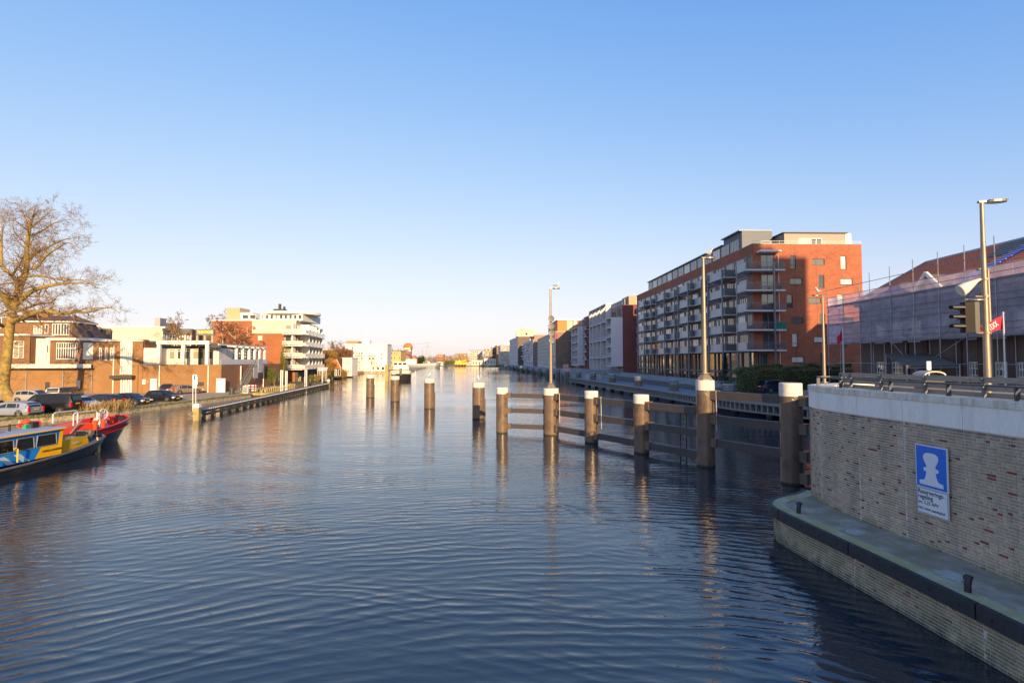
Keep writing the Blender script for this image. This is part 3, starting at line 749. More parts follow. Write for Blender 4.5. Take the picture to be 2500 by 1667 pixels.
# ================================================================== street lamps
m_lamp = M('lamp_post_metal', (0.27, 0.22, 0.165), .42, .35, var=.15, scale=4)
m_lamp_h = M('lamp_head_metal', (0.22, 0.21, 0.20), .45, .5, var=.15)
m_led = M('lamp_lens', (.55, .55, .5), .2)
def street_lamp(label, loc, hgt, r0, heading, arm=.62, foot=True, group='tall grey street lamps'):
    t_ = thing('street_lamp', label, 'street lamp', loc, heading, group)
    q = MB(); q.smooth = True
    q.tube([(0, 0, 0), (0, 0, hgt * .5), (0, 0, hgt)], [r0, r0 * .8, r0 * .52], 14); q.build('post', m_lamp, t_, local=True)
    q = MB(); q.smooth = True; n = 18; rr = arm / 2
    ring = [(.12 + rr + rr * math.cos(2 * math.pi * k / n), .34 * rr * 1.7 * math.sin(2 * math.pi * k / n)) for k in range(n)]
    q.prism(ring, hgt - .02, hgt + .055); q.bar((-.12, 0, hgt + .02), (.2, 0, hgt + .02), .13, .08); hd = q.build('lamp_head', m_lamp_h, t_, local=True, smooth=False)
    q = MB(); q.prism([(.12 + rr + (x - .12 - rr) * .8, y * .8) for x, y in ring], hgt - .026, hgt - .021); o = q.build('lens', m_led, None); o.parent = hd
    q = MB()
    for k in range(12): q.bar((.2 + k * arm * .075, -.2, hgt + .06), (.2 + k * arm * .075, .2, hgt + .06), .012, .03)
    o = q.build('cooling_fins', m_lamp_h, None); o.parent = hd
    if foot:
        q = MB(); q.lathe([(r0 * 3.1, 0), (r0 * 3.1, .06), (r0 * 1.5, .34), (r0 * 1.25, .36)], (0, 0, 0), 8); q.lathe([(r0 * 2.2, .36), (r0 * 2.2, .40)], (0, 0, 0), 8); q.build('foot', m_lamp, t_, local=True)
        q = MB()
        for k in range(4):
            a = k * math.pi / 2 + .4; q.hexa([(math.cos(a) * r0, math.sin(a) * r0, .06), (math.cos(a) * r0 * 2.9, math.sin(a) * r0 * 2.9, .06), (math.cos(a + .1) * r0 * 2.9, math.sin(a + .1) * r0 * 2.9, .06), (math.cos(a + .1) * r0, math.sin(a + .1) * r0, .06)] +
                   [(math.cos(a) * r0, math.sin(a) * r0, .36), (math.cos(a) * r0 * 1.4, math.sin(a) * r0 * 1.4, .36), (math.cos(a + .1) * r0 * 1.4, math.sin(a + .1) * r0 * 1.4, .36), (math.cos(a + .1) * r0, math.sin(a + .1) * r0, .36)])
        q.build('stiffener', m_lamp, t_, local=True)
    return t_
l1 = street_lamp('tall lamp post with four round signals on the guide fender', (3.05, 40.33, 3.63), 7.85, .13, R(8))
l2 = street_lamp('tall thick lamp post on a white capped pile before the red building', (10.7, 28.46, 4.72), 6.8, .135, R(12))
l3 = street_lamp('slim lamp post behind the traffic light pole', (28.05, 30.0, road_z(30) - .02), 6.85, .12, R(186))
l4 = street_lamp('lamp post at the rounded end of the pier before the red gable', (20.7, 34.0, road_z(34) - .02), 6.1, .11, R(190))
m_dish = M('signal_dish', (.24, .225, .20), .5, .2)
for k, (dz, side) in enumerate(((5.45, 1), (4.85, .8), (4.32, .55), (3.75, .55))):
    q = MB(); q.smooth = True; q.lathe([(.05, -.12), (.2, -.08), (.245, .0), (.245, .08), (.20, .06)], (0, 0, 0), 20)
    o = q.build('signal_lamp', m_dish, l1, local=True); o.location = (.0 + .04 * k, -.22 * side, dz); o.rotation_euler = (R(90), 0, R(-30))
# traffic light mast
pa = Vector((18.45, 19.9, 4.45))
mast = street_lamp('thick mast carrying a traffic light and a white horn lamp', tuple(pa), 7.55, .125, R(-8), arm=.75, foot=False)
m_tl = M('signal_black', (.012, .014, .018), .5, var=.3, scale=3)
m_tlb = M('signal_back', (.010, .009, .0075), .6, var=.2, spec=.2)
def mp(px, py): return on_y(px, py, pa.y - .1)
zt_, zb2 = mp(2375, 738)[2], mp(2375, 812)[2]
x0 = mp(2355, 770)[0]; x1 = mp(2386, 770)[0]
q = MB(); q.box(x0, x1, pa.y - .30, pa.y + .0, zb2, zt_); hb = q.build('signal_housing', m_tlb, mast)
q = MB(); q.box(x0 + (x1 - x0) * .68, x1 + .005, pa.y - .305, pa.y + .005, zb2 - .003, zt_ + .003); sub('back_cover', q, m_tl, hb)
for k in range(3):
    zz = zt_ - (zt_ - zb2) * (.05 + .31 * k); q = MB(); n = 10; rr = .16
    r0_ = [(x0 + .01, pa.y - .15 + rr * math.cos(math.pi * j / n), zz - rr + rr * math.sin(math.pi * j / n)) for j in range(n + 1)]
    r1_ = [(x0 - .40, pa.y - .15 + rr * .85 * math.cos(math.pi * j / n), zz - .13 + .09 * math.sin(math.pi * j / n)) for j in range(n + 1)]
    b0 = [(x0 + .01, pa.y - .15 + rr * .9 * math.cos(math.pi * j / n), zz - rr - .12 * math.sin(math.pi * j / n)) for j in range(n + 1)]
    q.loft([r0_ + b0[::-1], r1_ + [(x + .04, y, z - .05) for x, y, z in r1_[::-1]]]); sub('hood', q, m_tl, hb, True)
q = MB(); zz = mp(2380, 732)[2]; q.lathe([(.05, 0), (.30, .01), (.30, .05), (.24, .08), (.05, .09)], ((x0 + pa.x) / 2 + .02, pa.y - .1, zz - .05), 20)
for k in range(20):
    a = k * .314; q.bar(((x0 + pa.x) / 2 + .02 + .24 * math.cos(a), pa.y - .1 + .24 * math.sin(a), zz + .04), ((x0 + pa.x) / 2 + .02 + .3 * math.cos(a), pa.y - .1 + .3 * math.sin(a), zz + .02), .02)
q.build('round_top_plate', M('plate_grey', (.25, .24, .22), .5, .5), mast)
for py in (723, 812): 
    zz = mp(2398, py)[2]; q = MB(); q.lathe([(.135, -.04), (.135, .04)], (pa.x, pa.y, zz), 14); q.bar((x1, pa.y - .1, zz), (pa.x, pa.y, zz), .05); q.build('clamp', m_lamp, mast)
# horn lamp
h0 = mp(2392, 683); h1 = mp(2350, 706); q = MB(); q.smooth = True
dirv = (h1 - h0).normalized(); up = Vector((0, 1, 0)); sd2 = dirv.cross(up)
def hring(t, ra, rb, dn): 
    c = h0 + (h1 - h0) * t + Vector((0, 0, dn)); return [(c + up * (ra * math.cos(a)) + sd2 * (rb * math.sin(a))) for a in [2 * math.pi * k / 16 for k in range(16)]]
q.loft([hring(-.1, .04, .04, 0), hring(.1, .06, .07, 0), hring(.35, .12, .13, -.02), hring(.65, .19, .2, -.04), hring(.9, .22, .24, -.06), hring(.97, .2, .22, -.06)])
hl = q.build('horn_lamp', M('ivory_plastic', (.62, .58, .50), .4, var=.06), mast)
q = MB(); q.tube([h0, (pa.x, pa.y, h0.z + .03)], .035, 8); q.lathe([(.13, -.03), (.13, .03)], (pa.x, pa.y, h0.z + .03), 14); q.build('clamp', m_lamp, mast)

# ================================================================== gulls
m_gw = M('gull_white', (.78, .77, .74), .7, var=.05); m_gg = M('gull_grey', (.30, .31, .33), .7, var=.1); m_gy = M('gull_orange', (.42, .16, .05), .6)
def gull_meshes():
    b = MB(); b.smooth = True     # body: facing +x, feet at z = 0
    def ring(x, z, ry, rz_): return [(x, ry * math.cos(a), z + rz_ * math.sin(a)) for a in [2 * math.pi * k / 12 for k in range(12)]]
    b.loft([ring(-.20, .13, .012, .008), ring(-.13, .145, .045, .035), ring(-.04, .165, .072, .07), ring(.05, .19, .075, .08), ring(.105, .235, .055, .062), ring(.125, .285, .038, .04), ring(.13, .325, .04, .042), ring(.155, .345, .037, .036), ring(.185, .345, .022, .02), ring(.192, .343, .008, .008)])
    w_ = MB(); w_.smooth = True
    for s in (-1, 1):
        def wr(x, z, h_): return [(x, s * (.062 + .02 * math.cos(a)) if h_ > .02 else s * .03, z + h_ * math.sin(a)) for a in [2 * math.pi * k / 8 for k in range(8)]]
        w_.loft([wr(.07, .20, .03), wr(.0, .185, .055), wr(-.1, .165, .042), wr(-.2, .145, .022), wr(-.28, .14, .006)])
    k = MB(); k.tube([(.188, 0, .342), (.225, 0, .335), (.235, 0, .325)], [.012, .008, .003], 6)
    for s in (-1, 1): k.tube([(.0, s * .03, .12), (.005, s * .03, .0)], .007, 5); k.add([(-.01, s * .03, .004), (.05, s * .03 - .025, .004), (.05, s * .03 + .025, .004)], [(0, 1, 2)])
    e = MB()
    for s in (-1, 1): e.lathe([(.001, -.006), (.006, 0), (.001, .006)], (.165, s * .034, .352), 6)
    return b.mesh('body', m_gw), w_.mesh('wings', m_gg), k.mesh('beak_and_legs', m_gy), e.mesh('eyes', m_black)
GM = gull_meshes()
def gull(label, loc, rz, s=1.25, swim=False):
    t_ = thing('gull', label, 'bird', loc, rz, 'gulls'); t_.scale = (s, s, s)
    for nm, me in zip(('body', 'wings', 'beak_and_legs', 'eyes'), GM): put(nm, me, t_, local=True)
for i, c in enumerate(LP):
    gull('white gull standing on the ' + ('leftmost', 'second', 'third', 'rightmost')[i] + ' loose pile', (c[0] + (.1, -.25, -.05, 0)[i], c[1], (3.56, 3.6, 3.62, 3.62)[i]), R((30, 200, 80, 100)[i]), 1.75)
gull('white gull on the lamp head of the four signal post', (3.05 + .5, 40.4, 3.63 + 7.93), R(10), 1.3)
gull('grey winged gull on the lamp head before the red building', (10.7 + .35, 28.5, 4.72 + 6.88), R(20), 1.3)
gull('white gull on the lamp at the rounded end of the pier', (20.7 - .3, 34.0, 4.45 + 5.78), R(200), 1.2)
for i, (px, py) in enumerate(((1127, 900), (1137, 900.5), (1065, 904.5), (1134, 906.5), (1108, 914), (1014, 906))):
    p = on_z(px, py, 0); gull('tiny white gull swimming far out, ' + ('first', 'second', 'third', 'fourth', 'fifth', 'sixth')[i] + ' of the six on the water', (p.x, p.y, -.2), R(60 * i), 2.2)
# ================================================================== bare trees
m_bark = M('yellow_green_bark', (0.30, 0.215, 0.055), .9, var=.4, scale=3, bump=.6, bscale=12, tint=(0.15, 0.11, 0.045), tscale=1.3, tlow=.45, thigh=.7)
m_twig = M('brown_twigs', (0.20, 0.125, 0.062), .9, var=.35, scale=2)
def curve_pts(P, n=4):
    out = []; P = [Vector(p) for p in P]
    for i in range(len(P) - 1):
        p0 = P[max(i - 1, 0)]; p1 = P[i]; p2 = P[i + 1]; p3 = P[min(i + 2, len(P) - 1)]
        for k in range(n):
            t = k / n
            out.append(0.5 * ((2 * p1) + (p2 - p0) * t + (2 * p0 - 5 * p1 + 4 * p2 - p3) * t * t + (3 * p1 - p0 - 3 * p2 + p3) * t ** 3))
    out.append(P[-1]); return out
def grow(mb, g, p, d, ln, r_, depth, droop=0.0, kids=(3, 5), mi=0, wob=.35, rmin=.012):
    n = 4 if depth > 0 else 3
    pts = [p]; q = p.copy(); dd = d.copy()
    for i in range(n):
        dd = (dd + Vector((g.gauss(0, wob), g.gauss(0, wob), g.gauss(0, wob * .7) - droop)) * .45).normalized()
        q = q + dd * (ln / n); pts.append(q.copy())
    rad = [max(rmin * .6, r_ * (1 - .75 * i / n)) for i in range(n + 1)]
    mb.tube(pts, rad, 4 if depth > 1 else 3, False, mi)
    if depth <= 0: return
    for k in range(g.randint(*kids)):
        t = g.uniform(.25, 1.0); i = min(int(t * n), n - 1); b = pts[i].lerp(pts[i + 1], t * n - i)
        ax = Vector((g.gauss(0, 1), g.gauss(0, 1), g.gauss(0, .8) + .25)).normalized()
        base = (pts[i + 1] - pts[i]).normalized()
        nd = (base * .55 + ax * .8).normalized()
        grow(mb, g, b, nd, ln * g.uniform(.45, .72), max(rmin, r_ * (1 - .7 * t) * .6), depth - 1, droop, kids, mi, wob, rmin)
def limb(mb, g, pts, r0, r1, depth=3, every=1.2, ln=2.6, kids=(3, 5), droop=0.0, mi=0, tw=None, side=.9, rmin=.013):
    P = curve_pts(pts, 4); n = len(P)
    rad = [r0 + (r1 - r0) * i / (n - 1) for i in range(n)]
    mb.tube(P, rad, 8, True, mi)
    tw = tw or mb; acc = 0
    for i in range(1, n):
        seg = P[i] - P[i - 1]; acc += seg.length
        while acc > every:
            acc -= every
            b = P[i - 1].lerp(P[i], g.random()); base = seg.normalized()
            ax = Vector((g.gauss(0, 1), g.gauss(0, 1) * side, g.gauss(0, 1) + .15)).normalized()
            t = i / n
            grow(tw, g, b, (base * .4 + ax).normalized(), ln * g.uniform(.6, 1.15) * (1.1 - .45 * t), max(rmin, rad[i] * .38), depth, droop, kids, 0, rmin=rmin)
    return P
z0c = Crop(0, 460, .20408)
TY = 65.5
def tp(a, b, dy=0.0): return on_y(*z0c(a, b), TY + dy)
g = random.Random(3)
base = on_z(8, 984, .5); base.y = TY
tree = thing('bare_plane_tree', 'big bare tree with yellow green bark at the left edge', 'tree', (base.x, TY, .5))
tb = MB(); tb.smooth = True; tw = MB()
tr = [Vector((base.x, TY, .2)), on_y(11, 950, TY), on_y(13, 900, TY), on_y(19, 850, TY), on_y(24, 800, TY), on_y(30, 762, TY)]
P = curve_pts(tr, 4); tb.tube(P, [.80 - .2 * min(1, i / 3) - .008 * i for i in range(len(P))], 14)
LB = MB(); LB.smooth = True
limb(LB, g, [tp(150, 1460), tp(200, 1310), tp(245, 1150), tp(290, 1050, .5), tp(320, 940, .8), tp(322, 700, 1), tp(350, 500, .5), tp(390, 350, 1), tp(400, 310, 0), tp(412, 240, -.5)], .55, .02, 3, 0.51, 3.3, tw=tw, kids=(3, 4), rmin=.0125)
limb(LB, g, [tp(215, 1370), tp(300, 1290, -1), tp(400, 1220, -1.5), tp(560, 1170, -2), tp(740, 1140, -2.5), tp(880, 1130, -3), tp(1060, 1140, -3), tp(1230, 1160, -3)], .36, .02, 3, 0.51, 2.9, tw=tw, kids=(3, 4), rmin=.0125)
limb(LB, g, [tp(190, 1475), tp(330, 1430, 1), tp(440, 1390, 1.5), tp(620, 1360, 2), tp(700, 1280, 2.5), tp(850, 1250, 3)], .2, .02, 3, 0.54, 2.4, tw=tw, kids=(3, 4), rmin=.0125)
limb(LB, g, [tp(140, 1600), tp(280, 1540, -2), tp(400, 1490, -3), tp(560, 1465, -4), tp(750, 1500, -5), tp(920, 1470, -6), tp(1050, 1480, -6), tp(1200, 1440, -6), tp(1330, 1430, -6), tp(1440, 1500, -6)], .36, .02, 3, 0.47, 2.6, droop=.12, tw=tw, kids=(3, 4), rmin=.0125)
limb(LB, g, [tp(310, 1060, .6), tp(460, 1045, 1), tp(640, 1080, 2), tp(800, 1100, 2.5), tp(960, 1090, 3), tp(1070, 1130, 3), tp(1200, 1110, 3)], .17, .02, 3, 0.54, 2.6, tw=tw, kids=(3, 4), rmin=.0125)
limb(LB, g, [tp(325, 960, .8), tp(430, 950, 0), tp(560, 800, -1), tp(700, 710, -2), tp(800, 650, -2.5), tp(900, 690, -3), tp(1000, 750, -3)], .19, .02, 3, 0.51, 2.6, tw=tw, kids=(3, 4), rmin=.0125)
limb(LB, g, [tp(345, 570, .7), tp(430, 540, 1), tp(520, 500, 1.5), tp(620, 430, 2), tp(720, 390, 2), tp(840, 370, 2), tp(940, 400, 2)], .14, .02, 3, 0.51, 2.5, tw=tw, kids=(3, 4), rmin=.0125)
limb(LB, g, [tp(325, 880, .8), tp(440, 780, 2), tp(600, 690, 3), tp(780, 610, 3.5), tp(900, 590, 4), tp(1010, 560, 4)], .15, .02, 3, 0.51, 2.5, tw=tw, kids=(3, 4), rmin=.0125)
limb(LB, g, [tp(215, 1150, .2), tp(150, 1040, -1), tp(90, 990, -1.5), tp(20, 890, -2), tp(20, 650, -2), tp(30, 480, -2), tp(55, 380, -2), tp(60, 280, -2)], .26, .02, 3, 0.51, 3.1, tw=tw, kids=(3, 4), rmin=.0125)
limb(LB, g, [tp(150, 1040, 0), tp(220, 930, 1), tp(270, 850, 2), tp(310, 680, 2), tp(200, 560, 3), tp(155, 460, 3), tp(165, 350, 3)], .15, .02, 3, 0.51, 2.9, tw=tw, kids=(3, 4), rmin=.0125)
limb(LB, g, [tp(130, 1420), tp(60, 1320, -1), tp(-40, 1230, -2), tp(-200, 1150, -3), tp(-420, 1050, -4), tp(-600, 900, -4), tp(-720, 700, -4)], .42, .02, 3, 0.61, 3.1, tw=tw, kids=(3, 4), rmin=.0125)
limb(LB, g, [tp(-40, 1230, -2), tp(-120, 1000, 0), tp(-160, 750, 2), tp(-170, 560, 3), tp(-160, 420, 3)], .2, .02, 3, 0.57, 3.1, tw=tw, kids=(3, 4), rmin=.0125)
limb(LB, g, [tp(30, 1650, 0), tp(-100, 1560, -2), tp(-300, 1500, -3), tp(-550, 1480, -4)], .24, .02, 3, 0.74, 2.6, droop=.1, tw=tw, kids=(3, 4), rmin=.0125)
limb(LB, g, [tp(380, 470, .7), tp(480, 380, 0), tp(570, 310, -1), tp(640, 250, -1)], .09, .02, 3, 0.41, 2.4, tw=tw, kids=(3, 4), rmin=.0125)
limb(LB, g, [tp(340, 470, .7), tp(280, 300, 0), tp(250, 260, -1), tp(245, 200, -1)], .09, .02, 3, 0.41, 2.4, tw=tw, kids=(3, 4), rmin=.0125)
for i in range(46):      # tangle of suckers on the trunk
    b = P[g.randint(6, 16)]; a = g.uniform(0, 6.28); grow(tw, g, b + Vector((math.cos(a), math.sin(a), 0)) * .5, Vector((math.cos(a), math.sin(a), .2)), g.uniform(.8, 2.0), .025, 2, .12, (3, 5))
tb.build('trunk', m_bark, tree); LB.build('limbs', m_bark, tree); tw.build('crown', m_twig, tree)

def bare_tree(label, loc, hgt, spread, seed, trunk=.16, depth=3, mat=None, group='bare trees', lean=.0, multi=1, kids=(3, 5), rmin=.012, dens=1.0, bark=None):
    g = random.Random(seed); t_ = thing('bare_tree', label, 'tree', loc, 0, group)
    a = MB(); a.smooth = True; b = MB(); x, y, z = loc
    for k in range(multi):
        ang = g.uniform(0, 6.28); o = Vector((math.cos(ang), math.sin(ang), 0)) * (0 if multi == 1 else .25 * spread * .3)
        pts = [Vector((x, y, z - .1)), Vector((x, y, z)) + o * .5 + Vector((lean * .3, 0, hgt * .3)), Vector((x, y, z)) + o * 1.3 + Vector((lean * .6, 0, hgt * .6)), Vector((x, y, z)) + o * 2 + Vector((lean, 0, hgt * .92))]
        PP_ = limb(a, g, pts, trunk, trunk * .2, depth - 1, hgt * .06 / dens, spread * .5, kids, tw=b, rmin=rmin)
        for j in range(int(9 * dens)):
            i = g.randint(4, 10); an = g.uniform(0, 6.28); up = g.uniform(.7, 1.7)
            d = Vector((math.cos(an), math.sin(an), up)).normalized(); p = PP_[i]
            L_ = min(spread * g.uniform(.9, 1.5) * (1.15 - .05 * i), (z + hgt * 1.02 - p.z) / max(.3, d.z + .2))
            limb(a, g, [p, p + d * L_ * .4, p + d * L_ * .75 + Vector((0, 0, .1 * L_)), p + d * L_ + Vector((0, 0, .15 * L_))], trunk * .5, trunk * .10, depth - 1, spread * .13 / dens, spread * .38, kids, tw=b, rmin=rmin)
    a.build('trunk', bark or m_bark, t_); b.build('crown', mat or m_twig, t_)
    return t_

# ================================================================== foliage
def leaf_mat(name, c, c2):
    m = M(name, c, .7, var=.45, scale=1.6, tint=c2, tscale=2.5, tlow=.45, thigh=.7); return m
m_hedge = leaf_mat('hedge_leaves', (0.105, 0.145, 0.045), (0.14, 0.145, 0.06)); m_conif = leaf_mat('conifer_needles', (0.022, 0.045, 0.024), (0.035, 0.055, 0.02))
m_shrub = leaf_mat('bright_shrub_leaves', (0.10, 0.13, 0.015), (0.16, 0.15, 0.02)); m_reed = leaf_mat('dry_reed', (0.36, 0.25, 0.09), (0.24, 0.17, 0.06))
m_orange = leaf_mat('orange_willow_twigs', (0.30, 0.17, 0.04), (0.22, 0.14, 0.04))
def leaves(mb, g, n, pt, size, up=.3):
    for i in range(n):
        c = Vector(pt(g)); a = Vector((g.gauss(0, 1), g.gauss(0, 1), g.gauss(0, 1) + up)).normalized(); b = a.orthogonal().normalized(); k = g.uniform(0, 6.28)
        u = (b * math.cos(k) + a.cross(b) * math.sin(k)) * size * g.uniform(.6, 1.3); v = a.cross(u).normalized() * size * .5
        mb.add([c - u, c + v, c + u, c - v], [(0, 1, 2, 3)])
def shrub(label, loc, rx, ry, h, n, size, mat, seed, name='shrub', cat='shrub', group='shrubs', boxy=1.0):
    g = random.Random(seed); t_ = thing(name, label, cat, loc, 0, group); x, y, z = loc
    lumps = [(g.uniform(-.7, .7) * rx, g.uniform(-.7, .7) * ry, g.uniform(.35, .75) * h, g.uniform(.3, .5)) for k in range(9)]
    def pt(g):
        c = lumps[g.randint(0, 8)]; r_ = g.random() ** .35; d = Vector((g.gauss(0, 1), g.gauss(0, 1), g.gauss(0, 1))).normalized() * r_
        return (x + c[0] + d.x * rx * c[3] * 1.3, y + c[1] + d.y * ry * c[3] * 1.3, max(z + .02, z + c[2] + d.z * h * c[3] * .85))
    q = MB(); leaves(q, g, n, pt, size); q.build('leaves', mat, t_)
    q = MB()
    for k in range(5): q.tube([(x, y, z - .05), (x + g.uniform(-.3, .3) * rx, y + g.uniform(-.3, .3) * ry, z + h * .6)], [.05, .02], 5)
    q.build('stems', m_bark, t_); return t_
def reed_bed(label, pts, n, h, seed, mat=None, name='reed_bed'):
    g = random.Random(seed); q = MB()
    for i in range(n):
        k = g.random() * (len(pts) - 1); j = int(k); a = Vector(pts[j]).lerp(Vector(pts[j + 1]), k - j); p = a + Vector((g.gauss(0, .5), g.gauss(0, .5), 0))
        d = Vector((g.gauss(.1, .28), g.gauss(0, .28), 1)).normalized(); L_ = h * g.uniform(.5, 1.15); s = Vector((g.gauss(0, 1), g.gauss(0, 1), 0)).normalized() * .018
        m1 = p + d * L_ * .6; e = p + d * L_ + Vector((g.gauss(.1, .2), g.gauss(0, .2), -.1)) * L_ * .5
        q.add([p - s, p + s, m1 + s, m1 - s, e], [(0, 1, 2, 3), (3, 2, 4)])
    o = stuff(q.build(name, mat or m_reed)); o['label'] = label; o['category'] = 'reeds'; return o

# ================================================================== left bank: quay wall, jetty
m_oldwall = M('weathered_quay_wall', (0.42, 0.36, 0.24), .9, var=.35, scale=1.4, bump=.4, bscale=8, tint=(0.13, 0.11, 0.06), tscale=1.0, tlow=.5, thigh=.72, stretch=(2, 2, .5))
m_curb = M('mossy_kerb', (0.17, 0.15, 0.07), .95, var=.4, scale=2.5, bump=.4, tint=(.16, .17, .04), tscale=.8, tlow=.45, thigh=.65)
ql = thing('left_quay_wall', 'low weathered quay wall with mossy kerb below the parked cars', 'wall', (-42, 60, 0))
QP = Path(LEFT[1:7], smooth=False)
nseg = int(QP.L / 2.6); 
for i in range(nseg):
    q = MB(); a = QP.L * i / nseg; b_ = QP.L * (i + 1) / nseg
    QP.slab(q, a + .01, b_ - .01, -.14, .0, -.5, .46, 3); q.build('wall_panel', m_oldwall, ql)
q = MB(); QP.slab(q, 0, QP.L, -.2, .45, .46, .56, 3); q.build('kerb', m_curb, ql)
q = MB(); a = LEFT[6]; q.prism([(a[0] - .05, a[1]), (a[0] + .1, a[1] + .15), (-43.5, 86.2), (-43.7, 86)], -.5, .5); q.build('return_wall', m_oldwall, ql)
m_jet = M('jetty_boards', (0.14, 0.125, 0.11), .85, var=.35, scale=4, bump=.3, bscale=20)
m_jetf = M('jetty_fascia', (0.075, 0.07, 0.068), .7, var=.3, scale=3, bump=.3)
m_post = M('old_timber_post', (0.36, 0.28, 0.12), .9, var=.35, scale=4, bump=.5, bscale=20, tint=(0.14, 0.12, 0.03), tscale=2, tlow=.5, thigh=.7, stretch=(3, 3, .6))
jt = thing('timber_jetty', 'long low timber jetty on posts along the left bank', 'jetty', (-35, 80, 0))
J0 = Vector((-31.2, 51.8)); J1 = Vector((-40.2, 112.5)); JP = Path([J0, J1], smooth=False); jd = (J1 - J0).normalized()
JL = JP.L; zj = .84
nb = 150
bmsh = MB(); bmsh.box(-.19, .19, 0, 1.35, 0, .05); bme = bmsh.mesh('deck_board', m_jet)
for i in range(nb):
    s_ = JL * (i + .5) / nb; p = JP.off(s_, .02); put('deck_board', bme, jt, (p.x, p.y, zj - .05), math.atan2(jd.y, jd.x))
for zz in (zj - .28, zj - .60):
    for k in range(12):
        q = MB(); JP.slab(q, JL * k / 12 + .01, JL * (k + 1) / 12 - .01, .0, -.10, zz, zz + .22, 8); q.build('fascia_board', m_jetf, jt)
pm_ = MB(); pm_.box(-.13, .13, -.13, .13, -1.2, zj - .06); pme = pm_.mesh('post', m_post)
for k in range(26):
    for dd in (.12, 1.2): p = JP.off(JL * (k + .3) / 26, dd); put('post', pme, jt, (p.x, p.y, 0), math.atan2(jd.y, jd.x))
q = MB()
for k in range(130):
    p = JP.off(JL * (k + .5) / 130, -.03); q.box(p.x - .04, p.x + .04, p.y - .04, p.y + .04, zj - .03, zj + .035)
stuff(q.build('white_studs', m_white, jt))
def timber_post(label, p, hgt, wd, white=True, group='timber mooring posts'):
    t_ = thing('timber_post', label, 'post', (p[0], p[1], 0), .1, group)
    q = MB(); q.box(-wd / 2, wd / 2, -wd / 2, wd / 2, -1.0, hgt - (.35 if white else 0)); q.build('shaft', m_post, t_, local=True)
    q = MB(); w2 = wd / 2 + .02
    q.hexa([(-w2, -w2, hgt - .35), (w2, -w2, hgt - .35), (w2, w2, hgt - .35), (-w2, w2, hgt - .35), (-w2 * .8, -w2 * .8, hgt), (w2 * .8, -w2 * .8, hgt), (w2 * .8, w2 * .8, hgt), (-w2 * .8, w2 * .8, hgt)])
    q.build('top', m_white if white else m_post, t_, local=True); return t_
p = on_z(481, 1026, 0); timber_post('stout timber post with white top at the near end of the jetty', p, 1.6, .5)
p2 = on_z(803, 940, 0); timber_post('timber post with white top at the far end of the jetty', (J1.x - .2, J1.y + .6), 1.65, .5)
# sign on two poles at the near end
zA = Crop(440, 880, .16156); SY = 51.0
sp = thing('mooring_notice', 'blue and white mooring notice on two white poles by the jetty', 'sign', tuple(on_y(472, 1004, SY).xy) + (0.2,))
m_pole = M('white_pole', (.62, .63, .64), .4, .3, var=.08)
for px in (471, 478):
    a = on_y(px, 1010, SY); b_ = on_y(px, 916, SY); q = MB(); q.tube([(a.x, SY, .1), (b_.x, SY, b_.z)], .05, 8); q.build('pole', m_pole, sp)
SFr = Frame((on_y(471, 930, SY).x - .05, SY - .06), (on_y(483, 930, SY).x, SY - .06))
def splate(nm, y0, y1, mat, x0=471, x1=482.5, d0=0, d1=.03, par=None):
    u0, u1, za, zb = SFr.rect(x0, y0, x1, y1); q = MB(); q.fbox(SFr, u0, u1, za, zb, d0, d1); return q.build(nm, mat, sp) if par is None else sub(nm, q, mat, par)
a = splate('plate', 914.5, 929, m_white); splate('blue_bar', 916, 927.5, m_blue, 473, 477, .03, .035, a); splate('black_corner', 915, 919, m_black, 480.5, 482.3, .03, .034, a)
splate('text_plate', 930, 938, m_white); splate('text_plate', 939.5, 947, m_white, 472, 481)
q = MB(); q.box(on_y(462, 1000, SY).x, on_y(478, 1000, SY).x, SY - .2, SY + .2, .35, .75); q.box(on_y(462, 1000, SY).x, on_y(478, 1000, SY).x, SY - .21, SY + .19, -.2, .25); q.build('timber_foot', m_jet, sp)
# gangway, posts and tall white poles
gw = thing('landing_stage', 'short timber landing stage joining the jetty to the bank', 'jetty', (-40, 84, 0))
for k in range(14):
    q = MB(); x = -44 + k * .5; q.box(x, x + .46, 83.0, 84.6, .55, .62); q.build('deck_board', m_post, gw)
for x, y in ((-43.5, 83.1), (-43.5, 84.5), (-40.5, 83.1), (-40.5, 84.5), (-37.8, 83.1)):
    q = MB(); q.box(x - .12, x + .12, y - .12, y + .12, -1, 1.0 if x == -40.5 else .55); q.build('post', m_post, gw)
q = MB(); q.box(-44, -37, 82.9, 83.0, .2, .5); q.build('side_beam', m_post, gw)
for i, (px, y0, y1, Y) in enumerate(((686, 961, 903, 88.5), (690, 961, 903, 89), (698, 957, 905, 91.5), (701, 957, 905, 92), (745, 948, 901, 103), (749, 947, 902, 103.5), (787, 942, 900, 113))):
    b_ = on_y(px, y1, Y); t_ = thing('mooring_pole', ORD[i] + ' slim pale mooring pole from the left along the jetty', 'pole', (b_.x, Y, 0), group='slim mooring poles'); q = MB(); q.smooth = True
    q.tube([(b_.x, Y, -1), (b_.x, Y, b_.z - .06), (b_.x, Y, b_.z)], [.11, .11, .06], 10); q.build('shaft', m_pole, t_); q = MB(); q.lathe([(.125, 0), (.125, .12)], (b_.x, Y, zj + .1), 10); q.build('collar', m_lamp, t_)
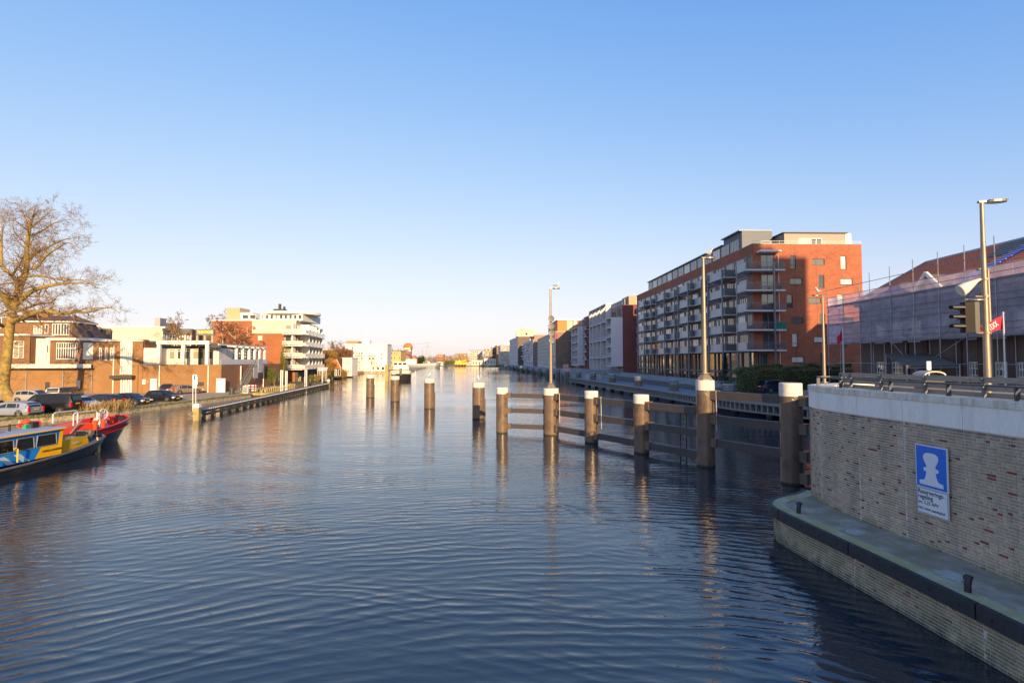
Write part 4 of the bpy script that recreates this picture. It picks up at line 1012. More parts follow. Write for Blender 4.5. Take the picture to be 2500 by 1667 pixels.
# old timber revetment
rv = thing('timber_revetment', 'row of old timber piles with beam along the bank', 'revetment', (-44.5, 97, 0))
RVP = Path([LEFT[7], LEFT[8]], smooth=False)
for k in range(20):
    p = RVP.off(RVP.L * (k + .5) / 20, -.25); q = MB(); h_ = rnd.uniform(.75, 1.05); q.lathe([(.22, -1), (.22, h_)], (p.x, p.y, 0), 9); q.build('pile', m_post, rv)
q = MB(); RVP.slab(q, 0, RVP.L, -.02, .25, .4, .62, 6); q.build('beam', m_jet, rv)
for i, (px, py) in enumerate(((728, 938), (733, 938), (744, 936), (757, 935), (769, 934), (779, 934), (782, 934))):
    p = on_z(px, py, 0); timber_post(ORD[i] + ' old timber post from the left at the garden bank', p, (1.6, 1.9, 1.7, 1.8, 2.2, 2.0, 2.1)[i], .32, False, 'garden bank posts')
gb = MB(); gb.prism([(-46.2, 109), (-43.2, 116), (-44.5, 124), (-52, 130), (-52, 112)], -.5, .75)
struct('garden_bank', gb, M('garden_soil', (.10, .085, .04), .95, var=.4, scale=1.5), 'low garden strip at the foot of the apartment block')

# ================================================================== left bank buildings
b_org = brick_mat('orange_brown_brick', (0.275, 0.132, 0.044), (0.225, 0.105, 0.035), (0.27, 0.18, 0.09))
b_dark = brick_mat('brown_brick', (0.20, 0.095, 0.038), (0.16, 0.07, 0.032), (0.21, 0.135, 0.075))
m_plaster = M('white_plaster', (.66, .63, .57), .85, var=.10, scale=.8, tint=(.48, .45, .40), tscale=.5, tlow=.5, thigh=.8)
m_wood_w = M('white_paint', (.72, .70, .64), .55, var=.06)
m_roofd = M('dark_roofing', (.06, .055, .055), .85, var=.3); m_tile_d = M('dark_roof_tiles', (.10, .065, .05), .8, var=.3, scale=5, bump=.5, bscale=14, stretch=(1, 1, 4))
g_left = glass('left_glass', (.03, .03, .03), 1.6, .04, (.30, .26, .18), .35)
m_darkgrey = M('dark_grey_panel', (.045, .047, .055), .5, var=.15); m_grey = M('grey_metal', (.30, .31, .32), .5, .4, var=.15)
zB2 = Crop(0, 740, .165854); zC2 = Crop(260, 740, .165837)
FA = Frame((-92, 80.4), (-48.6, 85.8))        # the long brick front
zg = .5
def frect(fr, crop, a, b, c, d, off=0.0): return fr.rect(*crop.r(a, b, c, d), off)
# --- brown brick building
bb = thing('brown_brick_building', 'rambling brown brick building with white framed windows behind the tree', 'building', (-72, 84, .5))
uL = FA.hit(0, 900)[0] - 4; uR = FA.hit(*zB2(1375, 1000))[0]; u2 = FA.hit(*zC2(535, 1000))[0]
z1s = FA.hit(*zB2(700, 965))[1]; zTop = FA.hit(*zB2(900, 548))[1]
low = MB(); 
holes = [frect(FA, zB2, 665, 1160, 735, 1265), frect(FA, zB2, 110, 1190, 150, 1340)]
holes = [(h[0], h[1], zg if i == 0 else h[2], h[3]) for i, h in enumerate(holes)]
low.panel(FA, uL, uR, zg, z1s, holes, .2); low.fbox(FA, uL, uR, zg - .3, z1s - .01, -10, -.25); low.build('ground_floor_wall', b_org, bb)
for h in holes: window(bb, FA, h[0], h[1], h[2], h[3], -.12, m_darkgrey, M('door_dark', (.05, .05, .055), .5), 1, 1, .08, name='door')
q = MB(); q.fbox(FA, uL, uR + .3, z1s, z1s + .12, -10, 1.1); q.build('canopy_slab', m_roofd, bb)
q = MB(); q.fbox(FA, FA.hit(*zB2(110, 950))[0], uR, z1s + .125, z1s + .75, .55, .62); q.build('white_balustrade', m_plaster, bb)
# upper floor: main bay
um0 = FA.hit(*zB2(730, 800))[0]
wins = [frect(FA, zB2, 822, 580, 1135, 825)]
up_ = MB(); up_.panel(FA, um0, uR, z1s + .1, zTop, wins, .18, d=-.02); up_.fbox(FA, um0, uR, z1s + .1, zTop - .01, -8, -.3); up_.build('upper_wall', b_dark, bb)
window(bb, FA, *wins[0], -.15, m_wood_w, g_left, 9, 1, .09, .66)
q = MB(); a = frect(FA, zB2, 1225, 580, 1372, 828); q.fbox(FA, *a, .0, .05); q.build('white_panel', m_plaster, bb)
q = MB(); q.fbox(FA, um0 - .5, uR + .2, zTop, zTop + .4, -8, .25); q.build('white_cornice', m_wood_w, bb)
# recessed middle part with white plaster, and left bay
ul1 = FA.hit(*zB2(440, 700))[0]; zMid = FA.hit(*zB2(550, 515))[1]
q = MB(); q.fbox(FA, ul1, um0, z1s + .1, zMid, -8, -1.2); q.build('plaster_wall', m_plaster, bb)
a = frect(FA, zB2, 635, 600, 690, 850, -1.2); window(bb, FA, *a, -1.12, m_wood_w, m_wood_w, 2, 1, .12)
a = frect(FA, zB2, 690, 610, 728, 740, -1.2); window(bb, FA, *a, -1.12, m_wood_w, g_left, 1, 1, .1)
zl = FA.hit(*zB2(300, 480))[1]
wl_ = [frect(FA, zB2, 190, 555, 350, 810)]
q = MB(); q.panel(FA, uL, ul1, z1s + .1, zl, wl_, .15, d=.0); q.fbox(FA, uL, ul1, z1s + .1, zl - .01, -8, -.25); q.build('bay_wall', b_dark, bb)
window(bb, FA, *wl_[0], -.1, m_wood_w, g_left, 2, 1, .12, .68)
q = MB(); q.fbox(FA, uL, ul1 + .1, zl, zl + .3, -8, .2); q.build('white_cornice', m_wood_w, bb)
# third storey set back, with band of windows and sloping roof
FB = Frame(tuple(FA.p(0, 0, -5).xy), tuple(FA.p(FA.L, 0, -5).xy))
ua = FB.hit(*zB2(240, 400))[0]; ub = FB.hit(*zB2(1180, 400))[0]; zc3 = FB.hit(*zB2(700, 285))[1]
wr = [frect(FB, zB2, 490, 330, 620, 450), frect(FB, zB2, 655, 310, 712, 450), frect(FB, zB2, 765, 300, 1020, 470)]
q = MB(); q.panel(FB, ua, FB.hit(*zB2(1060, 400))[0], zTop - .5, zc3, wr, .15); q.fbox(FB, ua, FB.hit(*zB2(1060, 400))[0], zTop - .5, zc3 - .01, -6, -.22); q.build('attic_wall', b_dark, bb)
for h, nx in zip(wr, (3, 1, 6)): window(bb, FB, *h, -.1, m_wood_w, g_left, nx, 1, .12)
ue = FB.hit(*zB2(1060, 400))[0]
q = MB(); q.add([FB.p(ue, zTop - .3, 0), FB.p(ub + 1.2, zTop - .3, 0), FB.p(ue, zc3, 0), FB.p(ue, zTop - .3, -6), FB.p(ub + 1.2, zTop - .3, -6), FB.p(ue, zc3, -6)], [(0, 1, 2), (5, 4, 3), (1, 4, 5, 2), (0, 3, 4, 1), (0, 2, 5, 3)]); q.build('side_roof', m_tile_d, bb)
q = MB(); q.fbox(FB, ua - .4, ue + .4, zc3, zc3 + .25, -6, .45); q.build('white_eave', m_wood_w, bb)
q = MB(); zr = FB.hit(*zB2(600, 195))[1]
q.add([FB.p(ua - .4, zc3 + .25, .45), FB.p(ue + .4, zc3 + .25, .45), FB.p(ue - 1.5, zr + .4, -3), FB.p(ua + 1, zr + .4, -3), FB.p(ua - .4, zc3 + .25, -6), FB.p(ue + .4, zc3 + .25, -6)], [(0, 1, 2, 3), (1, 5, 2), (5, 4, 3, 2), (4, 0, 3)]); rf = q.build('roof', m_tile_d, bb)
for a in ((372, 105, 470, 215), (560, 105, 705, 200)):
    h = frect(FB, zB2, *a, -2); q = MB(); q.fbox(FB, h[0], h[1], h[2] - .8, h[3], -3.2, -2); q.fbox(FB, h[0] - .08, h[1] + .08, h[3], h[3] + .12, -3.28, -1.92); sub('chimney', q, b_org, rf)
q = MB(); q.fbox(FB, uL - 2, ua, zTop - .5, zc3 + .8, -6, -.5); q.build('attic_wall', b_dark, bb)
a = frect(FB, zB2, 0, 215, 35, 370, -.5); window(bb, FB, a[0] - .5, a[1], a[2], a[3], -.46, m_wood_w, g_left, 2, 1, .12)
for a in ((385, 1010, 405, 1290), (930, 995, 944, 1225), (1350, 975, 1370, 1340)):
    u, z = FA.hit(*zB2((a[0] + a[2]) / 2, a[1])); q = MB(); q.tube([FA.p(u, zg, .1), FA.p(u, z, .1)], .085, 8); q.build('drainpipe', m_grey, bb)
a = frect(FA, zB2, 1150, 1135, 1200, 1350); q = MB(); q.fbox(FA, a[0], a[1], zg, a[3], .3, .34); q.build('leaning_panel', M('pinkish_board', (.55, .48, .45), .7, var=.2, scale=6), bb)
# --- theatre wing: tall brick front with white vertical mullions, then terrace block
wg = thing('theatre_building', 'orange brick theatre building with white roof terrace frame and name board', 'building', (-58, 86, .5))
zW = FA.hit(*zB2(1550, 560))[1]
hs_ = [frect(FA, zB2, 1460, 652, 1505, 840), frect(FA, zB2, 1545, 652, 1587, 840), frect(FA, zB2, 1622, 652, 1664, 840), frect(FA, zC2, 212, 655, 392, 1045), frect(FA, zC2, 212, 1115, 388, 1330)]
hs_[4] = (hs_[4][0], hs_[4][1], zg, hs_[4][3])
zPar = FA.hit(*zC2(1200, 905))[1]
d1 = [frect(FA, zC2, 645, 1112, 742, 1305), frect(FA, zC2, 1617, 1108, 1750, 1305)]; d1 = [(h[0], h[1], zg, h[3]) for h in d1]
q = MB(); q.panel(FA, uR + .02, u2, zg, zW, hs_, .25, d=.12); q.fbox(FA, uR + .02, u2, zg - .3, zW - .01, -8, -.3); q.build('front_wall', b_org, wg)
uE = FA.L
q = MB(); q.panel(FA, u2, uE, zg, zPar, d1, .12, d=.06); q.fbox(FA, u2, uE, zg - .3, zPar - .01, -3, -.12); q.build('terrace_wall', b_org, wg)
for h in hs_[:3]: window(wg, FA, *h, -.02, m_wood_w, g_left, 1, 1, .16)
for h, nx in ((hs_[3], 6), (hs_[4], 5)):
    q = MB(); q.fbox(FA, h[0], h[1], h[2], h[3], -.16, -.12); q.build('pane', g_left, wg)
    for k in range(nx):
        u = h[0] + (h[1] - h[0]) * (k + .6) / nx; q = MB(); q.fbox(FA, u - .12, u + .12, h[2], h[3], -.1, .3); q.build('white_fin', m_wood_w, wg)
a = frect(FA, zC2, 212, 560, 395, 655); q = MB(); q.fbox(FA, *a, .125, .2); q.build('plaster_panel', m_plaster, wg)
a = frect(FA, zC2, 108, 1062, 435, 1110); q = MB(); q.fbox(FA, *a, .12, 1.2); q.build('door_canopy', m_darkgrey, wg)
for h in d1: window(wg, FA, *h, .0, m_wood_w, m_wood_w, 1, 1, .08, name='door')
a = frect(FA, zC2, 448, 535, 552, 660); q = MB(); q.fbox(FA, a[0], a[1], zW - .5, a[3], -1.4, -.1); q.build('chimney', b_dark, wg)
q = MB(); q.fbox(FA, uR - .2, u2, zW, zW + .2, -8, .3); q.build('white_cornice', m_wood_w, wg)
a = frect(FA, zC2, 472, 1122, 577, 1192); q = MB(); q.fbox(FA, *a, .06, .10); nb_ = q.build('notice_board', m_white, wg)
lettering(FA, a[0] + .5, a[2] + .25, .105, 'TREE', .5, M('board_text', (.45, .3, .22), .6), wg)
a = frect(FA, zC2, 1345, 1160, 1435, 1218); q = MB(); q.fbox(FA, *a, .06, .14); q.build('wall_box', m_darkgrey, wg)
for px in (115, 472, 793, 1508):
    u, z = FA.hit(*zC2(px, 915)); 
    if px == 115: z = zW - .6
    q = MB(); q.tube([FA.p(u, zg, .2), FA.p(u, z, .2)], .09, 8); q.build('drainpipe', m_wood_w if px != 472 else b_org, wg)
# terrace storey
dT = -3.0
FT = Frame(tuple(FA.p(0, 0, dT).xy), tuple(FA.p(FA.L, 0, dT).xy))
ut0 = u2; ut1 = FT.hit(*zC2(1620, 800))[0]; zT0 = zPar; zT1 = FT.hit(*zC2(1200, 660))[1]
hw = [frect(FT, zC2, 920, 672, 1012, 825), frect(FT, zC2, 1040, 672, 1100, 825), frect(FT, zC2, 1140, 672, 1225, 825), frect(FT, zC2, 1268, 672, 1360, 825), frect(FT, zC2, 1383, 672, 1452, 825), frect(FT, zC2, 1490, 672, 1570, 825)]
q = MB(); q.panel(FT, ut0, ut1, zT0 - .6, zT1, hw, .12); q.fbox(FT, ut0, ut1 + .3, zT0 - .6, zT1 - .01, -6, -.2); q.build('terrace_storey', m_plaster, wg)
for h in hw: window(wg, FT, *h, -.06, m_wood_w, g_left, 1, 1, .1, .78)
q = MB(); q.fbox(FT, ut0, ut1 + .3, zT1, zT1 + .35, -6, .3); q.build('terrace_roof', m_roofd, wg)
q = MB(); q.fbox(FA, u2, FA.hit(*zC2(745, 800))[0], zPar, FA.hit(*zC2(640, 660))[1], -3, -.05); q.build('white_side_wall', m_plaster, wg)
# white portal frame with the name board
ps = [FA.hit(*zC2(x, 750))[0] for x in (757, 1118, 1470)]; zN0, zN1 = FA.hit(*zC2(1100, 605))[1], FA.hit(*zC2(1100, 550))[1]
for u in ps: q = MB(); q.fbox(FA, u - .25, u + .25, zPar - .1, zN0, -.6, -.1); q.build('portal_column', m_wood_w, wg)
q = MB(); q.fbox(FA, ps[0] - .35, ps[2] + .35, zN0, zN1, -.65, -.05); q.build('name_board', m_wood_w, wg)
m_txt = M('faded_blue_letters', (.10, .085, .22), .6)
u = FA.hit(*zC2(885, 600))[0]; hL = (zN1 - zN0) * .72
me = text_mesh('WESTENDSN', hL * 1.38, m_txt); wd = max(v.co.x for v in me.vertices); u_e = FA.hit(*zC2(1190, 600))[0]
lettering(FA, u, zN0 + (zN1 - zN0) * .15, -.045, 'WESTENDSN', hL * 1.38, m_txt, wg, sx=(u_e - u) / wd)
u3 = FA.hit(*zC2(1262, 600))[0]; u4 = FA.hit(*zC2(1348, 600))[0]; me = text_mesh('KER', hL * 1.38, m_txt); wd = max(v.co.x for v in me.vertices)
lettering(FA, u3, zN0 + (zN1 - zN0) * .15, -.045, 'KER', hL * 1.38, m_txt, wg, sx=(u4 - u3) / wd)
a = frect(FA, zC2, 1490, 590, 1700, 655, -1); q = MB(); q.fbox(FA, *a, -3, -.9); q.build('grey_roof_box', m_darkgrey, wg)
# river side of the theatre: wall, pergola, stair
zD = Crop(480, 740, .165854)
FR = Frame((-48.6, 85.8), (-52.5, 117)); FR2 = Frame((-48.6, 85.8), (-51.2, 116.5))
FR = FR2
# outward normal must look to the river
zPr = FR.hit(*zD(1000, 893))[1]
nh = [frect(FR, zD, 1095, 1060, 1125, 1160), frect(FR, zD, 1190, 1055, 1215, 1148)]
q = MB(); q.panel(FR, 0, FR.L, zg, zPar, nh, .15); q.fbox(FR, 0.2, FR.L, zg - .3, zPar - .02, -9, -.2); q.build('river_wall', brick_mat('river_brick', (0.27, 0.115, 0.05), (0.22, 0.09, 0.04), (0.26, 0.17, 0.10)), wg)
for h in nh: window(wg, FR, *h, -.1, m_wood_w, g_left, 1, 1, .12)
zPg0 = FT.hit(*zC2(1620, 600))[1]
for k, px in enumerate((600, 693, 785, 865, 938, 1012)):
    u = FR.hit(*zD(px, 780), -.4)[0]; q = MB(); q.fbox(FR, u - .22, u + .22, zPar - .1, zPar + 3.2, -.75, -.35); q.build('pergola_post', m_wood_w, wg)
    q = MB(); q.fbox(FR, u - .2, u + .2, zPar + 3.2, zPar + 3.5, -5.5, -.3); q.build('pergola_beam', m_wood_w, wg)
u0p = FR.hit(*zD(480, 780), -.4)[0]; u1p = FR.hit(*zD(1025, 780), -.4)[0]
q = MB(); q.fbox(FR, -.8, u1p, zPar + 3.25, zPar + 3.48, -.28, -.12); q.build('pergola_beam', m_wood_w, wg)
q = MB(); q.fbox(FR, 0, u1p, zPar + 3.5, zPar + 3.75, -7, -3.2); q.build('terrace_roof', m_roofd, wg)
for k in range(9):
    u = .6 + k * 2.6; q = MB(); q.fbox(FR, u, u + 2.2, zPar, zPar + 3.2, -4.1, -4.0); q.build('pane', g_left, wg); q = MB(); q.fbox(FR, u + 2.22, u + 2.58, zPar, zPar + 3.2, -4.2, -3.85); q.build('mullion', m_wood_w, wg)
q = MB(); q.fbox(FR, 0, u1p, zPar - .05, zPar + .9, -.2, -.16); q.build('terrace_balustrade', M('frosted_glass', (.55, .57, .62), .3), wg)
for px in (640, 975):
    u, z = FR.hit(*zD(px, 905)); q = MB(); q.tube([FR.p(u, zg, .15), FR.p(u, zPar - .3, .15)], .11, 8); q.build('drainpipe', m_wood_w, wg)
# steel fire stair on the river wall
st = thing('fire_stair', 'grey steel fire stair down the theatre wall to the quay', 'stair', tuple(FR.p(3, zg, 1).xy) + (.5,))
us0 = FR.hit(*zD(690, 1280), 1.2)[0]; us1 = FR.hit(*zD(830, 890), 1.2)[0]
us0 = max(us0, 1.0); us1 = us0 + 6.5
for s in (.25, 1.25):
    q = MB(); q.bar(FR.p(us0, zg, s), FR.p(us1, zPar + .1, s), .08, .28); q.build('stringer', m_grey, st)
    q = MB(); q.bar(FR.p(us0, zg + 1, s), FR.p(us1, zPar + 1.1, s), .05); q.bar(FR.p(us0, zg + .55, s), FR.p(us1, zPar + .65, s), .03)
    for k in range(9): f = k / 8; q.bar(FR.p(us0 + (us1 - us0) * f, zg + (zPar - zg) * f, s), FR.p(us0 + (us1 - us0) * f, zg + 1 + (zPar - zg) * f, s), .035)
    q.build('handrail', m_grey, st)
for k in range(18):
    f = (k + .5) / 18; q = MB(); q.fbox(FR, us0 + (us1 - us0) * f - .13, us0 + (us1 - us0) * f + .13, zg + (zPar - zg) * f, zg + (zPar - zg) * f + .04, .29, 1.21); q.build('tread', m_grey, st)
q = MB(); q.fbox(FR, us1, us1 + 1.6, zPar + .0, zPar + .08, .1, 1.35); q.build('landing', m_grey, st)
q = MB(); q.fbox(FR, us1 - .6, us1 + 1.5, zPar - 1.6, zPar + 1.0, 1.3, 1.36); q.fbox(FR, us1 - 2.6, us1 - .7, zPar - 2.6, zPar - .6, 1.28, 1.33); q.build('screen_panel', M('pale_grey_panel', (.48, .49, .5), .5, .3), st)
# shop sign on stilts
sF = Frame(tuple(on_y(483, 800, 92).xy), tuple(on_y(526, 800, 92).xy))
xs = thing('shop_roof_sign', 'grey roof sign with yellow lettering on three stilts above the terrace', 'sign', tuple(sF.p(sF.L / 2, 8)))
a = sF.rect(*zC2.r(1340, 387, 1602, 475)); q = MB(); q.fbox(sF, *a, 0, .5); q.build('sign_box', M('sign_grey', (.16, .17, .16), .5), xs)
m_yel = M('sign_yellow', (.80, .62, .0), .4); me = text_mesh('xenos', (a[3] - a[2]) * 1.0, m_yel); wd = max(v.co.x for v in me.vertices)
lettering(sF, a[0] + .25, a[2] + .33, .52, 'xenos', (a[3] - a[2]) * 1.0, M('sign_cream', (.75, .75, .68), .5), xs, sx=(a[1] - a[0] - .4) / wd, name='lettering_outline').scale.y = 1.12
lettering(sF, a[0] + .3, a[2] + .38, .53, 'xenos', (a[3] - a[2]) * 1.0, m_yel, xs, sx=(a[1] - a[0] - .5) / wd)
for px in (1352, 1465, 1575):
    u = sF.hit(*zC2(px, 500))[0]; q = MB(); q.fbox(sF, u - .15, u + .15, 6.5, a[2], .1, .4); q.build('stilt', M('tan_post', (.45, .35, .22), .7), xs)
sf2 = MB(); 
# cream warehouse and dark glazed building behind
cw = thing('cream_warehouse', 'large plain cream warehouse box behind the theatre', 'building', (-100, 135, .5))
FW = Frame((on_y(200, 800, 118).x, 118), (on_y(402, 800, 121).x, 121)); zt2 = FW.hit(*zC2(500, 362))[1]
q = MB(); q.fbox(FW, -6, FW.L, .3, zt2, -30, 0); q.build('wall', M('cream_cladding', (.62, .57, .42), .7, var=.04, scale=.3, stretch=(.1, .1, 8)), cw)
q = MB(); q.fbox(FW, -6.2, FW.L + .2, zt2, zt2 + .35, -30, .2); rf = q.build('roof_edge', m_wood_w, cw)
a = FW.rect(*zC2.r(610, 320, 693, 355)); q = MB(); q.fbox(FW, a[0], a[1], zt2 + .35, zt2 + 2.6, -6, -3); q.build('roof_unit', m_grey, cw); a = FW.rect(*zC2.r(775, 338, 850, 355)); q = MB(); q.fbox(FW, a[0], a[1], zt2 + .35, zt2 + 1.4, -6, -3); q.build('roof_unit', m_darkgrey, cw)
db = thing('ribbed_dark_building', 'low dark building with pale vertical ribs behind the bare tree', 'building', (-80, 125, .5))
FD = Frame((on_y(398, 800, 112).x, 112), (on_y(469, 800, 114).x, 114)); zt3 = FD.hit(*zC2(1050, 375))[1]; zt4 = FD.hit(*zC2(1050, 405))[1]
q = MB(); q.fbox(FD, 0, FD.L, .3, zt3 - .6, -12, 0); q.build('wall', M('brown_cladding', (.16, .12, .09), .7), db)
q = MB(); q.fbox(FD, -.1, FD.L + .1, zt3 - .6, zt3, -12, .2); q.build('roof_edge', m_darkgrey, db)
for k in range(11): q = MB(); u = FD.L * (k + .5) / 11; q.fbox(FD, u - .15, u + .15, 2, zt3 - 1.4, 0, .15); q.build('rib', m_wood_w, db)
bh = thing('small_brown_annexe', 'brown brick annexe with flat roof and chimneys above the cornice', 'building', (-90, 108, .5))
FH = Frame((on_y(195, 800, 100).x, 100), (on_y(260, 800, 102).x, 102)); zt5 = FH.hit(*zB2(1300, 380))[1]
q = MB(); q.fbox(FH, 0, FH.L * .85, .3, zt5, -10, 0); q.build('wall', b_dark, bh); q = MB(); q.fbox(FH, -.1, FH.L * .85 + .1, zt5, zt5 + .3, -10, .1); q.build('roof_edge', m_wood_w, bh)
a = FH.rect(*zB2.r(1272, 405, 1312, 450)); window(bh, FH, *a, .03, m_wood_w, g_left, 1, 1, .12)
for r4 in ((1425, 355, 1495, 470), (1590, 380, 1650, 480)):
    a = FH.rect(*zB2.r(*r4)); q = MB(); q.fbox(FH, a[0], a[1], 6, a[3], .6, 1.6); q.build('chimney', M('grey_brick_chimney', (.22, .17, .12), .9, var=.2, scale=3), bh)

# ================================================================== left apartment block
ap = thing('left_apartment_block', 'orange brick and cream apartment block with white balconies on the left bank', 'apartment block', (-62, 132, .5))
AF = Frame((on_y(519, 850, 125).x, 125), (on_y(722, 850, 125).x, 125))
AR = Frame(tuple(AF.p(AF.L, 0).xy), (AF.p(AF.L, 0).x - 4.8, 151))
b_ap = brick_mat('apartment_brick', (0.34, 0.105, 0.036), (0.28, 0.085, 0.03), (0.30, 0.155, 0.08))
m_cream = M('cream_render', (.64, .53, .40), .8, var=.06, scale=.6)
zP = AF.hit(*zD(600, 262))[1]; zCr = AF.hit(*zD(1000, 446))[1]; zb = .5
fl = [AF.hit(*zD(1400, y), 2)[1] for y in (970, 797, 622, 450)]
us_ = AF.hit(*zD(815, 400))[0]
hA = [AF.rect(*zD.r(905, 480, 965, 548)), AF.rect(*zD.r(905, 690, 965, 720)), AF.rect(*zD.r(835, 308, 985, 378))]
q = MB(); q.panel(AF, 0, AF.L, zb, zCr, hA[:2], .1); q.panel(AF, 0, us_, zCr, zP, [], .1); q.prism([AF.p(.02, 0, -.15).xy, AF.p(AF.L - .05, 0, -.15).xy, AR.p(AR.L, 0, -.1).xy, AF.p(.02, 0, -26).xy], zb - .3, zP - .02); q.build('brick_wall', b_ap, ap)
q = MB(); q.panel(AF, us_, AF.L, zCr, zP, [hA[2]], .1, d=.02); q.build('cream_wall', m_cream, ap)
for h in hA: window(ap, AF, *h, -.06, m_wood_w, M('glass_block', (.55, .53, .46), .3), 4 if h is hA[2] else 1, 2, .1)
q = MB(); q.panel(AR, 0, AR.L, zb, zCr, [], .1); q.build('river_wall', b_ap, ap); q = MB(); q.panel(AR, 0, AR.L, zCr, zP, [], .1); q.build('river_cream_wall', m_cream, ap)
q = MB(); q.prism([AF.p(-.2, 0, .25).xy, AF.p(AF.L + .25, 0, .25).xy, AR.p(AR.L, 0, .25).xy, AF.p(-.2, 0, -26.2).xy], zP, zP + .3); q.build('white_roof_edge', m_wood_w, ap)
# penthouse with oval white roof
FPh = Frame(tuple(AF.p(us_ + .5, 0, -3).xy), tuple(AF.p(AF.L + .3, 0, -3).xy)); zPh = FPh.hit(*zD(1200, 155))[1]
q = MB(); q.fbox(FPh, 0, FPh.L, zP + .3, zPh, -12, 0); q.build('penthouse', m_wood_w, ap)
for k in range(9):
    u = FPh.L * (k + .15) / 9; window(ap, FPh, u, u + FPh.L * .075, zP + .7, zPh - .25, .03, m_wood_w, g_left, 1, 1, .1)
oc = AF.p(us_ + (AF.L - us_) * .54, 0, -8); rx_ = (AF.L - us_) * .64
q = MB(); q.prism([(oc.x + .6 + rx_ * math.cos(a), oc.y + 7 * math.sin(a)) for a in [k * math.pi / 16 for k in range(32)]], zPh, zPh + .55); q.build('oval_roof', m_wood_w, ap)
a = FPh.rect(*zD.r(1130, 85, 1280, 125), -4); q = MB(); q.fbox(FPh, a[0], a[1], zPh + .5, zPh + 1.6, -6, -4); q.fbox(FPh, a[0] + .9, a[0] + 1.4, zPh + 1.6, zPh + 3, -5.4, -4.8); q.fbox(FPh, a[1] - .5, a[1] - .1, zPh + 1.6, zPh + 2.3, -5.4, -4.8); q.build('roof_chimney', m_darkgrey, ap)
a = AF.rect(*zD.r(440, 68, 635, 255), -5); q = MB(); q.fbox(AF, a[0], a[1], zP + .3, a[3], -10, -5); q.build('lift_tower', M('tan_brick_far', (.42, .33, .20), .85, var=.15, scale=3), ap)
a2 = AF.rect(*zD.r(640, 125, 820, 255), -5); q = MB(); q.fbox(AF, a[1], a2[1], zP + .3, a2[3] - .2, -9, -5.2); q.build('roof_storey', m_wood_w, ap)
for k in range(2): u = a[1] + .6 + k * 1.9; window(ap, AF, u, u + 1.6, zP + .9, zP + 2.0, -5.15, m_wood_w, g_left, 1, 1, .1)
# balconies: front corner and along the river
m_bslab = M('balcony_slab', (.55, .54, .52), .7, var=.08); g_bal = M('balcony_glass', (.50, .50, .47), .15, var=.1, scale=1.5)
ubal = AF.hit(*zD(1270, 500), 2)[0]
for f_, z in enumerate(fl):
    q = MB(); q.fbox(AF, ubal, AF.L + 2.6, z - .22, z, .02, 2.3); q.fbox(AR, 0, AR.L - 2, z - .225, z - .005, .02, 2.6); bo = q.build('balcony_slab', m_bslab, ap)
    def rail(fr, u0, u1, d, along=True):
        q = MB(); q.fbox(fr, u0, u1, z + 1.0, z + 1.08, d - .05, d); n = max(2, int((u1 - u0) / 1.5))
        for k in range(n + 1): u = u0 + (u1 - u0) * k / n; q.fbox(fr, u - .04, u + .04, z, z + 1.0, d - .05, d)
        sub('railing', q, m_wood_w, bo); q = MB(); q.fbox(fr, u0 + .05, u1 - .05, z + .12, z + .95, d - .035, d - .02); sub('railing_glass', q, g_bal, bo)
    rail(AF, ubal, AF.L + 2.6, 2.3); rail(AR, -1.8, AR.L - 2, 2.6)
    h = AF.rect(*zD.r(1300, 500, 1400, 510)); window(ap, AF, h[0], h[1], z + .25, z + 2.35, .03, m_wood_w, g_left, 1, 1, .14)
    uw = AF.hit(*zD(1450, 500))[0]
    q = MB(); q.fbox(AF, AF.L - .35, AF.L - .05, z, z + 2.5, .02, 1.6); q.build('balcony_column', m_wood_w, ap)
    for k in range(5):
        u = 1.2 + k * 4.4; window(ap, AR, u, u + 2.6, z + .1, z + 2.3, .03, m_wood_w, g_left, 3, 1, .12)
        q = MB(); q.fbox(AR, u + 3.4, u + 3.6, z, z + 2.6, .02, 2.3); q.build('balcony_divider', m_wood_w, ap)
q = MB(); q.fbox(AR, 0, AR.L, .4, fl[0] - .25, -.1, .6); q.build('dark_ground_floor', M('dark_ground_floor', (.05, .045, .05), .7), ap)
# ================================================================== right bank: red apartment building
z2c = Crop(1480, 560, .25503); z3c = Crop(1740, 550, .261438); z1c = Crop(1220, 680, .178571); zGc = Crop(1380, 720, .140351); z4c = Crop(2000, 560, .255102)
b_red = brick_mat('red_brick', (0.38, 0.108, 0.046), (0.25, 0.068, 0.034), (0.30, 0.14, 0.085), .09, .40)
m_dkframe = M('dark_window_frame', (.05, .055, .06), .5, var=.1); m_gpanel = M('grey_balcony_panel', (.27, .31, .36), .35, .2, var=.08, scale=.7)
m_gsteel = M('grey_blue_steel', (.16, .185, .215), .45, .3, var=.1); g_right = glass('right_glass', (.035, .04, .045), 2.1, .025, (.55, .52, .46), .3)
g_gold = glass('ground_floor_glass', (.05, .045, .035), 2.4, .03, (.16, .12, .08), .25)
m_penth = M('penthouse_panel', (.27, .25, .215), .6, var=.06, scale=.5); m_cedar = M('red_cedar_mullion', (.22, .08, .045), .7, var=.2)
m_gwall = M('grey_blue_wall', (.14, .155, .185), .7, var=.1)
g_gable = glass('gable_glass', (.06, .065, .07), 1.9, .04, (.72, .68, .60), .55)
rb = thing('red_apartment_block', 'long red brick apartment block with grey balconies on the right bank', 'apartment block', (42, 100, 2.2))
GA = (35.0, 74.0); RG = Frame(GA, (51.2, 74.45)); RF = Frame((32.55, 133.0), GA)
zg2 = 2.0; zpar = RG.hit(2000, 597)[1]
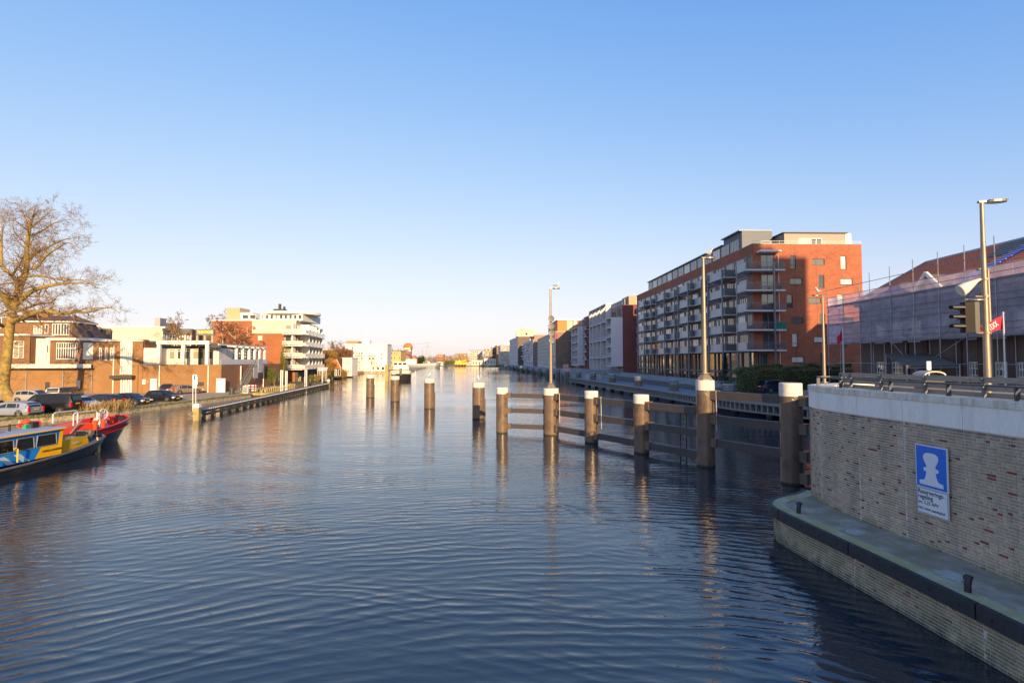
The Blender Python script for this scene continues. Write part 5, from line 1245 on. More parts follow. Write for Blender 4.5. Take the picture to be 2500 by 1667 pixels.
WR = [(725, 280, 778, 408), (930, 313, 1045, 368), (1195, 285, 1248, 410), (722, 493, 838, 552), (988, 465, 1042, 588), (1195, 498, 1306, 552), (690, 643, 747, 768), (898, 676, 1012, 730), (1165, 645, 1222, 775), (733, 858, 846, 913), (998, 828, 1052, 950), (1200, 860, 1310, 900), (742, 1008, 797, 1137), (947, 1038, 1062, 1095), (1195, 1010, 1250, 1135), (740, 1225, 855, 1282), (1005, 1190, 1055, 1310)]
DR = [(450, 268, 572, 402), (455, 455, 575, 600), (457, 635, 577, 785), (465, 820, 580, 970), (468, 1008, 585, 1160), (415, 1195, 520, 1330)]
slabs = [on_y(*z3c(500, y), 72.4)[2] for y in (1160, 970, 790, 600, 410)]
holes = [RG.rect(*z3c.r(*r)) for r in WR]; hd_ = [RG.rect(*z3c.r(*r)) for r in DR]
for k in range(5): hd_[k] = (hd_[k][0], hd_[k][1], slabs[4 - k] + .05, hd_[k][3])
q = MB(); q.panel(RG, 0, RG.L, zg2, zpar, holes + hd_, .22); q.fbox(RG, .4, RG.L, zg2, zpar - .02, -58, -.3); q.build('gable_wall', b_red, rb)
q = MB()
for u in (6.2, 9.4): q.fbox(RG, u - .012, u + .012, zg2, zpar - .1, .0, .004)
q.fbox(RG, 5.6, RG.L, 11.7, 11.72, 0, .004); q.build('movement_joint', M('joint_dark', (.08, .03, .02), .8), rb)
for h in holes:
    tall = h[3] - h[2] > h[1] - h[0]
    wo_ = window(rb, RG, *h, -.16, m_dkframe, g_gable, 1, 1, .07, .28 if tall else None)
    q = MB(); q.fbox(RG, h[0] - .02, h[1] + .02, h[2] - .06, h[2], -.2, .05); q.build('window_sill', m_dkframe, rb)
for h in hd_: window(rb, RG, *h, -.16, m_gsteel, g_right, 2, 1, .09, name='balcony_door')
# river front: brick top, grey storeys with glazing, glazed double height ground floor
zf = [slabs[0] - .25] + slabs
Lr = RF.L
def uY(Y): return (133.0 - Y) / (133.0 - 74.0) * Lr
bays = []
hF = []; gfl = []
for k in range(5):
    z = slabs[k]; u = 1.0
    while u < Lr - 1.4:
        wlen = 2.5 if int(u * 7 + k) % 3 else 3.2
        hF.append((u, min(u + wlen, Lr - .4), z + (.12 if int(u * 3) % 2 else .75), z + 2.35)); u += wlen + .85
q = MB(); q.panel(RF, 0, Lr, slabs[0] - .3, slabs[4] + 2.55, hF, .15); q.build('storey_wall', M('pinkish_render_wall', (.27, .18, .155), .8, var=.12, scale=.8), rb)
q = MB(); q.panel(RF, 0, Lr, slabs[4] + 2.55, zpar, [], .1, d=.03); q.fbox(RF, 0, Lr, slabs[4] + 2.54, slabs[4] + 2.55, -.1, .03); q.build('brick_parapet', b_red, rb)
for i, h in enumerate(hF): window(rb, RF, *h, -.1, m_wood_w if i % 3 else m_cedar, g_right, 3 if h[3] - h[2] > 2 else 4, 1, .07)
for k in range(5):
    q = MB(); q.fbox(RF, 0, Lr, slabs[k] - .28, slabs[k] - .02, .0, .06); q.build('floor_band', m_gwall, rb)
q = MB(); q.fbox(RF, 0, Lr, zg2, slabs[0] - .3, -.9, -.7); q.build('ground_floor_backing', m_gwall, rb)
u = .3; i = 0
while u < Lr - 1.0:
    wl = (1.5, 2.3, 1.1, 1.9)[i % 4]; zt_ = slabs[0] - .35; zm = zg2 + 1.9
    window(rb, RF, u, min(u + wl, Lr - .2), zm + .12, zt_, -.35, m_dkframe, g_gold, 1, 1, .06); window(rb, RF, u, min(u + wl, Lr - .2), zg2 + .1, zm, -.35, m_dkframe, g_gold, 1, 1, .06)
    q = MB(); q.fbox(RF, u + wl + .04, u + wl + .30, zg2, zt_, -.45, -.15); q.build('cedar_mullion', m_cedar if i % 3 else m_gsteel, rb)
    u += wl + .34; i += 1
q = MB(); q.fbox(RF, 0, Lr, zg2 + 1.93, zg2 + 2.07, -.4, -.1); q.build('transom', m_gsteel, rb)
def balcony(u0, u1, d, k, solid=True):
    z = slabs[k]
    q = MB(); q.fbox(RF, u0, u1, z - .2, z, .065, d); q.fbox(RF, u0 - .03, u1 + .03, z - .22, z - .06, d, d + .04); bo = q.build('balcony_slab', m_bslab, rb)
    q = MB()
    n = max(2, int((u1 - u0) / 1.5))
    for j in range(n): q.fbox(RF, u0 + (u1 - u0) * j / n + .015, u0 + (u1 - u0) * (j + 1) / n - .015, z - .1, z + 1.02, d - .02, d + .012)
    sub('railing_panel', q, m_gpanel, bo)
    q = MB(); q.fbox(RF, u1 - .03, u1, z - .05, z + 1.0, .2, d - .05); q.fbox(RF, u0, u0 + .03, z - .05, z + 1.0, .2, d - .05); sub('end_glass', q, g_balr, bo)
    q = MB(); q.fbox(RF, u0, u1, z + 1.025, z + 1.07, d - .04, d + .02); q.fbox(RF, u1 - .04, u1 + .0, z + 1.025, z + 1.07, .1, d - .04); sub('top_rail', q, m_gsteel, bo)
g_balr = glass('balcony_end_glass', (.10, .12, .13), 1.6, .05, (.12, .14, .15), .5)
deep = [(84.9, 78.8), (98.5, 92.6), (111.4, 105.4), (125.7, 119.4)]; shal = [(92.3, 88.2), (106.0, 101.3), (120.7, 116.1)]
for k in range(5):
    for a, b_ in deep: balcony(uY(a), uY(b_), 2.0, k)
    for a, b_ in shal: balcony(uY(a), uY(b_), 1.3, k)
zs = slabs[4] + 1.2
for a, b_ in deep + shal:
    for Y, dd in ((b_ + .5, 2.0), ) + (((a - .4, 2.0),) if (a, b_) in deep else ()):
        u = uY(Y); d = dd if (a, b_) in deep else 1.3
        q = MB(); q.fbox(RF, u - .09, u + .09, zg2, zs, d + .05, d + .23); q.build('steel_column', m_gsteel, rb)
# corner balconies wrapping the gable
for k in range(5):
    z = slabs[k]; x0, x1 = 33.2, 38.8; y0 = 72.3
    q = MB(); q.prism([(x0, y0), (x1, y0), (x1, 74.1), (35.0, 74.02), (34.95, 75.6), (x0, 75.6)], z - .2, z)
    q.box(x0 - .02, x1 + .02, y0 - .04, y0, z - .22, z - .04); bo = q.build('corner_balcony', m_bslab, rb)
    q = MB(); q.box(x0 - .015, x0 + .015, y0, 75.6, z - .08, z + 1.02); sub('railing_panel', q, m_gpanel, bo)
    q = MB()
    for j in range(38): x = x0 + (x1 - x0) * (j + .5) / 38; q.box(x - .014, x + .014, y0 + .01, y0 + .04, z, z + 1.0)
    q.box(x0, x1, y0, y0 + .05, z + 1.0, z + 1.05); q.box(x1 - .04, x1, y0, 74, z + 1.0, z + 1.05)
    for j in range(10): y = y0 + (74 - y0) * (j + .5) / 10; q.box(x1 - .03, x1, y - .014, y + .014, z, z + 1.0)
    stuff(sub('bar_railing', q, m_gsteel, bo))
    if k == 1: q = MB(); q.box(37.3, x1, y0 - .02, y0 - .01, z + .05, z + 1.0); sub('green_windscreen', q, M('green_cloth', (.01, .16, .09), .8), bo)
for x, y in ((33.25, 75.3), (37.15, 72.2)):
    q = MB(); q.box(x - .1, x + .1, y - .1, y + .1, zg2, slabs[4] + .95); q.build('steel_column', m_gsteel, rb)
for a in ((610, 245, 310), (613, 440, 520)):
    p = on_y(*z3c(a[0], 600), 73.8); 
q = MB(); p = on_y(*z3c(618, 600), 73.85); q.tube([(p.x, 73.85, zg2), (p.x, 73.85, slabs[4] + 2.3)], .05, 8); q.build('drainpipe', m_wood_w, rb)
q = MB(); a = RG.rect(*z3c.r(405, 247, 600, 262)); q.fbox(RG, a[0], a[1], a[2], a[3] + .03, .05, 1.2); q.build('awning', m_wood_w, rb)
# roof storey
q = MB(); q.fbox(RG, -.05, RG.L + .05, zpar, zpar + .08, -58, .05); q.build('roof_edge', m_gsteel, rb)
FP1 = Frame((38.2, 80), (50, 80.3)); zp1 = FP1.hit(*z3c(900, 75))[1]
ph = [FP1.rect(*z3c.r(800, 122, 905, 180)), FP1.rect(*z3c.r(915, 122, 1020, 180))]; ph = [(h[0], h[1], max(h[2], zpar + .2), h[3]) for h in ph]
u0_, u1_ = FP1.hit(*z3c(668, 130))[0], FP1.hit(*z3c(1240, 130))[0]
q = MB(); q.panel(FP1, u0_, u1_, zpar, zp1, ph, .1); q.fbox(FP1, u0_, u1_, zpar, zp1 - .01, -16, -.12); q.build('penthouse_wall', m_penth, rb)
for h in ph: window(rb, FP1, *h, -.05, m_wood_w, g_right, 2, 1, .09)
q = MB(); q.fbox(FP1, u1_, u1_ + .9, zpar, zp1 + .02, -5, .02); q.build('white_end_wall', m_wood_w, rb)
q = MB(); q.fbox(FP1, u0_ - .3, u1_ + .3, zp1, zp1 + .12, -16, .3); q.build('penthouse_roof', m_darkgrey, rb)
q = MB(); c = FP1.p(u0_ + (u1_ - u0_) * .27, zp1, -3); q.lathe([(.35, 0), (.35, .25), (.22, .3), (.22, .55), (.3, .6), (.1, .8)], (c.x, c.y, zp1 + .1), 10); q.build('roof_vent', m_darkgrey, rb)
RFp = Frame(tuple(RF.p(0, 0, -2.6).xy), tuple(RF.p(Lr, 0, -2.6).xy)); zp2 = RFp.hit(*z2c(1140, 130))[1]
ua = RFp.hit(*z2c(405, 560))[0]; ubx = RFp.hit(*z2c(1300, 120))[0]; um = RFp.hit(*z2c(1125, 180))[0]
q = MB(); q.fbox(RFp, um, ubx, zpar, zp2 + .6, -5, 0); q.build('roof_storey', m_gwall, rb); q = MB(); q.fbox(RFp, ua, um, zpar, zp2 - .35, -5, 0); q.build('roof_storey', m_gwall, rb)
q = MB(); q.fbox(RFp, um - .05, ubx + .1, zp2 + .6, zp2 + .75, -5, .5); q.fbox(RFp, ua - .05, um - .05, zp2 - .35, zp2 - .2, -5, .4); q.build('roof_storey_edge', m_gsteel, rb)
for k in range(14):
    u = ua + .6 + k * (ubx - ua - 1) / 14; window(rb, RFp, u, u + (ubx - ua) / 14 * .8, zpar + .25, zp2 - .55, .03, m_wood_w, g_right, 3, 1, .08)
q = MB(); q.bar(RG.p(0, zpar + .5, -.1), RG.p(RG.L, zpar + .5, -.1), .035); q.bar(RG.p(0, zpar + .27, -.1), RG.p(RG.L, zpar + .27, -.1), .02)
for k in range(13): u = RG.L * k / 12; q.bar(RG.p(u, zpar, -.1), RG.p(u, zpar + .5, -.1), .03)
q.build('roof_railing', m_wood_w, rb)

# ================================================================== white framed apartment block
wb2 = thing('white_framed_apartment_block', 'apartment block with white box balconies and dark red end wall', 'apartment block', (36, 190, 2.2))
W2 = Frame((28.2, 243), (32.0, 148)); W2g = Frame((32.0, 148), (50, 148.7))
b_pink = brick_mat('pale_pink_brick', (0.33, 0.21, 0.17), (0.28, 0.18, 0.15), (0.30, 0.22, 0.19)); b_dkred = brick_mat('dark_red_brick', (0.19, 0.05, 0.04), (0.155, 0.042, 0.035), (0.18, 0.08, 0.07))
g_slot = glass('slot_glass', (.025, .022, .03), 1.8, .05, (.06, .05, .05), .3)
zt = W2.hit(*zGc(950, 185))[1]
q = MB(); q.panel(W2g, 0, W2g.L, zg2, zt, [], .1); q.fbox(W2g, .3, W2g.L, zg2, zt - .02, -94, -.1); q.build('end_wall', b_dkred, wb2)
slots = []
for (ya, yb) in ((245, 365), (410, 530), (590, 705), (755, 890), (930, 1060), (1090, 1225)):
    for (xa, xb) in ((908, 920), (933, 946), (958, 972)): slots.append(W2.rect(*zGc.r(xa, ya, xb, yb)))
for (xa, xb) in ((728, 742), (756, 768), (780, 790), (822, 834), (848, 860), (905, 918), (935, 948)): slots.append(W2.rect(*zGc.r(xa, 1262, xb, 1335)))
slots += [W2.rect(*zGc.r(a, 300, a + 14, 380)) for a in (725, 750, 772, 812, 838, 862)]
for (ya, yb) in ((440, 545), (575, 690), (715, 830), (850, 960), (985, 1095), (1115, 1220)):
    for (xa, xb) in ((300, 308), (316, 324), (332, 341)): slots.append(W2.rect(*zGc.r(xa, ya, xb, yb)))
q = MB(); q.panel(W2, 0, W2.L, zg2, zt, slots, .25); q.build('front_wall', b_pink, wb2)
for h in slots: far_window(wb2, W2, *h, -.2, m_dkframe, g_slot, 1, .06)
m_wconc = M('white_concrete', (.64, .62, .62), .75, var=.05, scale=.6); m_wrail = M('grey_glass_rail', (.20, .235, .28), .55, var=.1)
def grid(xa, ya, xb, yb, cols, rows, prot, skip=(), bottom=None):
    u0, u1, z0, z1 = W2.rect(*zGc.r(xa, ya, xb, yb), prot)
    if bottom is not None: z0 = bottom
    n = len(cols)
    for c in cols: u = u0 + (u1 - u0) * c; q = MB(); q.fbox(W2, u - .14, u + .14, z0, z1, .0, prot); q.build('white_fin', m_wconc, wb2)
    for j in rows:
        z = z0 + (z1 - z0) * j; q = MB(); q.fbox(W2, u0 + .14, u1 - .14, z - .13, z + .13, .02, prot - .03); q.build('white_slab', m_wconc, wb2)
        if j < .97 and j > .01:
            for a, b_ in zip(cols, cols[1:]): q = MB(); q.fbox(W2, u0 + (u1 - u0) * a + .16, u0 + (u1 - u0) * b_ - .16, z + .13, z + 1.15, prot - .25, prot - .2); q.build('balcony_glass', m_wrail, wb2)
    return u0, u1, z0, z1
ga = grid(415, 215, 705, 1325, (0, .22, .45, .70, 1), (.0, .215, .47, .735, .992), 1.7, bottom=zg2)
# box balconies with a blind white side
for (xf0, xf1, xs, ya, yb, nr) in ((705, 795, 905, 395, 1240, 5), (105, 210, 297, 560, 1225, 5)):
    uf, z1_ = W2.hit(*zGc(xf1, ya), 3.4); u0 = W2.hit(*zGc(xf0, 800), 3.4)[0]; zt5_ = z1_; zb5 = W2.hit(*zGc(xf1, yb), 3.4)[1]
    q = MB(); q.fbox(W2, uf - .25, uf, zb5, zt5_, .02, 3.4); q.build('blind_side', m_wconc, wb2)
    q = MB(); q.fbox(W2, u0, u0 + .2, zb5, zt5_, .02, 3.4); q.build('white_fin', m_wconc, wb2)
    if xf0 == 105: um_ = (uf + u0) / 2; q = MB(); q.fbox(W2, um_ - .1, um_ + .1, zb5, zt5_, .02, 3.38); q.build('white_fin', m_wconc, wb2)
    for k in range(nr + 1):
        z = zb5 + (zt5_ - zb5) * k / nr; q = MB(); q.fbox(W2, u0 + .2, uf - .25, z - .12, z + .12, .02, 3.37); q.build('white_slab', m_wconc, wb2)
        if k < nr: q = MB(); q.fbox(W2, u0 + .22, uf - .27, z + .12, z + 1.1, 3.2, 3.25); q.build('balcony_glass', m_wrail, wb2)
    for k in range(1, nr): q = MB(); z = zb5 + (zt5_ - zb5) * k / nr; q.fbox(W2, uf, uf + .006, z - .015, z + .015, .02, 3.38); q.build('joint', M('joint_grey', (.4, .39, .38), .8), wb2)
# dark red recess and top pieces
a = W2.rect(*zGc.r(355, 380, 415, 1310)); q = MB(); q.fbox(W2, a[0], a[1], zg2, a[3], .0, .3); q.build('dark_red_bay', b_dkred, wb2)
for k in range(5): z = zg2 + 4.2 + k * 2.95; q = MB(); q.fbox(W2, a[0], a[1], z - .12, z + .1, .3, 1.2); q.build('balcony_slab', m_wconc, wb2); q = MB(); q.fbox(W2, a[0], a[1], z + .1, z + 1.1, 1.1, 1.15); q.build('balcony_glass', m_wrail, wb2)
zt7 = W2.hit(*zGc(1060, 35), -3)[1]
q = MB(); q.fbox(W2g, 3.0, 13, zt, zt7, -12, -4); q.build('penthouse', M('sand_brick', (.42, .31, .19), .85, var=.1), wb2)
q = MB(); q.fbox(W2, 20, W2.L - 6, zt, zt + 2.4, -8, -2.2); q.build('roof_storey', M('grey_render', (.26, .25, .25), .8), wb2)
q = MB(); q.fbox(W2, 18, W2.L - 1, zt, zt + 1.0, -.3, -.25); q.build('roof_railing', m_wrail, wb2)
far_window(wb2, W2g, 5.2, 7.2, zt + .6, zt + 2.6, -3.95, m_wood_w, g_right, 2, .1)
for k in range(6):     # open balconies on the end wall
    z = zg2 + 3.6 + k * 2.86
    if z > zt - 1: break
    q = MB(); q.fbox(W2g, 4.0, 11, z - .2, z, .02, 2.0); bo = q.build('balcony_slab', m_bslab, wb2); q = MB(); q.fbox(W2g, 4.0, 11, z, z + 1.05, 1.9, 1.95); q.fbox(W2g, 4.0, 4.05, z, z + 1.05, .1, 1.9); sub('railing_panel', q, m_gpanel, bo)
    far_window(wb2, W2g, 4.6, 6.6, z + .1, z + 2.3, .04, m_dkframe, g_slot, 2, .08)

# ================================================================== the farther row
g_far = glass('far_glass', (.03, .033, .036), 1.8, .04, (.45, .41, .34), .28)
def block(name, label, fr, ge, z1, wall, gwall, rows, cols, win=(1.6, 1.6), frame=None, depth=None, nx=1, zbase=2.0, grows=0, gcols=0, gwin=(1.0, 1.4), roof=None, off=1.2, top=None):
    t_ = thing(name, label, 'apartment block', tuple(ge.p(ge.L / 2, zbase, -5)) if ge else tuple(fr.p(fr.L / 2, zbase, -5)))
    hs = []; frame = frame or m_wood_w
    sh_ = (z1 - zbase - off) / rows
    for r_ in range(rows):
        for c in range(cols):
            u = fr.L * (c + .5) / cols; z = zbase + off + r_ * sh_; hs.append((u - win[0] / 2, u + win[0] / 2, z, z + win[1]))
    q = MB(); q.panel(fr, 0, fr.L, zbase, z1, hs, .2); q.build('front_wall', wall, t_)
    for h in hs: far_window(t_, fr, *h, -.14, frame, g_far, nx, .1)
    if ge:
        gh = []
        if grows:
            sh2 = (z1 - zbase - off) / grows
            for r_ in range(grows):
                for c in range(gcols): u = ge.L * (c + .5) / gcols; z = zbase + off + r_ * sh2; gh.append((u - gwin[0] / 2, u + gwin[0] / 2, z, z + gwin[1]))
        q = MB(); q.panel(ge, 0, ge.L, zbase, z1, gh, .2); q.fbox(ge, .35, ge.L, zbase, z1 - .02, -(depth or fr.L), -.3); q.build('end_wall', gwall, t_)
        for h in gh: far_window(t_, ge, *h, -.14, frame, g_far, 1, .1)
        q = MB(); q.fbox(ge, -.15, ge.L + .15, z1, z1 + .3, -(depth or fr.L), .15); q.build('roof_edge', roof or m_gsteel, t_)
    return t_
# glass fronted long block with brown brick end
F3g = Frame((20.0, 235), (32, 235.5)); F3 = Frame((16.2, 326), (20.0, 235))
t3 = block('glazed_apartment_block', 'long apartment block with gridded glass front and brown brick end', F3, F3g, F3.hit(*z1c(760, 730))[1], M('pale_cladding', (.58, .52, .43), .7, var=.1), brick_mat('brown_end_brick', (.25, .165, .11), (.21, .14, .095), (.26, .2, .15)), 8, 26, (2.6, 1.75), m_wood_w, nx=2, depth=90, off=1.0)
zt = F3g.hit(*z1c(900, 680))[1]; zo = F3g.hit(*z1c(900, 560))[1]
m_orp = M('orange_panel', (.62, .17, .03), .6, var=.08); z31 = F3.hit(*z1c(760, 730))[1]
q = MB(); q.fbox(F3g, 1.2, F3g.L + 6, z31 + .3, zo - .3, -40, -1.5); q.build('roof_storey', m_orp, t3); q = MB(); q.fbox(F3g, .8, F3g.L + 6.3, zo - .3, zo, -40, -1.0); q.build('roof_storey_edge', m_wood_w, t3)
for k, u in enumerate((5.5, 8.7)): q = MB(); q.fbox(F3g, u, u + (2.6 if k == 0 else 1.4), z31 + .5, zo - .5, -1.5, -1.4); q.build('pale_panel', m_cream if k == 0 else m_wood_w, t3)
for k in range(5):
    q = MB(); z = 5 + k * 3; q.fbox(F3g, 6.5, F3g.L + 3, z, z + .9, .03, 1.2); q.build('balcony_front', m_wrail, t3); 
q = MB(); q.fbox(F3g, -.2, 1.0, z31 - 3.4, z31 - .6, .02, .08); q.build('red_panel', M('red_panel', (.40, .03, .025), .6), t3)
# grey white stepped block
F4g = Frame((13.5, 330), (24, 330)); F4 = Frame((9.0, 402), (13.5, 330)); z41 = F4.hit(*z1c(515, 810))[1]
t4 = block('pale_grey_apartment_block', 'pale grey stepped apartment block with projecting white balconies', F4, F4g, z41, M('pale_grey_render', (.58, .56, .55), .75, var=.08), b_pink, 7, 14, (2.4, 1.7), depth=70, nx=2)
g = random.Random(9)
for k in range(34):
    r_ = k % 7; u = g.uniform(1, F4.L - 6); z = 4.2 + r_ * (z41 - 4.5) / 7; q = MB(); q.fbox(F4, u, u + g.uniform(4, 8), z, z + 1.2, .02, 1.8); q.build('balcony', m_wconc, t4)
q = MB(); q.fbox(F4g, 1, F4g.L, z41 + .3, z41 + 3.2, -66, -3); q.build('roof_storey', M('brown_roof_storey', (.30, .20, .12), .8, var=.1), t4)
# dark brown slab with white roof storeys
F5g = Frame((4.6, 402), (14, 402)); F5 = Frame((-2.3, 470), (4.6, 402)); z51 = F5g.hit(*z1c(270, 795))[1]; z52 = F5g.hit(*z1c(270, 688))[1]
t5 = block('brown_slab_apartment_block', 'dark brown slab apartment block with white top storeys', F5, F5g, z51, M('pale_panel_wall', (.60, .57, .54), .75, var=.1), brick_mat('dark_brown_brick', (.15, .11, .085), (.125, .09, .07), (.17, .13, .11), .3, 1.0), 8, 12, (2.6, 1.9), depth=64, nx=2)
q = MB(); q.fbox(F5g, -1.2, F5g.L + 4, z51 + .3, z52, -40, -.4); q.build('white_top_storeys', m_cream, t5)
for k, (u, z) in enumerate(((2.2, .7), (6, .7), (2.2, 4.2))): far_window(t5, F5g, u, u + 1.6, z51 + .6 + z, z51 + 2.4 + z, -.36, m_dkframe, g_far)
F6g = Frame((-11.5, 505), (0, 505)); F6 = Frame((-14, 522), (-11.5, 505)); z61 = F6g.hit(*Crop(980, 800, .136)(1860, 315))[1]
t6 = block('patterned_grey_block', 'square grey apartment block at the far end of the right bank', F6, F6g, z61, m_cream, M('patterned_grey', (.36, .34, .30), .8, var=.3, scale=.25), 7, 3, (2, 1.7), depth=16, grows=7, gcols=4)
q = MB(); q.fbox(F6g, 4, F6g.L, z61 + .3, z61 + 3, -12, -2); q.build('roof_storey', m_wood_w, t6)
for i, (px0, px1, py0, Yd, wall, lab, rws, cls) in enumerate(((1213, 1222.5, 844, 560, M('orange_brick_far', (.42, .20, .07), .8, var=.15), 'narrow orange brick apartment block beside the patterned grey block', 8, 2), (1202, 1213, 848, 580, M('grey_green_far', (.25, .26, .24), .7, var=.1), 'grey apartment block with glass top far up the river', 8, 3), (1181.5, 1202, 852, 570, M('brown_brick_far', (.26, .15, .09), .8, var=.15), 'brown brick apartment block far up the river', 7, 5), (1145, 1177, 856, 600, M('white_brick_far', (.60, .52, .42), .8, var=.1), 'white apartment block with blue roof edge far up the river', 6, 7))):
    A = on_y(px0, py0, Yd); B = on_y(px1, py0, Yd); fr = Frame((A.x, Yd), (B.x, Yd + .5)); sd_ = Frame((B.x, Yd + .5), (B.x + 3, Yd + 22))
    hs = []; t_ = block('far_apartment_block', lab, fr, None, A.z, wall, wall, rws, cls, (1.8, 1.6), zbase=.7)
    q = MB(); q.fbox(fr, .02, fr.L - .02, .6, A.z - .02, -20, -.3); q.build('body', wall, t_); q = MB(); q.fbox(fr, -.3, fr.L + .3, A.z, A.z + .6, -20, .2); q.build('roof_edge', M('blue_roof_edge', (.06, .08, .28), .6) if i == 3 else m_grey, t_)

# ================================================================== old factory under scaffolding
fb = thing('factory_building', 'old brown brick factory with red tiled roof behind scaffolding', 'building', (42, 35, 4.45))
FF = Frame((34.4, 50.6), (33.2, 4)); zd = 4.2
b_fac = brick_mat('factory_brick', (0.13, 0.085, 0.062), (0.105, 0.068, 0.052), (0.15, 0.115, 0.09)); m_pil = brick_mat('pilaster_brick', (0.10, 0.05, 0.04), (0.085, 0.044, 0.036), (0.11, 0.07, 0.06))
zE = 11.6; zR = 15.55
g_fac = glass('factory_glass', (.06, .04, .02), 2.3, .03, (.12, .07, .03), .4)
lowh = [FF.rect(*z4c.r(*r)) for r in ((550, 1268, 655, 1400), (697, 1268, 820, 1400), (1430, 1265, 1545, 1400), (1680, 1268, 1825, 1400), (1885, 1270, 1990, 1400))]
lowh = [(h[0], h[1], zd, h[3]) for h in lowh] + [(36 + i * 3, 38 + i * 3, zd, 5.8) for i in range(3)]
uph = [FF.rect(*z4c.r(*r)) for r in ((540, 905, 640, 1030), (690, 890, 800, 1030), (860, 870, 975, 1030), (1650, 800, 1790, 970), (1870, 780, 1990, 960))]
q = MB(); q.panel(FF, 0, FF.L, 2.0, zE, lowh + uph, .2); q.fbox(FF, .1, FF.L, 2.0, zE - .02, -14, -.3)
FE = Frame(tuple(FF.p(0, 0, -14).xy), tuple(FF.p(0, 0, 0).xy)); q.add([FE.p(0, 2.0), FE.p(FE.L, 2.0), FE.p(FE.L, zE), FE.p(FE.L / 2, zR - .1), FE.p(0, zE)], [(4, 3, 2, 1, 0)]); q.build('wall', b_fac, fb)
for h in lowh: window(fb, FF, *h, -.1, m_wood_w, g_fac, 4, 3, .07, name='glazed_door')
for h in uph: window(fb, FF, *h, -.1, m_wood_w, g_fac, 3, 3, .07)
for px in (670, 835, 1020, 1340, 1560, 1850):
    u = FF.hit(*z4c(px, 1150))[0]; q = MB(); q.fbox(FF, u - .28, u + .28, zd - .3, zE - .5, .0, .12); q.build('pilaster', m_pil, fb)
for a in ((540, 1075, 650, 1092), (680, 1070, 810, 1085), (850, 1062, 975, 1080), (1430, 1040, 1540, 1055), (1660, 1030, 1810, 1046)):
    h = FF.rect(*z4c.r(*a)); q = MB(); q.fbox(FF, *h, .0, .08); q.build('lintel', m_plaster, fb)
for body, py in (('deFABRIEK', 905), ('deFABRIEK', 845), ('de', 970)):
    u, z = FF.hit(*z4c(1103, py + 8)); u_e = FF.hit(*z4c(1262, py))[0]; me = text_mesh('deFABRIEK', .55, m_white); wd = max(v.co.x for v in me.vertices)
    lettering(FF, u, z - .1, .02, body, .62, m_white, fb, sx=(u_e - u) / wd * .9)
m_tile = M('red_roof_tiles', (.74, .225, .11), .75, var=.22, scale=3)
t = m_tile.node_tree; geo = [n for n in t.nodes if n.bl_idname == 'ShaderNodeNewGeometry'][0]
sx = _n(t, 'ShaderNodeSeparateXYZ'); t.links.new(geo.outputs['Position'], sx.inputs[0])
def _wave(o, k):
    a = _n(t, 'ShaderNodeMath', operation='MULTIPLY'); t.links.new(o, a.inputs[0]); a.inputs[1].default_value = k
    b = _n(t, 'ShaderNodeMath', operation='SINE'); t.links.new(a.outputs[0], b.inputs[0]); return b.outputs[0]
ad = _n(t, 'ShaderNodeMath', operation='ADD'); t.links.new(_wave(sx.outputs[1], 2 * math.pi / .26), ad.inputs[0])
fr_ = _n(t, 'ShaderNodeMath', operation='MULTIPLY'); t.links.new(sx.outputs[2], fr_.inputs[0]); fr_.inputs[1].default_value = 1 / .17
fc = _n(t, 'ShaderNodeMath', operation='FRACT'); t.links.new(fr_.outputs[0], fc.inputs[0]); t.links.new(fc.outputs[0], ad.inputs[1])
bp = _n(t, 'ShaderNodeBump'); bp.inputs['Strength'].default_value = 1; bp.inputs['Distance'].default_value = .05; t.links.new(ad.outputs[0], bp.inputs['Height']); t.links.new(bp.outputs[0], t.nodes['Principled BSDF'].inputs['Normal'])
# roof as stepped tile courses so each course has its own edge
slope = []
def roof_pt(u, f, lift=0.0): return FF.p(u, zE - .25 + (zR - zE + .25) * f + lift, .55 - 7.55 * f)
nC = 34
q = MB()
for k in range(nC):
    f0, f1 = k / nC, (k + 1) / nC + .004
    q.add([roof_pt(-.3, f0, .055), roof_pt(FF.L, f0, .055), roof_pt(FF.L, f1, .0), roof_pt(-.3, f1, .0), roof_pt(-.3, f0, .0), roof_pt(FF.L, f0, .0)], [(0, 1, 2, 3), (4, 5, 1, 0)])
q.add([FF.p(-.3, zR, -7), FF.p(FF.L, zR, -7), FF.p(FF.L, zE - .25, -14.5), FF.p(-.3, zE - .25, -14.5)], [(0, 1, 2, 3)])
rf = q.build('roof', m_tile, fb)
q = MB(); q.tube([FF.p(-.35, zR + .05, -7), FF.p(FF.L, zR + .05, -7)], .13, 8); sub('ridge', q, M('ridge_foil', (.35, .37, .42), .5), rf)
q = MB(); q.bar(roof_pt(-.36, 0, .08), roof_pt(-.36, 1, .08), .12, .2); sub('verge', q, m_grey, rf)
u5 = 11.2; u6 = 12.3
q = MB(); q.add([roof_pt(u5, .05, .09), roof_pt(u6, .05, .09), roof_pt(u6 + .3, .99, .09), roof_pt(u5 + .3, .99, .09)], [(0, 1, 2, 3)]); sub('blue_membrane', q, M('blue_foil', (.02, .10, .55), .4), rf)
q = MB(); q.add([roof_pt(u5 - 1.9, .62, .085), roof_pt(u5, .62, .085), roof_pt(u5 + .3, .99, .085), roof_pt(u5 - 3.2, .99, .085)], [(0, 1, 2, 3)]); sub('bare_underlay', q, M('grey_underlay', (.16, .15, .14), .8), rf)
q = MB(); q.add([roof_pt(u6 + .3, .93, .095), roof_pt(FF.L, .93, .095), roof_pt(FF.L, .995, .095), roof_pt(u6 + .3, .995, .095)], [(0, 1, 2, 3)]); sub('blue_membrane', q, M('blue_foil', (.02, .10, .55), .4), rf)
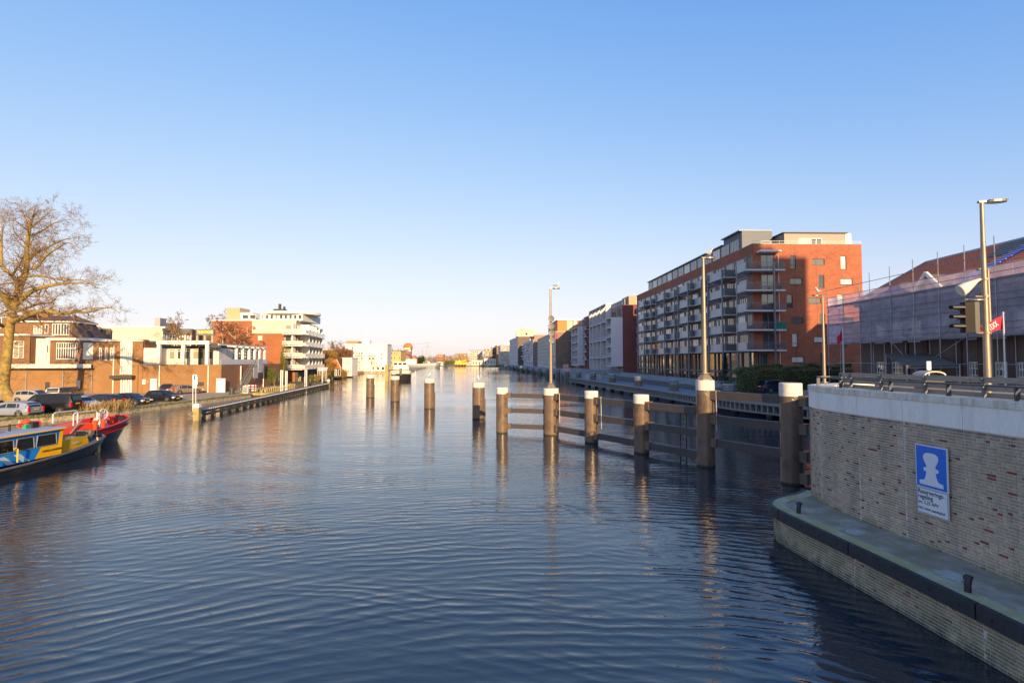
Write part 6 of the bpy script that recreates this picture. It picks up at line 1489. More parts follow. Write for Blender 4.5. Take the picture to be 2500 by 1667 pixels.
for k in range(16):
    f = .06 + k * .058; q = MB(); q.bar(roof_pt(u5, f, .13), roof_pt(u6 + .1, f, .13), .05, .04); sub('batten', q, m_wood_w, rf)
for k in range(6):
    f = .64 + k * .06; q = MB(); q.bar(roof_pt(u5 - 2.1 - k * .2, f, .12), roof_pt(u5 + .1, f, .12), .04, .04); sub('batten', q, M('batten_wood', (.30, .26, .2), .8), rf)
# white gabled dormer
ud, zdm = FF.hit(*z4c(1112, 430)); wdm = 1.55
q = MB(); q.add([FF.p(ud - wdm, zE - .3, .62), FF.p(ud + wdm, zE - .3, .62), FF.p(ud, zdm, .62), FF.p(ud - wdm, zE - .3, -1), FF.p(ud + wdm, zE - .3, -1), FF.p(ud, zdm, -3.5)], [(0, 1, 2), (0, 2, 5, 3), (2, 1, 4, 5)]); dm = q.build('dormer', b_fac, fb)
q = MB(); q.bar(FF.p(ud - wdm - .25, zE - .5, .75), FF.p(ud, zdm + .1, .75), .2, .26); q.bar(FF.p(ud + wdm + .25, zE - .5, .75), FF.p(ud, zdm + .1, .75), .2, .26); q.bar(FF.p(ud - wdm - 1.6, zE - .45, .7), FF.p(ud - wdm - .2, zE - .45, .7), .15, .2); q.bar(FF.p(ud + wdm + 1.6, zE - .45, .7), FF.p(ud + wdm + .2, zE - .45, .7), .15, .2); sub('white_bargeboard', q, m_wood_w, dm)
q = MB(); q.fbox(FF, 0, FF.L, zE - .55, zE - .25, .0, .5); q.build('white_gutter', m_plaster, fb)
hall = thing('added_shade_hall', 'unseen tall hall added behind the old factory to shade the red gable', 'building', (58, 44, 3))  # added out of view, sized to cast shade on the lower gable
q = MB(); q.box(51.6, 66, 38, 51.2, 2, 16.5); q.build('wall', b_fac, hall); q = MB(); q.box(51.4, 66.2, 37.8, 51.4, 16.5, 16.9); q.build('roof', m_darkgrey, hall)
# scaffolding
sc_ = thing('scaffolding', 'tubular scaffolding with lilac netting along the old factory', 'scaffolding', (32.5, 40, 4.45))
m_scaf = M('scaffold_tube', (.32, .33, .36), .45, .5, var=.3, scale=3); X0, X1 = 32.55, 33.75
ys = [52.6, 50.2, 47.8, 46.4, 43.9, 41.35, 38.9, 36.6, 34.3, 32.2, 30.0, 27.7]
ztp = [13.1, 13.2, 13.5, 13.8, 13.9, 14.0, 14.1, 14.1, 14.2, 14.2, 14.2, 14.2]
for Y, zt_ in zip(ys, ztp):
    for X, zz in ((X0, zt_), (X1, zt_ - 1.9)):
        if X == X1 and Y < 50.5 and Y > 49: continue
        q = MB(); q.tube([(X, Y, road_z(Y)), (X, Y, zz)], .032, 6); q.build('standard', m_scaf, sc_)
for z in (5.55, 7.5, 7.95, 8.4, 9.4, 9.9, 10.35, 11.3, 11.75, 12.2, 13.0):
    q = MB(); q.tube([(X0 - .03, ys[0] + .2, z), (X0 - .03, ys[-1], z)], .026, 6); q.build('ledger', m_scaf, sc_)
    if z in (7.5, 9.4, 11.3, 9.9, 11.75): q = MB(); q.tube([(X1 + .03, ys[0] + .2, z), (X1 + .03, ys[-1], z)], .026, 6); q.build('ledger', m_scaf, sc_)
m_plank = M('scaffold_plank', (.26, .21, .17), .85, var=.3, scale=3, stretch=(5, 1, 5))
for z in (7.55, 9.45, 11.35):
    for a, b_ in zip(ys, ys[1:]):
        q = MB(); q.box(X0 + .05, X1 - .1, b_ + .02, a - .02, z, z + .05); q.build('plank', m_plank, sc_); q = MB(); q.tube([(X0, a, z - .03), (X1, a, z - .03)], .025, 6); q.build('transom', m_scaf, sc_)
for (a, za, b_, zb) in ((52.6, 4.6, 50.2, 7.5), (46.4, 9.4, 41.35, 7.5), (46.4, 11.3, 43.9, 9.4), (43.9, 7.5, 41.35, 5.2), (38.9, 7.5, 34.3, 11.3), (41.35, 5.0, 36.6, 7.5), (36.6, 7.6, 34.3, 9.4), (32.2, 5, 30, 7.5)):
    q = MB(); q.tube([(X0 - .07, a, za), (X0 - .07, b_, zb)], .026, 6); q.build('brace', m_scaf, sc_)
m_net = bpy.data.materials.new('scaffold_netting'); m_net.use_nodes = True; t = m_net.node_tree; b = t.nodes['Principled BSDF']; b.inputs['Base Color'].default_value = (.92, .84, .94, 1); b.inputs['Roughness'].default_value = .8
tr_ = _n(t, 'ShaderNodeBsdfTransparent'); tl = _n(t, 'ShaderNodeBsdfTranslucent'); tl.inputs['Color'].default_value = (.90, .76, .88, 1)
m1 = _n(t, 'ShaderNodeMixShader'); m1.inputs[0].default_value = .45; t.links.new(b.outputs[0], m1.inputs[1]); t.links.new(tl.outputs[0], m1.inputs[2])
mx = _n(t, 'ShaderNodeMixShader'); no = _n(t, 'ShaderNodeTexNoise'); no.inputs['Scale'].default_value = 1.6; no.inputs['Detail'].default_value = 5; geo = _n(t, 'ShaderNodeNewGeometry'); t.links.new(geo.outputs['Position'], no.inputs['Vector'])
mr = _n(t, 'ShaderNodeMapRange'); mr.inputs['From Min'].default_value = .3; mr.inputs['From Max'].default_value = .7; mr.inputs['To Min'].default_value = .38; mr.inputs['To Max'].default_value = .62; t.links.new(no.outputs['Fac'], mr.inputs['Value']); t.links.new(mr.outputs[0], mx.inputs[0])
t.links.new(tr_.outputs[0], mx.inputs[1]); t.links.new(m1.outputs[0], mx.inputs[2]); t.links.new(mx.outputs[0], t.nodes['Material Output'].inputs['Surface'])
for z0_, z1_, dx in ((7.42, 9.5, 0), (9.42, 12.25, .02)):
    q = MB(); g = random.Random(4); rows = []
    n = 90; Yv = [ys[0] + .1 - (ys[0] - ys[-1]) * i / n for i in range(n + 1)]
    for j in range(7):
        f = j / 6; z = z0_ + (z1_ - z0_) * f
        rows.append([(X0 + .07 + dx - .055 * math.sin(i * 1.3 + j) * math.sin(f * math.pi) * g.uniform(.4, 1), Y, z + (.03 * math.sin(i * .55) if j in (0, 6) else 0)) for i, Y in enumerate(Yv)])
    o = len(q.v); [q.v.extend(r_) for r_ in rows]
    for j in range(6):
        for i in range(n): q.f.append([o + j * (n + 1) + i, o + j * (n + 1) + i + 1, o + (j + 1) * (n + 1) + i + 1, o + (j + 1) * (n + 1) + i]); q.m.append(0)
    q.build('netting', m_net, sc_, smooth=True)
q = MB(); q.add([(X0 - .05, ys[0] + .1, 7.45), (34.3, ys[0] + .1, 7.45), (34.3, ys[0] + .1, 12.2), (X0 - .05, ys[0] + .1, 12.2)], [(0, 1, 2, 3)]); q.build('netting', m_net, sc_)
# flat canopy boards under the scaffold and street bits seen over the bench
cn = thing('site_canopy', 'flat dark board canopy jutting out under the scaffolding', 'canopy', (29, 38, 4.45))
c4 = [on_y(*z4c(*p_), Y) for p_, Y in (((640, 1208), 44), ((1045, 1200), 42), ((1345, 1310), 33), ((840, 1318), 33))]
q = MB(); q.add([(p_.x, p_.y, p_.z) for p_ in c4] + [(p_.x, p_.y, p_.z + .1) for p_ in c4], [(3, 2, 1, 0), (4, 5, 6, 7), (0, 1, 5, 4), (1, 2, 6, 5), (2, 3, 7, 6), (3, 0, 4, 7)]); q.build('board', M('dark_boards', (.10, .08, .055), .8, var=.3, scale=2), cn)
for p_ in c4: q = MB(); q.tube([(p_.x, p_.y, road_z(p_.y)), (p_.x, p_.y, p_.z + .12)], .04, 6); q.build('support_tube', m_scaf, cn)
for k in range(5): q = MB(); a = c4[0].lerp(c4[3], k / 4); b_ = c4[1].lerp(c4[2], k / 4); q.tube([a - Vector((0, 0, .05)), b_ - Vector((0, 0, .05))], .03, 5); q.build('bearer', m_scaf, cn)
def flag(label, px, ytop, ybot, Y, wv, hgt, txt=True):
    a = on_y(px, ytop, Y); t_ = thing('flag', label, 'flag', (a.x, Y, road_z(Y)), group='red site flags'); q = MB(); q.smooth = True; q.tube([(a.x, Y, road_z(Y)), (a.x, Y, a.z)], [.05, .035], 8); q.lathe([(.05, 0), (.06, .04), (.02, .09)], (a.x, Y, a.z), 8); q.build('pole', m_pole, t_)
    q = MB(); n = 14
    for s in (0, .012):
        pass
    top = [(a.x - wv * f * .95, Y + .10 * math.sin(f * 7) * f ** .5 + .25 * f, a.z - .12 - hgt * .5 * f) for f in [i / n for i in range(n + 1)]]
    bot = [(x + .05 * hgt, y + .06, z - hgt * (.72 - .2 * i / n)) for i, (x, y, z) in enumerate(top)]
    th = [(x, y + .012, z) for x, y, z in top]; bh_ = [(x, y + .012, z) for x, y, z in bot]; m_ = n + 1
    q.add(top + bot + th + bh_, [(i, m_ + i, m_ + i + 1, i + 1) for i in range(n)] + [(2 * m_ + i + 1, 3 * m_ + i + 1, 3 * m_ + i, 2 * m_ + i) for i in range(n)])
    c = q.build('cloth', M('red_flag_cloth', (.52, .012, .05), .7, var=.1), t_, smooth=True)
    if txt:
        me = text_mesh('TEXX', hgt * .42, m_white); o = bpy.data.objects.new('lettering', me); COL.objects.link(o); o.parent = t_; o.matrix_parent_inverse = Matrix.Translation(-root_loc(t_))
        o.location = (a.x - wv * .75, Y - .02, a.z - .12 - hgt * .85); o.rotation_euler = (R(90), R(-35), 0); o.scale = (.55, 1, 1)
flag('red flag on a white pole right of the lamp masts', 2449, 765, 920, 29.0, 1.05, 1.05)
flag('narrow red flag on a white pole at the scaffold corner', 2057, 800, 935, 46.0, .35, 1.4, False)
bs_ = thing('bus_stop_post', 'small white bus stop blade behind the bench', 'sign', tuple(on_y(2267, 920, 24).xy) + (zd,)); p_ = on_y(2267, 882, 24)
q = MB(); q.box(p_.x - .1, p_.x + .1, 23.98, 24.02, p_.z - .4, p_.z); q.build('blade', m_white, bs_); q = MB(); q.tube([(p_.x, 24.0, zd), (p_.x, 24.0, p_.z - .4)], .03, 6); q.build('post', m_pole, bs_)
cb_ = thing('litter_bin', 'curved beige litter bin hood rising behind the bench', 'bin', tuple(on_y(2268, 920, 20).xy) + (zd,)); p_ = on_y(2268, 905, 20); q = MB(); q.smooth = True
n = 10; ring = [(.42 * math.cos(math.pi * k / n), .16 * math.sin(math.pi * k / n)) for k in range(n + 1)]
q.loft([[(p_.x + x, 19.7, p_.z - .16 + z) for x, z in ring] + [(p_.x + x * .88, 19.7, p_.z - .18 + z * .8) for x, z in ring[::-1]], [(p_.x + x, 20.3, p_.z - .16 + z) for x, z in ring] + [(p_.x + x * .88, 20.3, p_.z - .18 + z * .8) for x, z in ring[::-1]]]); q.build('hood', M('beige_metal', (.42, .38, .34), .5, .2), cb_, smooth=False)
q = MB(); q.box(p_.x - .4, p_.x + .4, 19.75, 20.25, zd, p_.z - .2); q.build('body', m_darkgrey, cb_)

# ================================================================== unseen tower, added behind the camera to shade part of the gable
tw_ = thing('added_shade_tower', 'unseen tall tower added behind the bridge to shade the red gable', 'tower', (70, -14, 4.4))
TF = Frame((78.5, -10.5), (60, -16))
def shadow_x(X, z, Yt): t_ = (74 - Yt) / math.cos(SUN_AZ); return X + t_ * math.sin(SUN_AZ), z + t_ * math.tan(SUN_EL)
xa, za = shadow_x(43.1, 20.9, -12); xb, zb = shadow_x(38.2, 22.2, -12); xc, zc_ = shadow_x(36.3, 24.5, -12)
m_tower = M('tower_concrete', (.35, .33, .31), .8, var=.1)
q = MB(); q.box(xb, xa, -24, -12, 4, za); q.build('main_slab', m_tower, tw_); q = MB(); q.box(xc, xb, -24, -12, 4, zb); q.build('middle_slab', m_tower, tw_); q = MB(); q.box(xc - 6, xc, -24, -12, 4, zc_); q.build('high_slab', m_tower, tw_)

# ================================================================== right bank quay, jetty, dolphins
m_qc = M('quay_concrete', (.26, .28, .30), .85, var=.12, scale=1, tint=(.18, .185, .18), tscale=.7, tlow=.5, thigh=.75); m_qb = M('quay_brick_dark', (.13, .135, .14), .85, var=.25, scale=2, bump=.3)
qr = thing('right_quay_wall', 'dark quay wall with stone edge before the red apartment block', 'wall', (28, 95, 0))
QR = Path([(30.0, 54.5), (28.3, 75), (26.2, 132.6)], smooth=False); q = MB(); QR.slab(q, 0, QR.L, .0, -.4, -.8, 1.95, 5); q.build('wall_body', m_qb, qr); q = MB(); QR.slab(q, 0, QR.L, .08, -.6, 1.95, 2.12, 5); q.build('edge_stone', m_qc, qr)
gwl = thing('garden_wall', 'low grey concrete garden wall before the glazed ground floor', 'wall', (29.8, 95, 2.2)); GW = Path([(30.6, 66), (28.0, 132.4)], smooth=False)
ng = 22
for k in range(ng): q = MB(); GW.slab(q, GW.L * k / ng + .01, GW.L * (k + 1) / ng - .01, .0, -.15, 2.1, 2.82, 9); q.build('wall_panel', m_qc, gwl)
gw2 = thing('second_garden_wall', 'low grey concrete wall before the white framed block', 'wall', (25, 165, 2.2)); G2 = Path([(27.0, 150), (24.4, 182), (20.5, 208)], smooth=False)
for k in range(14): q = MB(); G2.slab(q, G2.L * k / 14 + .01, G2.L * (k + 1) / 14 - .01, .0, -.15, 2.0, 2.95, 9); q.build('wall_panel', m_qc, gw2)
cj = thing('concrete_jetty', 'concrete jetty with ladder like fascia along the right bank', 'jetty', (20, 95, 0))
m_jc = M('jetty_concrete', (.25, .235, .215), .85, var=.2, scale=2, bump=.3); m_jdk = M('jetty_deck', (.20, .215, .24), .85, var=.12, scale=1)
CJ = Path([(28.2, 46.0), (24.1, 58), (20.7, 86), (15.0, 133)], smooth=False)
CJ = Path([(28.6, 45.0), (26.0, 51.5), (23.9, 59.5), (20.8, 86), (15.1, 132.8)], .5)
q = MB(); CJ.slab(q, 0, CJ.L, .0, .55, 1.28, 1.45, .8); q.build('top_beam', m_jc, cj); q = MB(); CJ.slab(q, 0, CJ.L, .0, .5, .42, .60, .8); q.build('bottom_beam', m_jc, cj)
q = MB(); CJ.slab(q, 0, CJ.L, -.35, -5.2, 1.2, 1.40, .8); q.build('deck', m_jdk, cj)
q = MB(); CJ.slab(q, 0, CJ.L, -.3, -.36, .3, 1.3, .8); q.build('shade_sheet', M('painted_shade', (.035, .032, .03), .9), cj)  # dark sheet that paints in the shade behind the fascia openings
npj = 120; pq = MB(); pq.box(-.09, .09, -.22, .22, .60, 1.28); pme = pq.mesh('baluster', m_jc)
for k in range(npj):
    s_ = CJ.L * (k + .5) / npj; p_ = CJ.off(s_, .27); tt = CJ.at(s_)[1]; put('baluster', pme, cj, (p_.x, p_.y, 0), math.atan2(tt.y, tt.x))
for k in range(16): p_ = CJ.off(CJ.L * (k + .5) / 16, -1.2); q = MB(); q.lathe([(.35, -1), (.35, 1.2)], (p_.x, p_.y, 0), 10); q.build('support_pile', m_jc, cj)
m_dol = M('dolphin_concrete', (.15, .135, .105), .8, var=.2, scale=2); m_dlt = M('dolphin_lantern', (.22, .25, .28), .25, var=.1); m_lid = M('dolphin_lid', (.34, .37, .40), .4, .2)
def dolphin(label, c, r_, ztop, zb):
    t_ = thing('dolphin_pile', label, 'pile', (c[0], c[1], zb), group='concrete dolphin piles along the right quay'); q = MB(); q.smooth = True; zm = zb + (ztop - zb) * .55 if zb > .5 else ztop - .95
    q.lathe([(r_, zb - (.1 if zb > .5 else 1)), (r_, zm)], (c[0], c[1], 0), 24); q.build('shaft', m_dol, t_); q = MB(); q.lathe([(r_ * .93, zm), (r_ * .93, ztop - .14)], (c[0], c[1], 0), 24); q.build('lantern_core', m_dlt, t_)
    q = MB(); q.lathe([(r_ * 1.02, ztop - .14), (r_ * 1.02, ztop - .08), (r_ * .9, ztop)], (c[0], c[1], 0), 24); q.build('lid', m_lid, t_); q = MB()
    for k in range(10): a = k * .628; q.bar((c[0] + r_ * .98 * math.cos(a), c[1] + r_ * .98 * math.sin(a), zm), (c[0] + r_ * .98 * math.cos(a), c[1] + r_ * .98 * math.sin(a), ztop - .14), .05)
    stuff(q.build('cage_bars', m_gsteel, t_))
for i, (px, s) in enumerate(((1778.5, .62), (1643.7, .62), (1557, .66), (1494, .68), (1447.5, .70), (1412.4, .72))):
    lo, hi = 0, CJ.L
    for _ in range(40):
        mid = (lo + hi) / 2; p_ = CJ.off(mid, -1.5)
        if p_.x / p_.y > (px - 1250) / 1250: lo = mid
        else: hi = mid
    p_ = CJ.off(lo, -1.5); dolphin('concrete dolphin pile with glazed lantern top, ' + ORD[i] + ' from the right on the jetty', p_, .68, 3.08, 1.40)
WK = [(15.0, 133.5), (16.7, 156), (15.4, 172), (13.0, 190), (11.2, 208), (9.2, 229), (7.2, 252), (5.0, 276), (2.9, 302), (.7, 327), (-1.7, 354), (-4.5, 388), (-7.5, 425)]
for i, c in enumerate(WK[1:]): dolphin('grey concrete dolphin pile standing in water, ' + ORD[i] + ' from the near end of the walkway', c, .72, 2.95 - .05 * i, 0)
wk = thing('pile_walkway', 'long grey walkway on piles curving along the right bank', 'walkway', (10, 230, 0)); WP = Path([(p_[0] + 1.2, p_[1]) for p_ in WK], 2)
q = MB(); WP.slab(q, 0, WP.L, .2, -3.2, 1.25, 1.5, 4); q.build('deck', m_jdk, wk); q = MB(); WP.slab(q, 0, WP.L, .26, .2, 1.0, 1.62, 4); q.build('side_beam', m_qc, wk)
for k in range(40): s_ = WP.L * (k + .5) / 40; p_ = WP.off(s_, -2.5); q = MB(); q.lathe([(.3, -1), (.3, 1.3)], (p_.x, p_.y, 0), 8); q.build('support_pile', m_dol, wk)
# white railings on the jetty
def railing(label, p0, p1, h, n, mat, zb=1.4):
    t_ = thing('jetty_railing', label, 'railing', (p0[0], p0[1], zb), group='pale railings on the right jetty'); p0 = Vector((p0[0], p0[1], zb)); p1 = Vector((p1[0], p1[1], zb)); q = MB()
    for f in (1.0, .55): q.bar(p0 + Vector((0, 0, h * f)), p1 + Vector((0, 0, h * f)), .05)
    q.build('rails', mat, t_)
    for k in range(n): a = p0.lerp(p1, k / (n - 1)); q = MB(); q.bar(a, a + Vector((0, 0, h)), .06); q.build('post', mat, t_)
zBc = Crop(1660, 880, .144558); zJc = Crop(1360, 880, .136054)
railing('pale railing on the jetty before the hedge', on_z(*zBc(935, 640), 1.4), on_z(*zBc(1385, 700), 1.4), .75, 6, m_wood_w)
railing('pale railing on the jetty beside the big near pile', on_z(*zBc(1630, 700), 1.4), on_z(*zBc(1760, 735), 1.4), .75, 3, m_wood_w)
railing('white railing left of the second farthest dolphin pile', on_z(*zJc(505, 325), 1.4), on_z(*zJc(585, 330), 1.4), 1.0, 5, m_wood_w); railing('white railing right of the second farthest dolphin pile', on_z(*zJc(710, 325), 1.4), on_z(*zJc(785, 345), 1.4), 1.0, 4, m_wood_w)
# truss gangway in the gap between the two blocks
gg = thing('truss_gangway', 'light steel truss gangway from the quay down to the jetty', 'gangway', (24, 138, 1.4)); A = Vector((19.5, 136, 1.5)); B = Vector((30, 141, 2.3)); dv = (B - A); sd_ = Vector((-dv.y, dv.x, 0)).normalized() * .8
q = MB(); q.hexa([A - sd_, B - sd_, B + sd_, A + sd_, A - sd_ + Vector((0, 0, .12)), B - sd_ + Vector((0, 0, .12)), B + sd_ + Vector((0, 0, .12)), A + sd_ + Vector((0, 0, .12))]); q.build('deck', m_grey, gg)
for s in (-1, 1):
    q = MB(); q.bar(A + sd_ * s + Vector((0, 0, 1.2)), B + sd_ * s + Vector((0, 0, 1.2)), .09)
    for k in range(9):
        a = A.lerp(B, k / 8) + sd_ * s; q.bar(a, a + Vector((0, 0, 1.2)), .06)
        if k < 8: q.bar(a, A.lerp(B, (k + 1) / 8) + sd_ * s + Vector((0, 0, 1.2)), .05)
    q.build('truss_side', m_grey, gg)
# prohibition board
nv = thing('navigation_board', 'cluster of red and white prohibition signs by the farther dolphin piles', 'sign', (16.9, 150, 0)); NY = 146.0
m_rsign = M('sign_red', (.62, .03, .03), .4); NF = Frame((on_y(1370, 900, NY).x, NY), (on_y(1395, 900, NY).x, NY))
for (x0, y0, x1, y1, rd) in ((1375, 889, 1381, 897.5, 0), (1382, 889, 1388, 897.5, 0), (1373, 899, 1379, 906.5, 1), (1380, 899, 1385, 906.5, 1), (1385.5, 899, 1391, 906.5, 1)):
    h = NF.rect(x0, y0, x1, y1); q = MB(); q.fbox(NF, *h, 0, .04); s0 = q.build('sign_plate', m_white, nv); q = MB(); e = .09
    if rd:
        c = NF.p((h[0] + h[1]) / 2, (h[2] + h[3]) / 2, .05); r_ = (h[3] - h[2]) * .40; q.tube([(c.x + r_ * math.cos(a), c.y, c.z + r_ * math.sin(a)) for a in [k * .4488 for k in range(15)]], .06, 5)
    else:
        for a in ((h[0], h[1], h[2], h[2] + e), (h[0], h[1], h[3] - e, h[3]), (h[0], h[0] + e, h[2] + e, h[3] - e), (h[1] - e, h[1], h[2] + e, h[3] - e)): q.fbox(NF, *a, .04, .05)
        q.bar(NF.p(h[0], h[3], .045), NF.p(h[1], h[2], .045), .03, .09)
    sub('red_ring', q, m_rsign, s0); q = MB(); q.fbox(NF, (h[0] + h[1]) / 2 - .12, (h[0] + h[1]) / 2 + .1, h[2] + .3, h[3] - .3, .04, .046); sub('black_symbol', q, m_black, s0)
q = MB(); q.fbox(NF, .4, .5, -.5, 3.0, -.1, 0); q.fbox(NF, 1.9, 2.0, -.5, 3.0, -.1, 0); q.build('support_frame', m_gsteel, nv)
# hedge, conifer, ball shrub
g = random.Random(21); hg = thing('hedge', 'long clipped dark green hedge before the red gable', 'hedge', (32, 60, 2.2)); q = MB()
H0 = on_z(1800, 958, 2.2); HX0, HX1 = 26.2, 39.5
def hp(g):
    x = g.uniform(HX0, HX1); e = min(1, (x - HX0) / 1.6); top = 5.25 + .18 * math.sin(x * 1.3) + .1 * math.sin(x * 3.1) - .9 * (1 - e) ** 2
    y = 60.5 + (g.random() ** .6) * (-1.5 if g.random() < .75 else 1.5) + .25 * math.sin(x * 2.2); 
    z = 2.1 + (top - 2.1) * (g.random() ** .8 if g.random() < .7 else 1 - .08 * g.random()); 
    return (x, y + (0 if z < top - .4 else (60.5 - y) * .4), z)
leaves(q, g, 26000, hp, .085); q.build('leaves', m_hedge, hg)
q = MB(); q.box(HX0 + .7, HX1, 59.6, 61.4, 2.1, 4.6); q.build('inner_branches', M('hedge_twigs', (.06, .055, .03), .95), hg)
cf = thing('conifer', 'dark green conifer left of the hedge', 'tree', (27.6, 66.5, 2.2)); q = MB(); cx, cy = on_y(1771, 900, 66.5).xy
for k in range(5200):
    f = g.random() ** .75; a = g.uniform(0, 6.28); r_ = (1 - f) * 1.25 * (.75 + .25 * math.sin(f * 40)) * g.random() ** .4; z = 2.3 + f * 4.6 - r_ * .25
    c = Vector((cx + r_ * math.cos(a), cy + r_ * math.sin(a), z)); u = Vector((math.cos(a), math.sin(a), -.35)).normalized() * .14; v = Vector((-math.sin(a), math.cos(a), g.uniform(-.4, .4))) * .035; q.add([c - u * .3, c + v, c + u, c - v], [(0, 1, 2, 3)])
q.build('needles', m_conif, cf); q = MB(); q.tube([(cx, cy, 2.1), (cx, cy, 6.6)], [.12, .02], 7); q.build('trunk', m_bark, cf)
shrub('round pale green ball shrub beside the conifer', (on_y(1787, 930, 64).x, 64, 2.15), .75, .75, 1.1, 1500, .06, m_shrub, 8)

m_pot = M('terracotta_pot', (.30, .12, .06), .8)
for k, fl_ in enumerate(('first', 'second', 'third', 'fourth', 'top')):
    z = slabs[k]; x, y = (37.9, 36.0, 34.2, 38.2, 35.2)[k], 72.75; t_ = thing('potted_plant', 'small potted plant on the ' + fl_ + ' floor corner balcony', 'plant', (x, y, z), group='balcony plants')
    q = MB(); q.lathe([(.16, 0), (.22, .34)], (x, y, z), 12); q.build('pot', m_pot, t_); q = MB(); gg_ = random.Random(k)
    leaves(q, gg_, 160, lambda g: (x + g.gauss(0, .16), y + g.gauss(0, .16), z + .34 + abs(g.gauss(0, .28))), .06); q.build('leaves', m_hedge, t_)
# ================================================================== parked cars
m_tyre = M('tyre_rubber', (.012, .012, .013), .85); m_rim = M('alloy_rim', (.45, .45, .46), .35, .7, var=.1); m_carglass = glass('car_glass', (.008, .010, .011), 1.6, .02, (.02, .024, .024), .3)
m_trim = M('car_trim', (.018, .018, .02), .6); m_red_l = M('tail_lamp', (.50, .012, .012), .25); m_wht_l = M('head_lamp', (.75, .76, .78), .15); m_plate = M('yellow_plate', (.72, .42, .015), .5)
def paint(name, c, metal=.2): return M('paint_' + name, c, .25, metal, var=.04, scale=1)
STY = {   # x from rear (0) to front (1): bonnet height, roof profile as fractions of length / height
    'hatch': dict(roof=((.03, .58), (.07, .72), (.13, .93), (.25, 1.0), (.45, 1.0), (.58, .95), (.72, .66), (.75, .60)), belt=((0, .56), (.05, .60), (.5, .60), (.74, .60), (.85, .55), (.96, .46), (1, .36))),
    'estate': dict(roof=((.02, .58), (.05, .78), (.09, .93), (.2, .98), (.45, 1.0), (.56, .96), (.70, .66), (.73, .60)), belt=((0, .58), (.05, .60), (.5, .60), (.72, .59), (.85, .54), (.96, .46), (1, .36))),
    'van': dict(roof=((.0, .55), (.015, .75), (.03, .95), (.06, .99), (.4, 1.0), (.72, .99), (.80, .90), (.90, .62)), belt=((0, .52), (.05, .54), (.5, .54), (.88, .56), (.93, .52), (.985, .42), (1, .32))),
    'suv': dict(roof=((.02, .60), (.06, .76), (.12, .94), (.25, 1.0), (.48, 1.0), (.60, .95), (.73, .68), (.76, .63)), belt=((0, .58), (.05, .62), (.5, .62), (.75, .62), (.86, .58), (.96, .50), (1, .38)))}
CARM = {}
def interp(tab, x):
    if x <= tab[0][0]: return tab[0][1]
    for (a, b), (c, d) in zip(tab, tab[1:]):
        if x <= c: return b + (d - b) * (x - a) / (c - a)
    return tab[-1][1]
